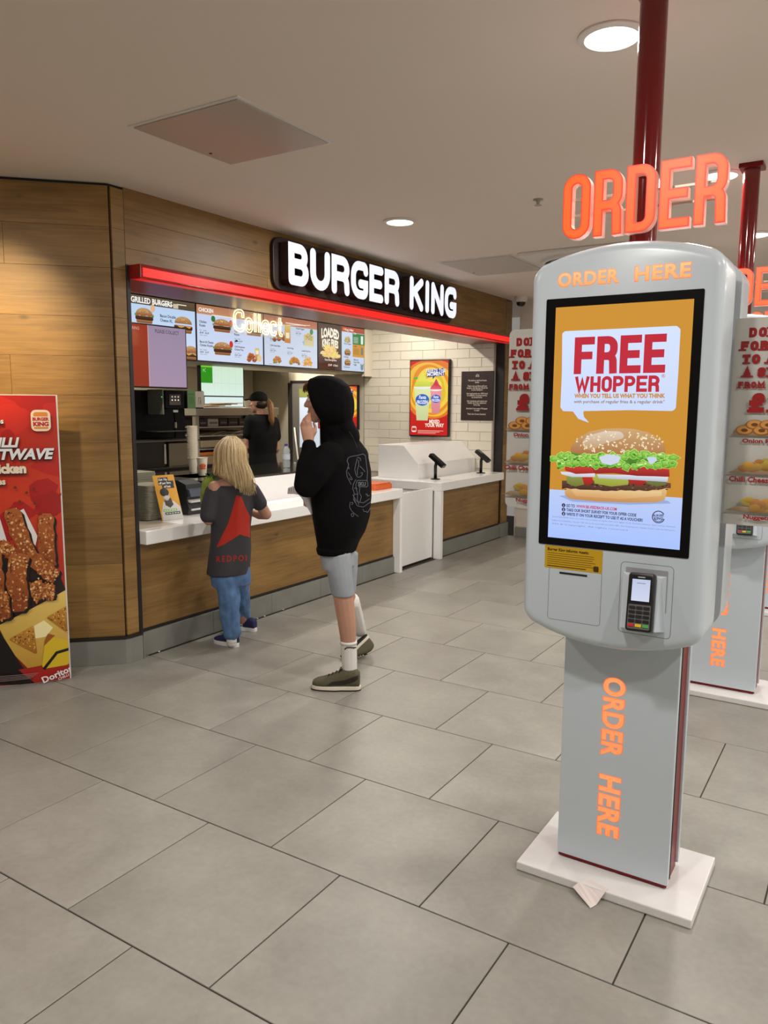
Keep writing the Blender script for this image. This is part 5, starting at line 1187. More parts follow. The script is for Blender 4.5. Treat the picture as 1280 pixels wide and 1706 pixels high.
# slip of paper lying against the base
b = MB(); q0 = [onZ(x, y, .0318) for x, y in ((985, 1466), (1015, 1482))]; q1 = [onZ(x, y, .002) for x, y in ((954, 1486), (984, 1513))]
Y_e = KY - .197; n = 6; Vv = []
for k in range(n + 1):
    s_ = k / n
    for e in (0, 1):
        v = q0[e].lerp(q1[e], s_); v.z = .0318 if v.y > Y_e - .004 else max(.002, .030 - (Y_e - v.y) * .75); Vv.append(v)
b.add(Vv, [(2 * k, 2 * k + 1, 2 * k + 3, 2 * k + 2) for k in range(n)]); o = b.build('paper_slip', mat('paper_pinkish', (226, 214, 212), .8), None)
o.modifiers.new('thick', 'SOLIDIFY').thickness = .0006
tag(o, 'small white paper slip lying over the edge of the kiosk base', 'paper')
# crumbs of white litter along the counter skirting
for k, (x, y) in enumerate(((263, 1086), (284, 1077), (427, 1031), (439, 1027), (470, 1016))):
    g = onZ(x, y, 0); b = MB(); b.lathe([(.002, 0), (.007, .003), (.006, .006), (.001, .007)], (g.x + .012, g.y, .0005), 7)
    o = b.build('litter_crumb', mat('crumb_white', (240, 238, 230), .6)); tag(o, ['white crumb on the floor nearest the black post', 'white crumb on the floor left of the girl, second from the post', 'white crumb on the floor just right of the girl shoes', 'white crumb right of the girl shoes, second of the pair', 'white crumb farthest right along the skirting'][k], 'crumb', 'white crumbs along the skirting')
# ------------------------------------------------------------------ curved advertising standee by the left wall
R0, L0 = Vector((-3.744, 2.613, 0)), Vector((-4.45, 2.10, 0))
ch = (R0 - L0); CW = ch.length; cu_ = ch.normalized(); cn = Vector((cu_.y, -cu_.x, 0))
sag = .115; SR = (CW * CW / 4 + sag * sag) / (2 * sag); th = math.asin(CW / 2 / SR); AL = 2 * SR * th
SH = EYE.z + (onX(95, 658, -3.744).z - EYE.z)
def fst(u, v, w=0):     # u along the arc from the right edge (0) to the left (AL)
    a = th - u / SR; c = (R0 + L0) / 2 - cn * (SR - sag)
    return c + cu_ * ((SR + w) * math.sin(a)) + cn * ((SR + w) * math.cos(a)) + Vector((0, 0, v))
fmir = lambda u, v, k: fst(AL - u, v, k)      # u from the left edge
t = thing('advertising_standee', tuple((R0 + L0) / 2), 'curved red advertising standee with spicy chicken fries by the wooden wall', 'standee')
b = MB(); n = 28; V = []; Fc = []
for k in range(n + 1):
    u = AL * k / n
    V += [fst(u, .003, 0), fst(u, SH, 0), fst(u, SH, -.004), fst(u, .003, -.004)]
for k in range(n):
    for e in range(4): Fc.append((4 * k + e, 4 * k + (e + 1) % 4, 4 * k + 4 + (e + 1) % 4, 4 * k + 4 + e))
Fc += [(3, 2, 1, 0), (4 * n, 4 * n + 1, 4 * n + 2, 4 * n + 3)]; b.add(V, Fc); b.build('board', mat('standee_white', (226, 220, 216), .5), t, 'auto')
b = MB(); bk = lambda u, v, w: L0.lerp(R0, u / CW) + Vector((0, 0, v)) - cn * (.03 + w)
b.prism([(.02, 0.003), (CW - .02, .003), (CW - .02, SH - .03), (.02, SH - .03)], bk, 0, .004); b.build('back_board', mat('standee_white', (226, 220, 216), .5), t)
p = Pic(lambda u, v, k: fmir(u, v, .0008 + k), clip=(.004, AL - .008, .006, SH - .004), strips=.035)
Wd = AL
sxr = lambda px, py: None
def T(zx, zy):
    """zoom pixel of the photograph -> place on the curved board"""
    px, py = zx * .30488, 640 + zy * .30481; d = ray(px, py); best = None
    c = (R0 + L0) / 2 - cn * (SR - sag); ox, oy = EYE.x - c.x, EYE.y - c.y
    A_ = d.x * d.x + d.y * d.y; B_ = 2 * (ox * d.x + oy * d.y); C_ = ox * ox + oy * oy - SR * SR; q = B_ * B_ - 4 * A_ * C_
    if q < 0: q = 0
    tt = (-B_ - math.sqrt(q)) / (2 * A_); P_ = EYE + d * tt; r = P_ - c; a = math.atan2(r.dot(cu_), r.dot(cn)); return (AL - (th - a) * SR, P_.z)
p.rect(0, Wd, 0, SH, (176, 26, 24), (176, 26, 24)); q = T(0, 620); p.up(); p.rect(0, Wd, q[1], SH, (168, 24, 24), (212, 62, 34)); p.rect(0, Wd, 0, q[1], (212, 62, 34), (120, 20, 18)); p.up()
rr_ = random.Random(3)
for k in range(26):
    x, y, s = rr_.uniform(.2, Wd), rr_.uniform(SH * .5, SH), rr_.uniform(.03, .12); p.poly([(x + s * rr_.uniform(.6, 1.2) * math.cos(a), y + s * .7 * rr_.uniform(.6, 1.2) * math.sin(a)) for a in [2 * PI * i / 10 for i in range(10)]], rr_.choice(((178, 30, 28), (190, 38, 30), (166, 28, 26), (196, 44, 32)))); p.lv += .02
p.up()
# lower dark and golden corner
p.poly([T(-150, 1500), T(-150, 1150), T(0, 960), T(60, 940), T(210, 960), T(300, 980), T(362, 1130), T(200, 1210), T(0, 1320), T(0, 1640), T(-150, 1640)], (36, 22, 22), (24, 16, 16)); p.up()
p.poly([T(-10, 1320), T(200, 1212), T(366, 1120), T(384, 1500), T(160, 1560), T(60, 1460)], (236, 206, 110), (196, 150, 50)); p.up()
p.poly([T(0, 1350), T(0, 1640), T(200, 1640), T(120, 1540)], (22, 16, 16)); p.poly([T(100, 1560), T(386, 1500), T(392, 1640), T(200, 1640)], (170, 34, 26)); p.up()
p.poly([T(170, 1330), T(240, 1290), T(290, 1330), T(250, 1380), T(190, 1390)], (252, 240, 180)); p.up()
def chip(pts, seed):
    r = random.Random(seed); P_ = [T(*k) for k in pts]; p.poly(rounded(P_, .008, True, 3), (206, 150, 56), (160, 100, 30)); p.up(); cx = sum(k[0] for k in pts) / 3; cy = sum(k[1] for k in pts) / 3
    for k in range(60):
        a, bq = r.random(), r.random()
        if a + bq > 1: a, bq = 1 - a, 1 - bq
        x = pts[0][0] + (pts[1][0] - pts[0][0]) * a + (pts[2][0] - pts[0][0]) * bq; y = pts[0][1] + (pts[1][1] - pts[0][1]) * a + (pts[2][1] - pts[0][1]) * bq
        x += (cx - x) * .12; y += (cy - y) * .12; p.poly([T(x + r.uniform(3, 7) * math.cos(g), y + r.uniform(3, 7) * math.sin(g)) for g in (0, 1.5, 3, 4.5)], r.choice(((230, 184, 90), (120, 70, 24), (180, 120, 44))))
    p.up()
chip([(44, 1395), (185, 1315), (205, 1480)], 1); chip([(250, 1275), (380, 1200), (384, 1370)], 2)
p.poly(rounded([T(*k) for k in ((250, 1370), (380, 1400), (380, 1530), (228, 1556))], .02), (222, 190, 40)); p.up(); p.line([T(240, 1556), T(310, 1466), T(380, 1445)], .016, (20, 16, 14)); p.poly([T(245, 1400), T(262, 1362), T(300, 1372), T(240, 1430)], (160, 90, 30)); p.up()
p.poly([T(-60, 830), T(-60, 740), T(0, 730), T(40, 860), T(0, 850)], (236, 232, 230)); p.poly([T(110, 690), T(130, 680), T(205, 830), T(190, 900)], (236, 232, 230)); p.up()
def stick(path, wd, seed):
    r = random.Random(seed); P_ = [T(*k) for k in path]; L_, R_ = [], []; m = 14; C_ = []
    for k in range(m + 1):
        s_ = k / m * (len(P_) - 1); i = min(int(s_), len(P_) - 2); f_ = s_ - i; C_.append(Vector(P_[i]).lerp(Vector(P_[i + 1]), f_))
    for k in range(m + 1):
        d = (C_[min(k + 1, m)] - C_[max(k - 1, 0)]).normalized(); nn = Vector((-d.y, d.x)); e = wd * (1 if 0 < k < m else .55)
        L_.append(tuple(C_[k] + nn * e * r.uniform(.88, 1.1))); R_.append(tuple(C_[k] - nn * e * r.uniform(.88, 1.1)))
    sh = [(x + .012, y - .012) for x, y in L_ + R_[::-1]]; p.poly(sh, (30, 18, 16)); p.up(.4); p.poly(L_ + R_[::-1], (178, 100, 48), (140, 66, 28)); p.up(.4)
    for k in range(int(110 * wd / .04)):
        i = r.randint(1, m - 1); d = (C_[i] - C_[i - 1]).normalized(); nn = Vector((-d.y, d.x)); c = C_[i] + nn * wd * r.uniform(-.85, .85) + d * r.uniform(-.02, .02); s_ = r.uniform(.003, .008)
        p.poly([(c.x + s_ * r.uniform(.6, 1.2) * math.cos(g), c.y + s_ * r.uniform(.6, 1.2) * math.sin(g)) for g in (0, 1.2, 2.4, 3.6, 4.8)], r.choice(((206, 130, 66), (150, 76, 32), (120, 56, 26), (222, 160, 92), (240, 200, 140), (186, 108, 52))))
    p.up(.4)
for pa, wd, sd in (([(-60, 900), (-20, 1290)], .06, 1), ([(0, 870), (90, 940)], .035, 9), ([(60, 680), (100, 800), (170, 960)], .042, 2), ([(252, 705), (250, 860), (265, 1010)], .04, 3), ([(150, 930), (240, 1000), (300, 1060)], .042, 4), ([(180, 1080), (230, 1170)], .042, 5), ([(270, 1090), (262, 1170)], .03, 6), ([(108, 920), (92, 1060), (105, 1240)], .05, 7), ([(10, 1130), (30, 1280)], .035, 8)): stick(pa, wd, sd)
p.lv = math.ceil(p.lv); p.up()
for x, y in ((85, 563), (147, 592), (185, 572), (190, 650), (330, 600), (110, 640)): p.poly([T(x + 9 * math.cos(g), y + 8 * math.sin(g) * (1 + .4 * math.sin(3 * g))) for g in (0, 1, 2, 3, 4, 5)], (110, 50, 34))
# wording
def ftext(s, xa, ya, xb, yb, c, bold, shear=0, dark=None):
    a_, b_ = T(xa, ya), T(xb, yb)
    V, Fc = text_mesh(s, 1, bold, 'RIGHT', shear=shear); mx = max(v[0] for v in V); my0 = min(v[1] for v in V); my1 = max(v[1] for v in V); k = (a_[1] - b_[1]) / (my1 - my0)
    if dark:
        V2, F2 = text_mesh(s, 1, bold + .035, 'RIGHT', shear=shear)
        for f in F2: p._tri([(b_[0] + (V2[i][0] - mx) * k * dark[1], b_[1] + (V2[i][1] - my0) * k - .004) for i in f], [rgb(dark[0])] * len(f))
        p.up()
    kx = dark[1] if dark else 1
    for f in Fc: p._tri([(b_[0] + (V[i][0] - mx) * k * kx, b_[1] + (V[i][1] - my0) * k) for i in f], [rgb(c)] * len(f))
    p.up()
ftext('CHILLI', 0, 290, 110, 345, (240, 238, 240), .045, .25, ((30, 22, 26), .95)); ftext('HEATWAVE', 0, 352, 296, 408, (240, 238, 240), .045, .25, ((30, 22, 26), .98))
ftext('Chicken', 0, 432, 146, 486, (246, 230, 206), .06, 0, ((60, 20, 20), .95)); ftext('Fries', 0, 512, 36, 548, (246, 230, 206), .04, 0, ((60, 20, 20), .95)); ftext('Doritos', 0, 186, 24, 216, (240, 238, 240), .03, 0, ((30, 22, 26), .95))
a_, b_ = T(166, 140), T(276, 256); cx_, cy_ = (a_[0] + b_[0]) / 2, (a_[1] + b_[1]) / 2; hw_, hh_ = abs(b_[0] - a_[0]) / 2, (a_[1] - b_[1]) / 2
p.poly(rounded([(cx_ - hw_, cy_ - hh_), (cx_ + hw_, cy_ - hh_), (cx_ + hw_, cy_ + hh_), (cx_ - hw_, cy_ + hh_)], hw_ * .55), (244, 226, 200)); p.up(); e_ = .012
p.poly(rounded([(cx_ - hw_ + e_, cy_ + hh_ * .38), (cx_ + hw_ - e_, cy_ + hh_ * .38), (cx_ + hw_ - e_, cy_ + hh_ - e_), (cx_ - hw_ + e_, cy_ + hh_ - e_)], [.005, .005, hw_ * .5, hw_ * .5]), (226, 140, 60)); p.poly(rounded([(cx_ - hw_ + e_, cy_ - hh_ + e_), (cx_ + hw_ - e_, cy_ - hh_ + e_), (cx_ + hw_ - e_, cy_ - hh_ * .6), (cx_ - hw_ + e_, cy_ - hh_ * .6)], [hw_ * .4, hw_ * .4, .005, .005]), (226, 140, 60)); p.up()
fit_text(p, 'BURGER', cx_ - hw_ * .84, cx_ + hw_ * .84, cy_ - hh_ * .04, cy_ + hh_ * .3, (186, 34, 28), .055); fit_text(p, 'KING', cx_ - hw_ * .8, cx_ + hw_ * .8, cy_ - hh_ * .54, cy_ - hh_ * .12, (186, 34, 28), .06); p.up()
q = T(236, 1628); p.text('Doritos', q[0], q[1], .05, (240, 240, 240), .03, rot=.32); q = T(318, 1612); p.text('CHILLI HEATWAVE', q[0], q[1], .02, (240, 240, 240), .02, rot=.32)
for k in range(4): a_ = T(5, 1590 + 9 * k); b_ = T(210 - 12 * k, 1572 + 9 * k); p.line([a_, b_], .003, (150, 130, 126))
p.build('print', M_PRINT, t)
# ------------------------------------------------------------------ people: shapes are fused into one continuous skin
from mathutils.bvhtree import BVHTree
RTH = Vector((RT.x, RT.y, 0)).normalized(); ZU = Vector((0, 0, 1))
class Body(MB):
    def ball(s, c, a, b=None, d=None, n=14, m=9):
        """ellipsoid; a, b, d are radii or half-axis vectors"""
        c = Vector(c)
        if b is None: b = d = a
        if not isinstance(a, Vector): a, b, d = Vector((a, 0, 0)), Vector((0, b, 0)), Vector((0, 0, d))
        V = [c + d]; Fc = []
        for i in range(1, m):
            f = PI * i / m
            for k in range(n): g = 2 * PI * k / n; V.append(c + (a * math.cos(g) + b * math.sin(g)) * math.sin(f) + d * math.cos(f))
        V.append(c - d)
        for k in range(n):
            Fc.append((0, 1 + k, 1 + (k + 1) % n)); L = len(V) - 1; o = 1 + (m - 2) * n; Fc.append((L, o + (k + 1) % n, o + k))
        for i in range(m - 2):
            for k in range(n): q = 1 + i * n; Fc.append((q + k, q + n + k, q + n + (k + 1) % n, q + (k + 1) % n))
        return s.add(V, Fc)
    def limb(s, pts, rad, n=12):
        pts = [Vector(p) for p in pts]; P_, R_ = [], []
        for i in range(len(pts) - 1):
            for k in range(4): f = k / 4; P_.append(pts[i].lerp(pts[i + 1], f)); R_.append(rad[i] + (rad[i + 1] - rad[i]) * f)
        P_.append(pts[-1]); R_.append(rad[-1]); s.tube(P_, R_, n)
        for i, p in enumerate(pts): s.ball(p, rad[i], rad[i], rad[i], n, 8)
        return s
    def loft(s, rings, n=20, cap=True):
        """rings of (centre, axis a, axis b[, squareness])"""
        V = []; Fc = []
        for rg in rings:
            c, a, b = rg[:3]; e = rg[3] if len(rg) > 3 else 1.0
            for k in range(n):
                g = 2 * PI * k / n; co, si = math.cos(g), math.sin(g)
                V.append(c + a * (abs(co) ** e * (1 if co > 0 else -1)) + b * (abs(si) ** e * (1 if si > 0 else -1)))
        m = len(rings)
        for i in range(m - 1):
            for k in range(n): Fc.append((i * n + k, i * n + (k + 1) % n, (i + 1) * n + (k + 1) % n, (i + 1) * n + k))
        if cap: Fc.append(list(range(n))[::-1]); Fc.append([(m - 1) * n + k for k in range(n)])
        return s.add(V, Fc)
    def fuse(s, name, m, parent, voxel=.006, smooth=4, fac=.5, noise=0, nscale=6):
        bm = bmesh.new(); me = bpy.data.meshes.new('t'); off = off_of(parent)
        me.from_pydata([tuple(v - off) for v in s.V], [], s.F); bm.from_mesh(me); bmesh.ops.recalc_face_normals(bm, faces=bm.faces[:]); bm.to_mesh(me); bm.free()
        o = bpy.data.objects.new('t', me)
        r = o.modifiers.new('r', 'REMESH'); r.mode = 'VOXEL'; r.voxel_size = voxel; r.adaptivity = 0
        if smooth: q = o.modifiers.new('s', 'SMOOTH'); q.iterations = smooth; q.factor = fac
        ev = evaluated(o)
        bpy.data.objects.remove(o); bpy.data.meshes.remove(me)
        ev.name = name; ev.materials.clear(); ev.materials.append(m); ev.polygons.foreach_set('use_smooth', [True] * len(ev.polygons))
        if noise:
            from mathutils import noise as nz
            import numpy as np
            n_ = len(ev.vertices); co = np.empty(n_ * 3, np.float32); no = np.empty(n_ * 3, np.float32); ev.vertices.foreach_get('co', co); ev.vertices.foreach_get('normal', no); co = co.reshape(-1, 3); no = no.reshape(-1, 3)
            k_ = np.array([nz.noise(Vector((float(c[0]) * nscale, float(c[1]) * nscale, float(c[2]) * nscale * .6))) for c in co], np.float32)
            ev.vertices.foreach_set('co', (co + no * (k_ * noise)[:, None]).ravel()); ev.update()
        ob = obj(name, ev, parent); OFF[ob.name] = off; return ob
def surf(o, P, back=-1.0, lift=.0015):
    """pixel -> point on the garment surface, seen along the viewing direction"""
    me = o.data; off = OFF[o.name]; bv = BVHTree.FromPolygons([v.co + off for v in me.vertices], [tuple(p.vertices) for p in me.polygons])
    def f(u, v, k):
        a = P(u, -v, 0); d = (a - EYE).normalized(); h = bv.ray_cast(EYE, d)
        if h[0] is None: h = bv.find_nearest(a)
        return h[0] + h[1] * (lift + k) if h[1].dot(d) < 0 else h[0] - h[1] * (lift + k)
    return f
M_SKIN = mat('skin', (190, 142, 120), .5, subs=.1, var=.04, vscale=14)
M_DENIM = mat('blue_denim', (88, 122, 168), .85, var=.22, vscale=18, bump=.35, bscale=300)
def shoe(parent, heel, toe, up, lm, mats, w=.046, hgt=.085, name='shoe'):
    """upper, sole and laces; heel and toe lie on the tread"""
    heel, toe = Vector(heel), Vector(toe); f = (toe - heel); L_ = f.length; f.normalize(); up = (up - f * up.dot(f)).normalized(); sd = up.cross(f)
    c = lambda s_, h, x=0: heel + f * (L_ * s_) + up * h + sd * x
    B_ = Body(); rg = []
    for s_, hw, top in ((.03, .55, .72), (.10, .72, .86), (.22, .78, .92), (.34, .82, .86), (.48, .9, .70), (.62, 1, .54), (.76, 1.0, .43), (.88, .86, .36), (.97, .5, .26)):
        rg.append((c(s_, .016 + hgt * top / 2), sd * (w * hw), up * (hgt * top / 2), .75))
    B_.loft(rg, 18); sh = B_.fuse(name, mats[0], parent, .005, 3)
    out = []
    for k in range(28):
        g = 2 * PI * k / 28; x, y = math.cos(g), math.sin(g); s_ = .5 + .5 * x; hw = w * (1.04 if s_ > .45 else .9) * (1 - .12 * math.sin(s_ * PI * 1.3)); out.append((L_ * s_, hw * (abs(y) ** .7) * (1 if y > 0 else -1)))
    b = MB(); b.prism(out, lambda u, v, d: heel + f * u - sd * v + up * d, 0, .026, .005); so = b.build('sole', mats[1], parent, 'auto')
    b = MB(); b.prism([(u * 1.005, v * 1.01) for u, v in out], lambda u, v, d: heel + f * u - sd * v + up * d, -.0005, .007); b.build('outsole', mats[2], parent)
    b = MB()
    for k in range(4):
        s_ = .42 + .075 * k; hh = .018 + hgt * (.80 - .28 * (k / 3) ** .8); b.tube([c(s_ - .01, hh - .012, -w * .5), c(s_, hh + .004, 0), c(s_ + .01, hh - .012, w * .5)], .0032, 6)
    b.tube([c(.40, hgt * .86, 0), c(.38, hgt * 1.05, .016), c(.42, hgt * 1.0, .03)], .003, 6); b.tube([c(.40, hgt * .86, 0), c(.37, hgt * 1.05, -.016), c(.43, hgt * .95, -.03)], .003, 6)
    b.build('laces', lm, parent); return sh
def head(B_, c, hf, s=1.0):
    """skull, jaw, brow, nose, lips, ears around head centre c, facing hf"""
    hf = hf.normalized(); hl = ZU.cross(hf).normalized(); q = lambda f, l, u: c + hf * (f * s) + hl * (l * s) + ZU * (u * s)
    B_.ball(q(-.012, 0, .022), hl * .075 * s, hf * .096 * s, ZU * .092 * s); B_.ball(q(.02, 0, -.035), hl * .058 * s, hf * .07 * s, ZU * .078 * s); B_.ball(q(.052, 0, -.092), hl * .03 * s, hf * .026 * s, ZU * .022 * s)
    B_.ball(q(.066, 0, .024), hl * .05 * s, hf * .022 * s, ZU * .02 * s); B_.limb([q(.086, 0, .012), q(.104, 0, -.022)], [.010 * s, .0135 * s], 8)
    for e in (-1, 1):
        B_.ball(q(.098, .011 * e, -.026), .009 * s, .009 * s, .008 * s); B_.ball(q(.055, .038 * e, -.022), .024 * s, .024 * s, .02 * s); B_.ball(q(-.008, .076 * e, -.01), hl * .010 * s, hf * .018 * s, ZU * .03 * s)
    B_.ball(q(.082, 0, -.054), hl * .024 * s, hf * .012 * s, ZU * .008 * s); B_.ball(q(.079, 0, -.066), hl * .021 * s, hf * .012 * s, ZU * .008 * s)
    return q
def eyes(q, hf, parent, s=1.0):
    hl = ZU.cross(hf.normalized()); 
    for e in (-1, 1):
        B_ = Body(); B_.ball(q(.076, .031 * e, .006), .0115 * s, .0115 * s, .010 * s); B_.build('eye', mat('eye_white', (226, 220, 214), .2), parent, True)
        B_ = Body(); B_.ball(q(.0855, .031 * e, .006), .0045 * s, .0045 * s, .0045 * s); B_.build('iris', mat('eye_iris', (60, 50, 44), .1), parent, True)
        b = MB(); b.tube([q(.079, .018 * e, .024), q(.083, .03 * e, .029), q(.074, .046 * e, .025)], .0028 * s, 6); b.build('eyebrow', mat('eyebrow_brown', (90, 64, 44), .8), parent, True)
    b = MB(); b.tube([q(.088, .02, -.060), q(.0935, 0, -.0605), q(.088, -.02, -.060)], .0022 * s, 6); b.build('mouth', mat('lip', (150, 70, 66), .4), parent, True)
# ================================================================== the hooded person
A1 = (-2.41, 3.318); P = upright(*A1); mpp = (Vector((*A1, 0)) - EYE).dot(FWH) / F_PX
BF = Vector((-.985, -.17, 0)).normalized(); BL = ZU.cross(BF)
t = thing('person', (A1[0], A1[1], 0), 'tall person in black hoodie, hood up, and grey shorts holding a receipt at the counter', 'person')
def ring(P, cx, y, rf, rl, F, L, dd=0, e=.9): return (P(cx, y, dd), F * rf, L * rl, e)
hf = (-RTH * .96 + FWH * .28).normalized(); hc = P(541, 668, 0)
skin = Body(); q = head(skin, hc, hf, 1.0)
skin.limb([hc + ZU * -.06 - hf * .02, P(565, 735, 0)], [.05, .055]); skin.loft([ring(P, 570, 745, .05, .1, BF, BL), ring(P, 570, 800, .1, .15, BF, BL), ring(P, 565, 870, .08, .12, BF, BL), ring(P, 563, 925, .06, .1, BF, BL)])
LS, LE, LWr = P(549, 757, -.155), P(511, 808, -.20), P(515, 742, -.13)
RS, RE, RWr = P(592, 757, .16), P(566, 826, .17), P(530, 828, .02)
skin.limb([LS, LE, LWr], [.05, .04, .027]); skin.limb([RS, RE, RWr], [.05, .04, .027])
def finger(*a): skin.limb([P(*k) for k in a], [.0095, .0088, .0078][:len(a)] if len(a) < 4 else [.0095, .009, .0085, .0075], 8)
hd = -.125
skin.loft([(P(515, 740, hd), RTH * .024, FWH * .017), (P(514, 732, hd), RTH * .030, FWH * .018), (P(512.5, 720, hd), RTH * .034, FWH * .018), (P(511.5, 712, hd), RTH * .033, FWH * .015)], 14)
finger((518.5, 713, hd), (516.5, 702, hd - .004), (515.5, 692, hd + .02), (516, 688.5, hd + .05)); finger((513.5, 711, hd - .004), (510.5, 701, hd - .012), (511, 694, hd + .02), (513.5, 692, hd + .04))
finger((508.5, 712, hd), (505, 704, hd - .008), (507, 698, hd + .02), (510, 698, hd + .04)); finger((504, 715, hd + .006), (502.5, 708, hd), (504.5, 704, hd + .02), (507.5, 705, hd + .035))
finger((521, 728, hd + .006), (525.5, 720, hd + .01), (525.5, 711, hd + .02), (523, 705, hd + .03))
# hand with the receipt
hd2 = -.03
skin.limb([RWr, P(522, 829, hd2)], [.027, .024]); skin.loft([(P(524, 828, hd2), ZU * .026, FWH * .015), (P(519, 829, hd2), ZU * .032, FWH * .016), (P(514, 830, hd2), ZU * .030, FWH * .013)], 12)
for k in range(4): finger((514.5, 822 + 5 * k, hd2), (509.5, 823 + 5.2 * k, hd2 - .008), (507.5, 826 + 5 * k, hd2 - .022), (511, 828 + 5 * k, hd2 - .034))
finger((520, 820, hd2 - .012), (515, 817, hd2 - .03), (510.5, 819, hd2 - .036), (507, 821, hd2 - .034))
# legs
LH, LK, LA = P(561, 918, -.06), P(573, 1000, -.05), P(582.5, 1112, 0)
skin.limb([LH, LK, P(578, 1035, -.035), P(581.5, 1080, -.015), LA], [.06, .054, .0505, .040, .035])
toe = onZ(568, 1094, .022); tdd = (toe - Vector((*A1, 0))).dot(FWH)
RH, RK, RA = P(573, 918, .09), P(576, 992, .12), P(598.5, 1046, tdd + .10)
skin.limb([RH, RK, P(590, 1022, (tdd + .24) / 2), RA], [.06, .054, .048, .035])
B1 = skin.fuse('body', M_SKIN, t, .005, 4)
eyes(q, hf, t)
# hair fringe under the hood
b = MB()
for k in range(26):
    l_ = -.05 + .1 * k / 25; b.tube([q(.05, l_, .098), q(.082, l_, .088), q(.096, l_ * 1.05, .066 + random.uniform(-.012, .006)), q(.099, l_ * 1.1, .048 + random.uniform(-.01, .01))], [.006, .006, .004, .001], 6)
b.build('hair', mat('brown_hair', (104, 70, 44), .55), t, True)
# hoodie
M_HOOD = mat('black_hoodie', (8, 8, 10), .92, spec=.15, bump=.25, bscale=260)
H = Body()
H.loft([ring(P, 575, 728, .06, .085, BF, BL), ring(P, 572, 739, .085, .15, BF, BL), ring(P, 571, 752, .11, .19, BF, BL), ring(P, 571, 785, .132, .2, BF, BL), ring(P, 570, 830, .142, .2, BF, BL), ring(P, 569.5, 860, .138, .19, BF, BL), ring(P, 567, 885, .122, .17, BF, BL), ring(P, 563, 906, .095, .15, BF, BL), ring(P, 562, 917, .086, .142, BF, BL)], 28)
H.limb([LS + Vector((0, 0, -.01)), P(526, 785, -.19), LE], [.075, .075, .066]); H.limb([LE, P(512, 775, -.165), P(515, 748, -.135)], [.066, .054, .038]); H.limb([RS + Vector((0, 0, -.01)), P(585, 795, .18), RE], [.075, .072, .062]); H.limb([RE, P(545, 829, .10), P(532, 829, .03)], [.062, .05, .036])
hl = ZU.cross(hf)
def hr(s_, rv, rl, dz=0, skew=0): return (hc + hf * s_ + ZU * dz, (ZU + hf * skew).normalized() * rv, hl * rl, .95)
H.loft([hr(.046, .106, .083, .006, .34), hr(.042, .117, .094, .006, .34), hr(.01, .134, .105, -.002, .16), hr(-.04, .138, .11, -.008), hr(-.09, .128, .105, -.012), hr(-.13, .105, .085, -.02), hr(-.152, .06, .05, -.03)], 24)
H.limb([P(556, 706, 0), P(574, 728, 0)], [.075, .085]); H.ball(P(576, 712, 0), RTH * .055, FWH * .09, ZU * .06); H.limb([P(549, 704, 0), P(552, 736, 0)], [.05, .06])
hood = H.fuse('hoodie', M_HOOD, t, .007, 5, .5, .006, 9)
b = Body(); b.loft([ring(P, 562.5, 908, .097, .152, BF, BL), ring(P, 562, 913, .094, .15, BF, BL), ring(P, 561.5, 920, .086, .142, BF, BL)], 36); b.fuse('hem_band', mat('black_rib', (7, 7, 9), .95, spec=.15, bump=.4, bscale=400), t, .006, 2)
b = Body(); b.limb([P(515, 752, -.138), P(515, 743, -.131)], [.041, .037]); b.fuse('cuff', mat('black_rib', (12, 12, 14), .95), t, .006, 2)
# line drawing printed on the back
PT = Pic(surf(hood, P, lift=.0012), strips=2.0, vstrips=2.0, step=.0003)
z7 = lambda x, y: (500 + x * .17, -(610 + y * .17))
GREY = (100, 105, 118)
for ln in ([(470, 900), (500, 885), (560, 875), (620, 860), (640, 880), (650, 960), (660, 1040), (655, 1120)], [(470, 900), (460, 930), (475, 960), (470, 990), (455, 1030), (460, 1080), (480, 1120), (500, 1160)], [(480, 990), (470, 1000), (484, 1006)], [(470, 1040), (500, 1090), (515, 1110), (495, 1115), (485, 1095)],
    [(560, 900), (545, 960), (535, 1010), (545, 1060), (560, 1090), (590, 1085), (610, 1060), (612, 1040), (590, 1050)], [(570, 920), (575, 970), (560, 1020), (560, 1070)], [(585, 980), (615, 1010), (635, 1035)], [(560, 890), (590, 905), (595, 930)],
    [(545, 1110), (520, 1160), (515, 1200), (530, 1240), (525, 1290), (545, 1340)], [(560, 1120), (545, 1160), (550, 1210), (565, 1250), (560, 1300), (575, 1360)], [(585, 1180), (580, 1240), (600, 1280), (585, 1330)], [(560, 1120), (660, 1120), (665, 1185), (570, 1180)],
    [(515, 1260), (560, 1330), (620, 1340), (680, 1300)], [(520, 1300), (560, 1370), (620, 1380), (690, 1330)], [(490, 1330), (485, 1380), (505, 1420), (540, 1450), (570, 1475)], [(500, 1340), (515, 1330), (518, 1350), (502, 1358)], [(500, 1450), (515, 1440), (528, 1452), (520, 1475), (503, 1472), (500, 1450)],
    [(640, 1260), (660, 1250), (655, 1280), (680, 1265)], [(615, 1400), (625, 1430), (650, 1420), (655, 1440), (690, 1390)], [(530, 1200), (545, 1190), (560, 1205)], [(535, 1260), (550, 1250), (565, 1262)]):
    g = [z7(*k) for k in ln]; PT.line(rounded(g, 3.0, False, 4), .75, GREY)
PT.text('SKU', z7(566, 1172)[0], z7(566, 1172)[1], 9.0, GREY, .03, sx=.8)
PT.line([z7(480, 640), z7(520, 700), z7(560, 800)], .5, (44, 44, 48)); PT.build('back_print', M_PRINT, t)
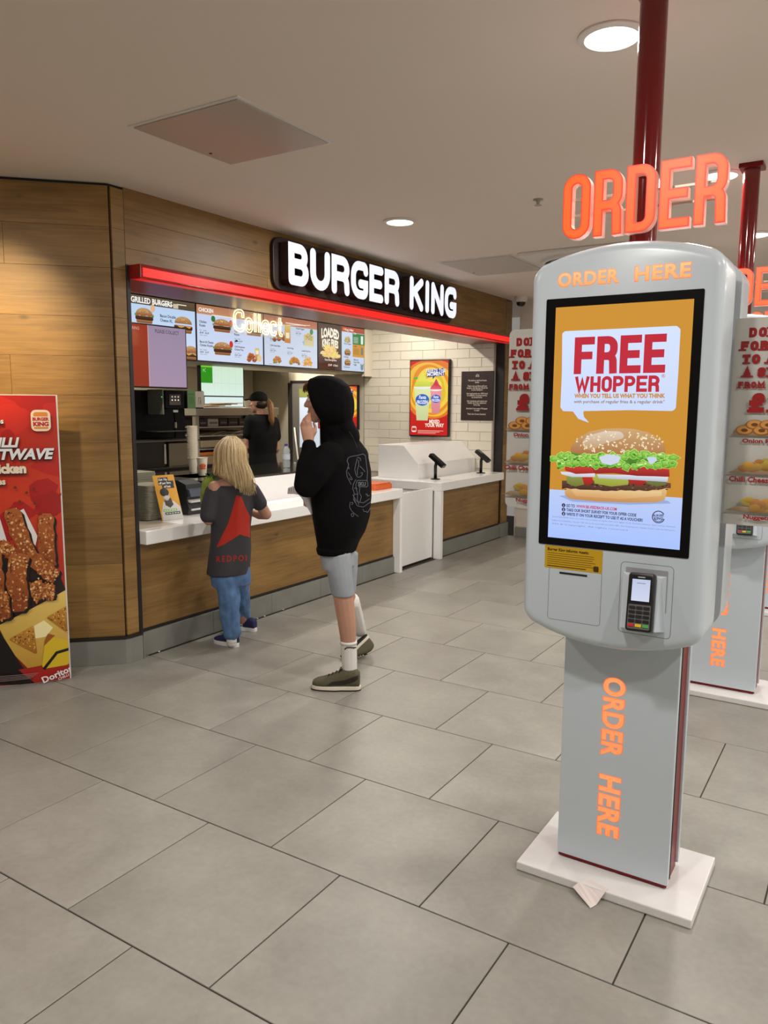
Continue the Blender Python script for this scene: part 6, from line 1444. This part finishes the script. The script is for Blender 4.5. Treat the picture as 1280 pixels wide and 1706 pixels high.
# shorts
M_SHORT = mat('grey_jersey', (150, 156, 164), .9, bump=.25, bscale=200, var=.05, vscale=20)
S_ = Body(); S_.loft([ring(P, 563, 893, .075, .125, BF, BL), ring(P, 562, 918, .078, .128, BF, BL), ring(P, 564, 945, .072, .12, BF, BL)], 24)
S_.loft([(P(561, 920, -.05), RTH * .078, FWH * .08), (P(566, 955, -.055), RTH * .068, FWH * .075), (P(569.5, 980, -.053), RTH * .063, FWH * .068), (P(571.5, 992, -.052), RTH * .060, FWH * .064)], 18); S_.loft([(P(573, 920, .08), RTH * .08, FWH * .085), (P(575, 960, .1), RTH * .066, FWH * .075), (P(576, 986, .115), RTH * .06, FWH * .066)], 18)
S_.fuse('shorts', M_SHORT, t, .006, 3, .5, .004, 12)
# socks
M_SOCK = mat('white_sock', (228, 226, 222), .9, bump=.5, bscale=250, vstretch=(1, 1, .05))
S_ = Body(); S_.limb([P(581, 1070, -.018), P(582, 1095, -.008), P(583, 1120, 0)], [.0445, .043, .041]); sk1 = S_.fuse('sock', M_SOCK, t, .005, 2)
b = Body(); b.limb([P(584, 1002, .16), P(591.5, 1024, (tdd + .24) / 2 + .01), P(599, 1050, tdd + .10)], [.053, .048, .041]); b.fuse('sock', M_SOCK, t, .005, 2)
b = Body(); b.loft([(P(580.6, 1067, -.019), RTH * .046, FWH * .046), (P(580.9, 1072, -.018), RTH * .047, FWH * .047)], 24); b.build('sock_cuff', M_SOCK, t, True)
PT = Pic(surf(sk1, P, lift=.002), strips=2, vstrips=2); PT.line(rounded([(574.5, -1081), (578, -1079), (583, -1078.6), (588, -1079), (593.5, -1078.6)], 2, False, 3), 1.7, (20, 20, 24)); PT.line([(577, -1079), (575.5, -1082), (574, -1082)], .9, (20, 20, 24)); PT.line([(586, -1078), (590, -1080.5)], 1, (20, 20, 24)); PT.build('sock_logo', M_PRINT, t)
# shoes
M_OLIVE = mat('olive_suede', (84, 82, 60), .85, var=.08, vscale=30, bump=.2, bscale=200); M_CREAM = mat('cream_rubber', (214, 208, 194), .6); M_DKSOLE = mat('dark_rubber', (44, 36, 30), .8); M_DKB = mat('dark_brown_lace', (44, 34, 28), .8)
hl1, te1 = onZ(602, 1149, .001), onZ(519, 1146, .001)
sh1 = shoe(t, hl1, te1, ZU, M_DKB, (M_OLIVE, M_CREAM, M_DKSOLE), .05, .116)
PT = Pic(surf(sh1, P, lift=.0015), strips=3, vstrips=3); PT.poly([(545, -1142), (553, -1136), (575, -1133), (597, -1125), (601, -1128), (590, -1136), (572, -1141)], (40, 28, 26)); PT.build('shoe_stripe', M_PRINT, t)
hl2 = P(611, 1056, tdd + .09)
shoe(t, hl2, toe, (hl2 - toe).cross(FWH).normalized() * (-1 if (hl2 - toe).cross(FWH).z > 0 else -1), M_DKB, (M_OLIVE, M_CREAM, M_DKSOLE), .046, .09)
# receipt in the hand
b = MB(); edge0 = [(480, 813), (490, 809.5), (500, 808), (508, 812), (514, 822), (521, 838), (526, 851)]; edge1 = [(479, 823), (489, 823), (497, 824), (502, 829), (508, 838), (514, 849), (519, 858)]; n = len(edge0)
V = [P(*k, hd2 - .026 - .004 * i) for i, k in enumerate(edge0)] + [P(*k, hd2 - .045 - .004 * i) for i, k in enumerate(edge1)]
b.add(V, [(i, i + 1, n + i + 1, n + i) for i in range(n - 1)]); RV = V; rc_ = b.build('receipt', mat('receipt_paper', (206, 204, 208), .8), None, True); rc_.modifiers.new('thick', 'SOLIDIFY').thickness = .0006
def frc(u, v, k):
    i = min(int(u), n - 2); f_ = u - i; a_ = RV[i].lerp(RV[i + 1], f_); c_ = RV[n + i].lerp(RV[n + i + 1], f_); return a_.lerp(c_, v) - FWH * (.0015 + k)
PT = Pic(frc, strips=.5)
for k in range(9): u_ = .25 + .38 * k; PT.line([(u_, .15), (u_ + .02, .55 + .3 * ((k * 7) % 5) / 5)], .09, (110, 108, 112))
PT.build('receipt_print', M_PRINT, rc_)
tag(rc_, 'white paper receipt held in the hand of the hooded person', 'receipt')
# ================================================================== the girl
A2 = (-3.40, 3.60); G = upright(*A2)
GF = Vector((-.9, .43, 0)).normalized(); GL_ = ZU.cross(GF)
t = thing('person', (A2[0], A2[1], 0), 'child with long blond hair, dark shirt and jeans leaning at the counter', 'person')
skin = Body(); ghf = (GF * .95 + Vector((-.3, 0, 0))).normalized(); gc = G(385, 764, 0); q = head(skin, gc, ghf, .92)
skin.limb([gc - ZU * .06 - ghf * .015, G(383, 806, 0)], [.042, .05]); skin.loft([ring(G, 387, 797, .035, .06, GF, GL_), ring(G, 387, 803, .05, .115, GF, GL_), ring(G, 387, 812, .06, .145, GF, GL_), ring(G, 386, 850, .075, .12, GF, GL_), ring(G, 384, 920, .08, .12, GF, GL_), ring(G, 384, 965, .085, .12, GF, GL_)])
gLS, gLE, gLW = G(358, 813, -.07), G(347.5, 866, -.09), G(362, 862, .10)
gRS, gRE, gRW = G(417, 813, .06), G(444, 857, .11), G(418, 853, .22)
skin.limb([gLS, gLE, gLW], [.045, .034, .024]); skin.limb([gRS, gRE, G(432, 858, .17), gRW], [.045, .034, .029, .023])
def ghand(w, d, s=.85):
    d = d.normalized(); sd = ZU.cross(d).normalized(); skin.loft([(w, sd * .022 * s, ZU * .016 * s), (w + d * .03 * s, sd * .034 * s, ZU * .016 * s), (w + d * .075 * s, sd * .036 * s, ZU * .013 * s)], 12)
    for k, ln in enumerate((.058, .068, .064, .05)):
        b0 = w + d * .075 * s + sd * (-.027 + .018 * k) * s; skin.limb([b0, b0 + d * ln * .5 * s - ZU * .004, b0 + d * ln * s - ZU * .016], [.0082, .0078, .007], 8)
    skin.limb([w + d * .02 * s - sd * .025 * s, w + d * .05 * s - sd * .05 * s, w + d * .08 * s - sd * .052 * s], [.0095, .0088, .0078], 8)
ghand(gLW, GF + RTH * .3); ghand(gRW, GF * .9 - RTH * .3)
lft = onZ(386, 1079, 0); ld = (lft - Vector((*A2, 0))).dot(FWH); rft = onZ(404, 1049, 0); rd = (rft - Vector((*A2, 0))).dot(FWH)
skin.limb([G(377, 955, -.03), G(381, 1003, -.05), G(386, 1062, ld + .02)], [.07, .05, .032]); skin.limb([G(394, 955, .05), G(400, 1000, .5 * (.05 + rd)), G(405, 1036, rd)], [.07, .05, .032])
skin.fuse('body', M_SKIN, t, .005, 4); eyes(q, ghf, t, .92)
# shirt
M_TEE = mat('charcoal_tee', (62, 60, 66), .9, bump=.2, bscale=220)
S_ = Body(); S_.loft([ring(G, 389, 807.5, .058, .12, GF, GL_), ring(G, 388, 811, .072, .143, GF, GL_), ring(G, 388, 824, .085, .15, GF, GL_), ring(G, 386.5, 850, .092, .135, GF, GL_), ring(G, 385, 880, .095, .126, GF, GL_), ring(G, 383.5, 915, .105, .132, GF, GL_), ring(G, 381, 946, .112, .135, GF, GL_), ring(G, 380, 955, .112, .135, GF, GL_)], 28)
S_.limb([G(357, 820, -.06), G(350, 842, -.08), G(347.5, 858, -.09)], [.058, .058, .054]); S_.limb([G(418, 817, .05), G(427, 831, .07), G(432, 838, .08)], [.056, .054, .05])
tee = S_.fuse('shirt', M_TEE, t, .006, 4, .5, .005, 11)
PT = Pic(surf(tee, G, lift=.0012), strips=2.5, vstrips=2.5, step=.0003); z2_ = lambda x, y: (200 + x / 4, -(700 + y / 4))
PT.poly([z2_(*k) for k in ((775, 500), (810, 510), (840, 590), (866, 640), (866, 782), (800, 762), (700, 825), (643, 850), (680, 770), (720, 690), (748, 600))], (186, 40, 22)); PT.up()
V, Fc = text_mesh('REDPOINT', 1, .02, spacing=1.35); s_ = 60 / max(v[1] for v in V) * .165
for f in Fc:
    w = [(V[i][0] * s_ * .86, V[i][1] * s_) for i in f]; w = [(x + z2_(640, 945)[0], yy + z2_(640, 945)[1] + x * .04) for x, yy in w]
    if max(k[0] for k in w) < 413.5: PT._tri(w, [rgb((176, 36, 30))] * len(w))
PT.build('back_print', M_PRINT, t)
# jeans
S_ = Body(); S_.loft([ring(G, 384, 940, .09, .125, GF, GL_), ring(G, 384, 962, .1, .13, GF, GL_), ring(G, 385, 975, .09, .125, GF, GL_)], 22)
S_.limb([G(377.5, 965, -.035), G(380.5, 985, -.045), G(382, 1005, -.05), G(384, 1030, ld * .8), G(386, 1052, ld + .02)], [.085, .072, .066, .062, .060]); S_.limb([G(394, 965, .05), G(398, 985, .12), G(401, 1003, .5 * (.05 + rd)), G(404, 1024, rd)], [.08, .068, .062, .056])
S_.fuse('jeans', M_DENIM, t, .006, 2, .4, .012, 24)
for c_, r_ in ((G(386.5, 1056, ld + .02), .047), (G(405, 1027, rd), .046)):
    b = Body(); b.loft([(c_ + ZU * .014, RTH * r_, FWH * r_), (c_ + ZU * .008, RTH * (r_ + .005), FWH * (r_ + .005)), (c_ - ZU * .01, RTH * (r_ + .003), FWH * (r_ + .003)), (c_ - ZU * .014, RTH * (r_ - .006), FWH * (r_ - .006))], 24); b.build('jeans_cuff', M_DENIM, t, True)
M_NAVY = mat('navy_knit', (38, 38, 84), .8, bump=.3, bscale=250); M_WSOLE = mat('white_rubber', (226, 226, 226), .5)
hd_ = onZ(394, 1080, .001); td_ = onZ(369, 1066, .001)
shoe(t, onZ(397, 1078, .001), onZ(397, 1078, .001) + (Vector((-.86, .02, 0)).normalized() * .205), ZU, M_NAVY, (M_NAVY, M_WSOLE, M_WSOLE), .039, .082)
e = onZ(418, 1050, .001); e.x = max(e.x, -3.50); shoe(t, e, e + Vector((-.99, -.12, 0)) * .20, ZU, M_NAVY, (M_NAVY, M_WSOLE, M_WSOLE), .039, .082)
for c_, e_ in ((G(386.5, 1062, ld + .02), 0), (G(406, 1032, rd), 1)):
    b = Body(); b.limb([c_, c_ - ZU * .03], [.036, .036]); b.build('sock', M_SOCK, t, True)
# hair
HB = Body(); hq = ZU.cross(ghf)
HB.ball(gc + ZU * .022 - ghf * .016, hq * .079, ghf * .098, ZU * .094); HB.loft([(G(384, 762, -.035), RTH * .086, FWH * .075), (G(384, 780, -.04), RTH * .09, FWH * .07), (G(387, 793, -.05), RTH * .085, FWH * .055), (G(399, 806, -.06), RTH * .06, FWH * .03), (G(406, 815, -.06), RTH * .04, FWH * .02)], 18)
M_BL = [mat('blond_hair_%d' % k, c, .38, bump=.6, bscale=40, vstretch=(12, 12, 1), var=.22, vscale=16) for k, c in enumerate(((198, 172, 126), (222, 200, 156), (166, 138, 96)))]
HB.fuse('hair', M_BL[0], t, .006, 3)
table = [(-1.35, 357, 786), (-.9, 360, 791), (-.5, 369, 795), (-.2, 383, 800), (0, 393, 811), (.4, 404, 821), (.8, 415, 824), (1.1, 422, 823), (1.35, 426, 818)]
def endpt(a):
    for k in range(len(table) - 1):
        if a <= table[k + 1][0]: f = (a - table[k][0]) / (table[k + 1][0] - table[k][0]); return [table[k][i] + (table[k + 1][i] - table[k][i]) * f for i in (1, 2)]
    return table[-1][1:]
rh = random.Random(11); groups = [MB(), MB(), MB()]
for k in range(330):
    a = rh.uniform(-1.35, 1.35); ex, ey = endpt(a); ex += rh.uniform(-3, 3); ey += rh.uniform(-9, 3); j = rh.uniform(-2, 2); r0_ = rh.uniform(.96, 1.06)
    x1 = 384 + 27 * math.sin(a) * r0_; d1 = -.012 - .10 * math.cos(a) * r0_
    pts = [G(386 + 5 * math.sin(a) + rh.uniform(-3, 3), 727.5 + abs(rh.gauss(0, .6)), -.02 * math.cos(a)), G(385 + 15 * math.sin(a) * r0_, 733, -.05 * math.cos(a)), G(x1 * .93 + 385 * .07, 747, d1 * .92), G(x1, 766, d1), G(x1 * .55 + ex * .45 + j, 785, d1 * .95), G(x1 * .2 + ex * .8 + j, 785 * .4 + ey * .6, min(d1 * .9, -.075) if a > -.6 else d1 * .8), G(ex, ey, -.10 if a > -.4 else -.06)]
    # smooth the path
    sm = []
    for i in range(len(pts) - 1):
        p0, p1, p2, p3 = pts[max(i - 1, 0)], pts[i], pts[i + 1], pts[min(i + 2, len(pts) - 1)]
        for f in (0, .33, .66): sm.append(.5 * ((2 * p1) + (p2 - p0) * f + (2 * p0 - 5 * p1 + 4 * p2 - p3) * f * f + (3 * p1 - p0 - 3 * p2 + p3) * f ** 3))
    sm.append(pts[-1]); n = len(sm); w = rh.uniform(.0035, .0065); groups[rh.choice((0, 0, 1, 1, 2))].tube(sm, [w * (1 - .85 * (i / (n - 1)) ** 3) for i in range(n)], 5)
for k in range(90):
    a = rh.uniform(1.4, 4.9); x1 = 384 + 26 * math.sin(a); d1 = -.012 - .09 * math.cos(a)
    if math.cos(a) < -.75: continue
    pts = [G(386 + 5 * math.sin(a), 728, -.02 * math.cos(a)), G(385 + 15 * math.sin(a), 734, -.05 * math.cos(a)), G(x1, 752, d1), G(x1 + (1 if math.sin(a) > 0 else -1), 778, d1), G(x1 + (8 if math.sin(a) > 0 else 0), 800 if math.sin(a) > 0 else 788, d1)]
    groups[k % 3].tube(pts, [.005, .006, .006, .005, .001], 5)
for k in range(3): groups[k].build('hair_locks', M_BL[k], t, True)
# green bag in front of her
b = Body(); b.loft([(G(350, 795, .02), RTH * .03, FWH * .03), (G(349, 805, .02), RTH * .045, FWH * .05), (G(347, 825, .02), RTH * .05, FWH * .06), (G(347, 845, .02), RTH * .042, FWH * .055), (G(348, 852, .02), RTH * .03, FWH * .04)], 18)
th_ = thing('green_bag', tuple(G(348, 850, .02)), 'lime green leafy patterned bag held in front of the blond child', 'bag'); b.fuse('bag', mat('lime_fabric', (132, 150, 54), .8, var=.35, vscale=26), th_, .007, 3, .5, .008, 20)
b = MB()
for k in range(7): g = G(350 + rh.uniform(-6, 8), 797 + rh.uniform(-3, 3), .0); b.tube([g, g + Vector((rh.uniform(-.03, .03), rh.uniform(-.03, .03), rh.uniform(.01, .035)))], [.008, .001], 6)
b.build('leaf_trim', mat('leaf_green', (84, 112, 44), .8), th_)
# ================================================================== counter staff
A3 = (-5.78, 6.56); Q3 = upright(*A3); SF = (-RTH * .72 + FWH * .7).normalized(); SL = ZU.cross(SF)
t = thing('person', (A3[0], A3[1], 0), 'staff member in black cap and black uniform with a ponytail behind the counter', 'person')
skin = Body(); shf = (-RTH * .95 + FWH * .3).normalized(); sc_ = Q3(430, 671, 0); q = head(skin, sc_, shf, .98)
skin.limb([sc_ - ZU * .06 - shf * .02, Q3(437, 694, 0)], [.045, .052]); skin.loft([ring(Q3, 437, 697, .06, .14, SF, SL), ring(Q3, 438, 715, .1, .16, SF, SL), ring(Q3, 438, 755, .09, .13, SF, SL), ring(Q3, 438, 790, .11, .15, SF, SL), ring(Q3, 438, 812, .11, .15, SF, SL)])
sl, se, sw = Q3(418, 702, -.1), Q3(412.5, 744, -.08), Q3(412, 752, .2)
rl_, re_, rw_ = Q3(455, 704, .1), Q3(461, 748, .12), Q3(452, 760, .3)
skin.limb([sl, se, sw], [.05, .038, .026]); skin.limb([rl_, re_, rw_], [.05, .038, .026])
for w_, d_ in ((sw, SF), (rw_, SF)): ghand(w_, d_, 1.0)
skin.limb([Q3(433, 800, -.05), Q3(433, 860, -.05), Vector((A3[0], A3[1], 0)) + SL * .09 + ZU * .08], [.085, .055, .04]); skin.limb([Q3(443, 800, .05), Q3(443, 860, .05), Vector((A3[0], A3[1], 0)) - SL * .09 + ZU * .08], [.085, .055, .04])
skin.fuse('body', M_SKIN, t, .007, 4); eyes(q, shf, t, .98)
M_UNI = mat('black_uniform', (13, 13, 14), .8, spec=.2, bump=.2, bscale=150)
S_ = Body(); S_.loft([ring(Q3, 437, 690, .06, .09, SF, SL), ring(Q3, 437.5, 695, .08, .16, SF, SL), ring(Q3, 438, 702, .1, .19, SF, SL), ring(Q3, 438, 722, .12, .19, SF, SL), ring(Q3, 438, 755, .11, .165, SF, SL), ring(Q3, 438.5, 781, .125, .17, SF, SL)], 26)
S_.limb([sl, Q3(415, 722, -.1)], [.075, .068]); S_.limb([rl_, Q3(459, 727, .11)], [.075, .066]); S_.fuse('shirt', M_UNI, t, .008, 4, .5, .006, 9)
S_ = Body(); S_.loft([ring(Q3, 438, 776, .11, .155, SF, SL), ring(Q3, 438, 805, .11, .16, SF, SL)], 22)
for e_ in (-1, 1): S_.limb([Q3(438 + 5 * e_, 800, .05 * e_), Q3(438 + 5 * e_, 860, .05 * e_), Vector((A3[0], A3[1], 0)) - SL * .09 * e_ + ZU * .1], [.1, .075, .06])
S_.fuse('trousers', mat('black_trousers', (22, 22, 24), .8), t, .009, 3)
for e_ in (-1, 1): hh = Vector((A3[0], A3[1], .001)) - SL * .09 * e_ - SF * .07; shoe(t, hh, hh + SF * .25, ZU, M_DKB, (mat('black_shoe', (20, 20, 20), .5), mat('black_sole', (16, 16, 16), .7), mat('black_sole', (16, 16, 16), .7)))
b = MB(); b.bbox(-.022, .022, -.002, .002, -.014, .014, .002); g = Q3(438.5, 776, -.155); o = b.build('badge', mat('badge_white', (190, 190, 186), .5), t, local=True); o.location = g - Vector((*A3, 0)); o.rotation_euler = (0, 0, math.atan2(RTH.y, RTH.x))
# cap, hair, ponytail
b = Body(); sq = ZU.cross(shf)
b.loft([(sc_ + ZU * .02 - shf * .014, sq * .084, shf * .103), (sc_ + ZU * .055 - shf * .012, sq * .084, shf * .102), (sc_ + ZU * .09 - shf * .012, sq * .07, shf * .088), (sc_ + ZU * .118 - shf * .012, sq * .04, shf * .05), (sc_ + ZU * .125 - shf * .012, sq * .01, shf * .012)], 22)
b.loft([(sc_ + ZU * .04 + shf * .07, sq * .075, ZU * .008), (sc_ + ZU * .036 + shf * .12, sq * .07, ZU * .007), (sc_ + ZU * .026 + shf * .158, sq * .045, ZU * .006)], 14); b.fuse('cap', M_UNI, t, .006, 3)
b = MB(); cf = sc_ + ZU * .075 + shf * .082; b.add([cf - sq * .03 - ZU * .02 + shf * .006, cf + sq * .03 - ZU * .02 + shf * .006, cf + sq * .03 + ZU * .02 - shf * .004, cf - sq * .03 + ZU * .02 - shf * .004], [(0, 1, 2, 3)]); b.build('cap_badge', mat('badge_white', (190, 190, 186), .5), t)
M_BRN = mat('light_brown_hair', (140, 98, 52), .45, var=.25, vscale=20, vstretch=(8, 8, 1), bump=.4, bscale=40)
b = Body(); b.ball(sc_ - shf * .035 - ZU * .012, sq * .078, shf * .075, ZU * .06); b.fuse('hair', mat('dark_brown_hair', (50, 36, 26), .5), t, .006, 2)
b = MB()
for k in range(40):
    j = Vector((rh.uniform(-.012, .012), rh.uniform(-.012, .012), rh.uniform(-.012, .012))); b.tube([Q3(441, 669, 0) + j, Q3(446.5, 668, -.01) + j * 1.5, Q3(450, 674, -.03) + j * 2, Q3(452, 688, -.06) + j * 2, Q3(452, 700, -.08) + j * 2, Q3(453 + rh.uniform(-2, 2), 708 + rh.uniform(-4, 2), -.09) + j], [.004, .007, .008, .008, .006, .002], 6)
b.build('ponytail', M_BRN, t, True)
b = MB(); b.tube([Q3(446.5, 668, -.01) + (sq * math.cos(g) + ZU * math.sin(g)) * .02 for g in [2 * PI * k / 14 for k in range(14)]], .006, 8, True); b.build('hair_tie', mat('hair_tie', (180, 170, 164), .6), t, True)
bpy.data.scenes.remove(TMP)
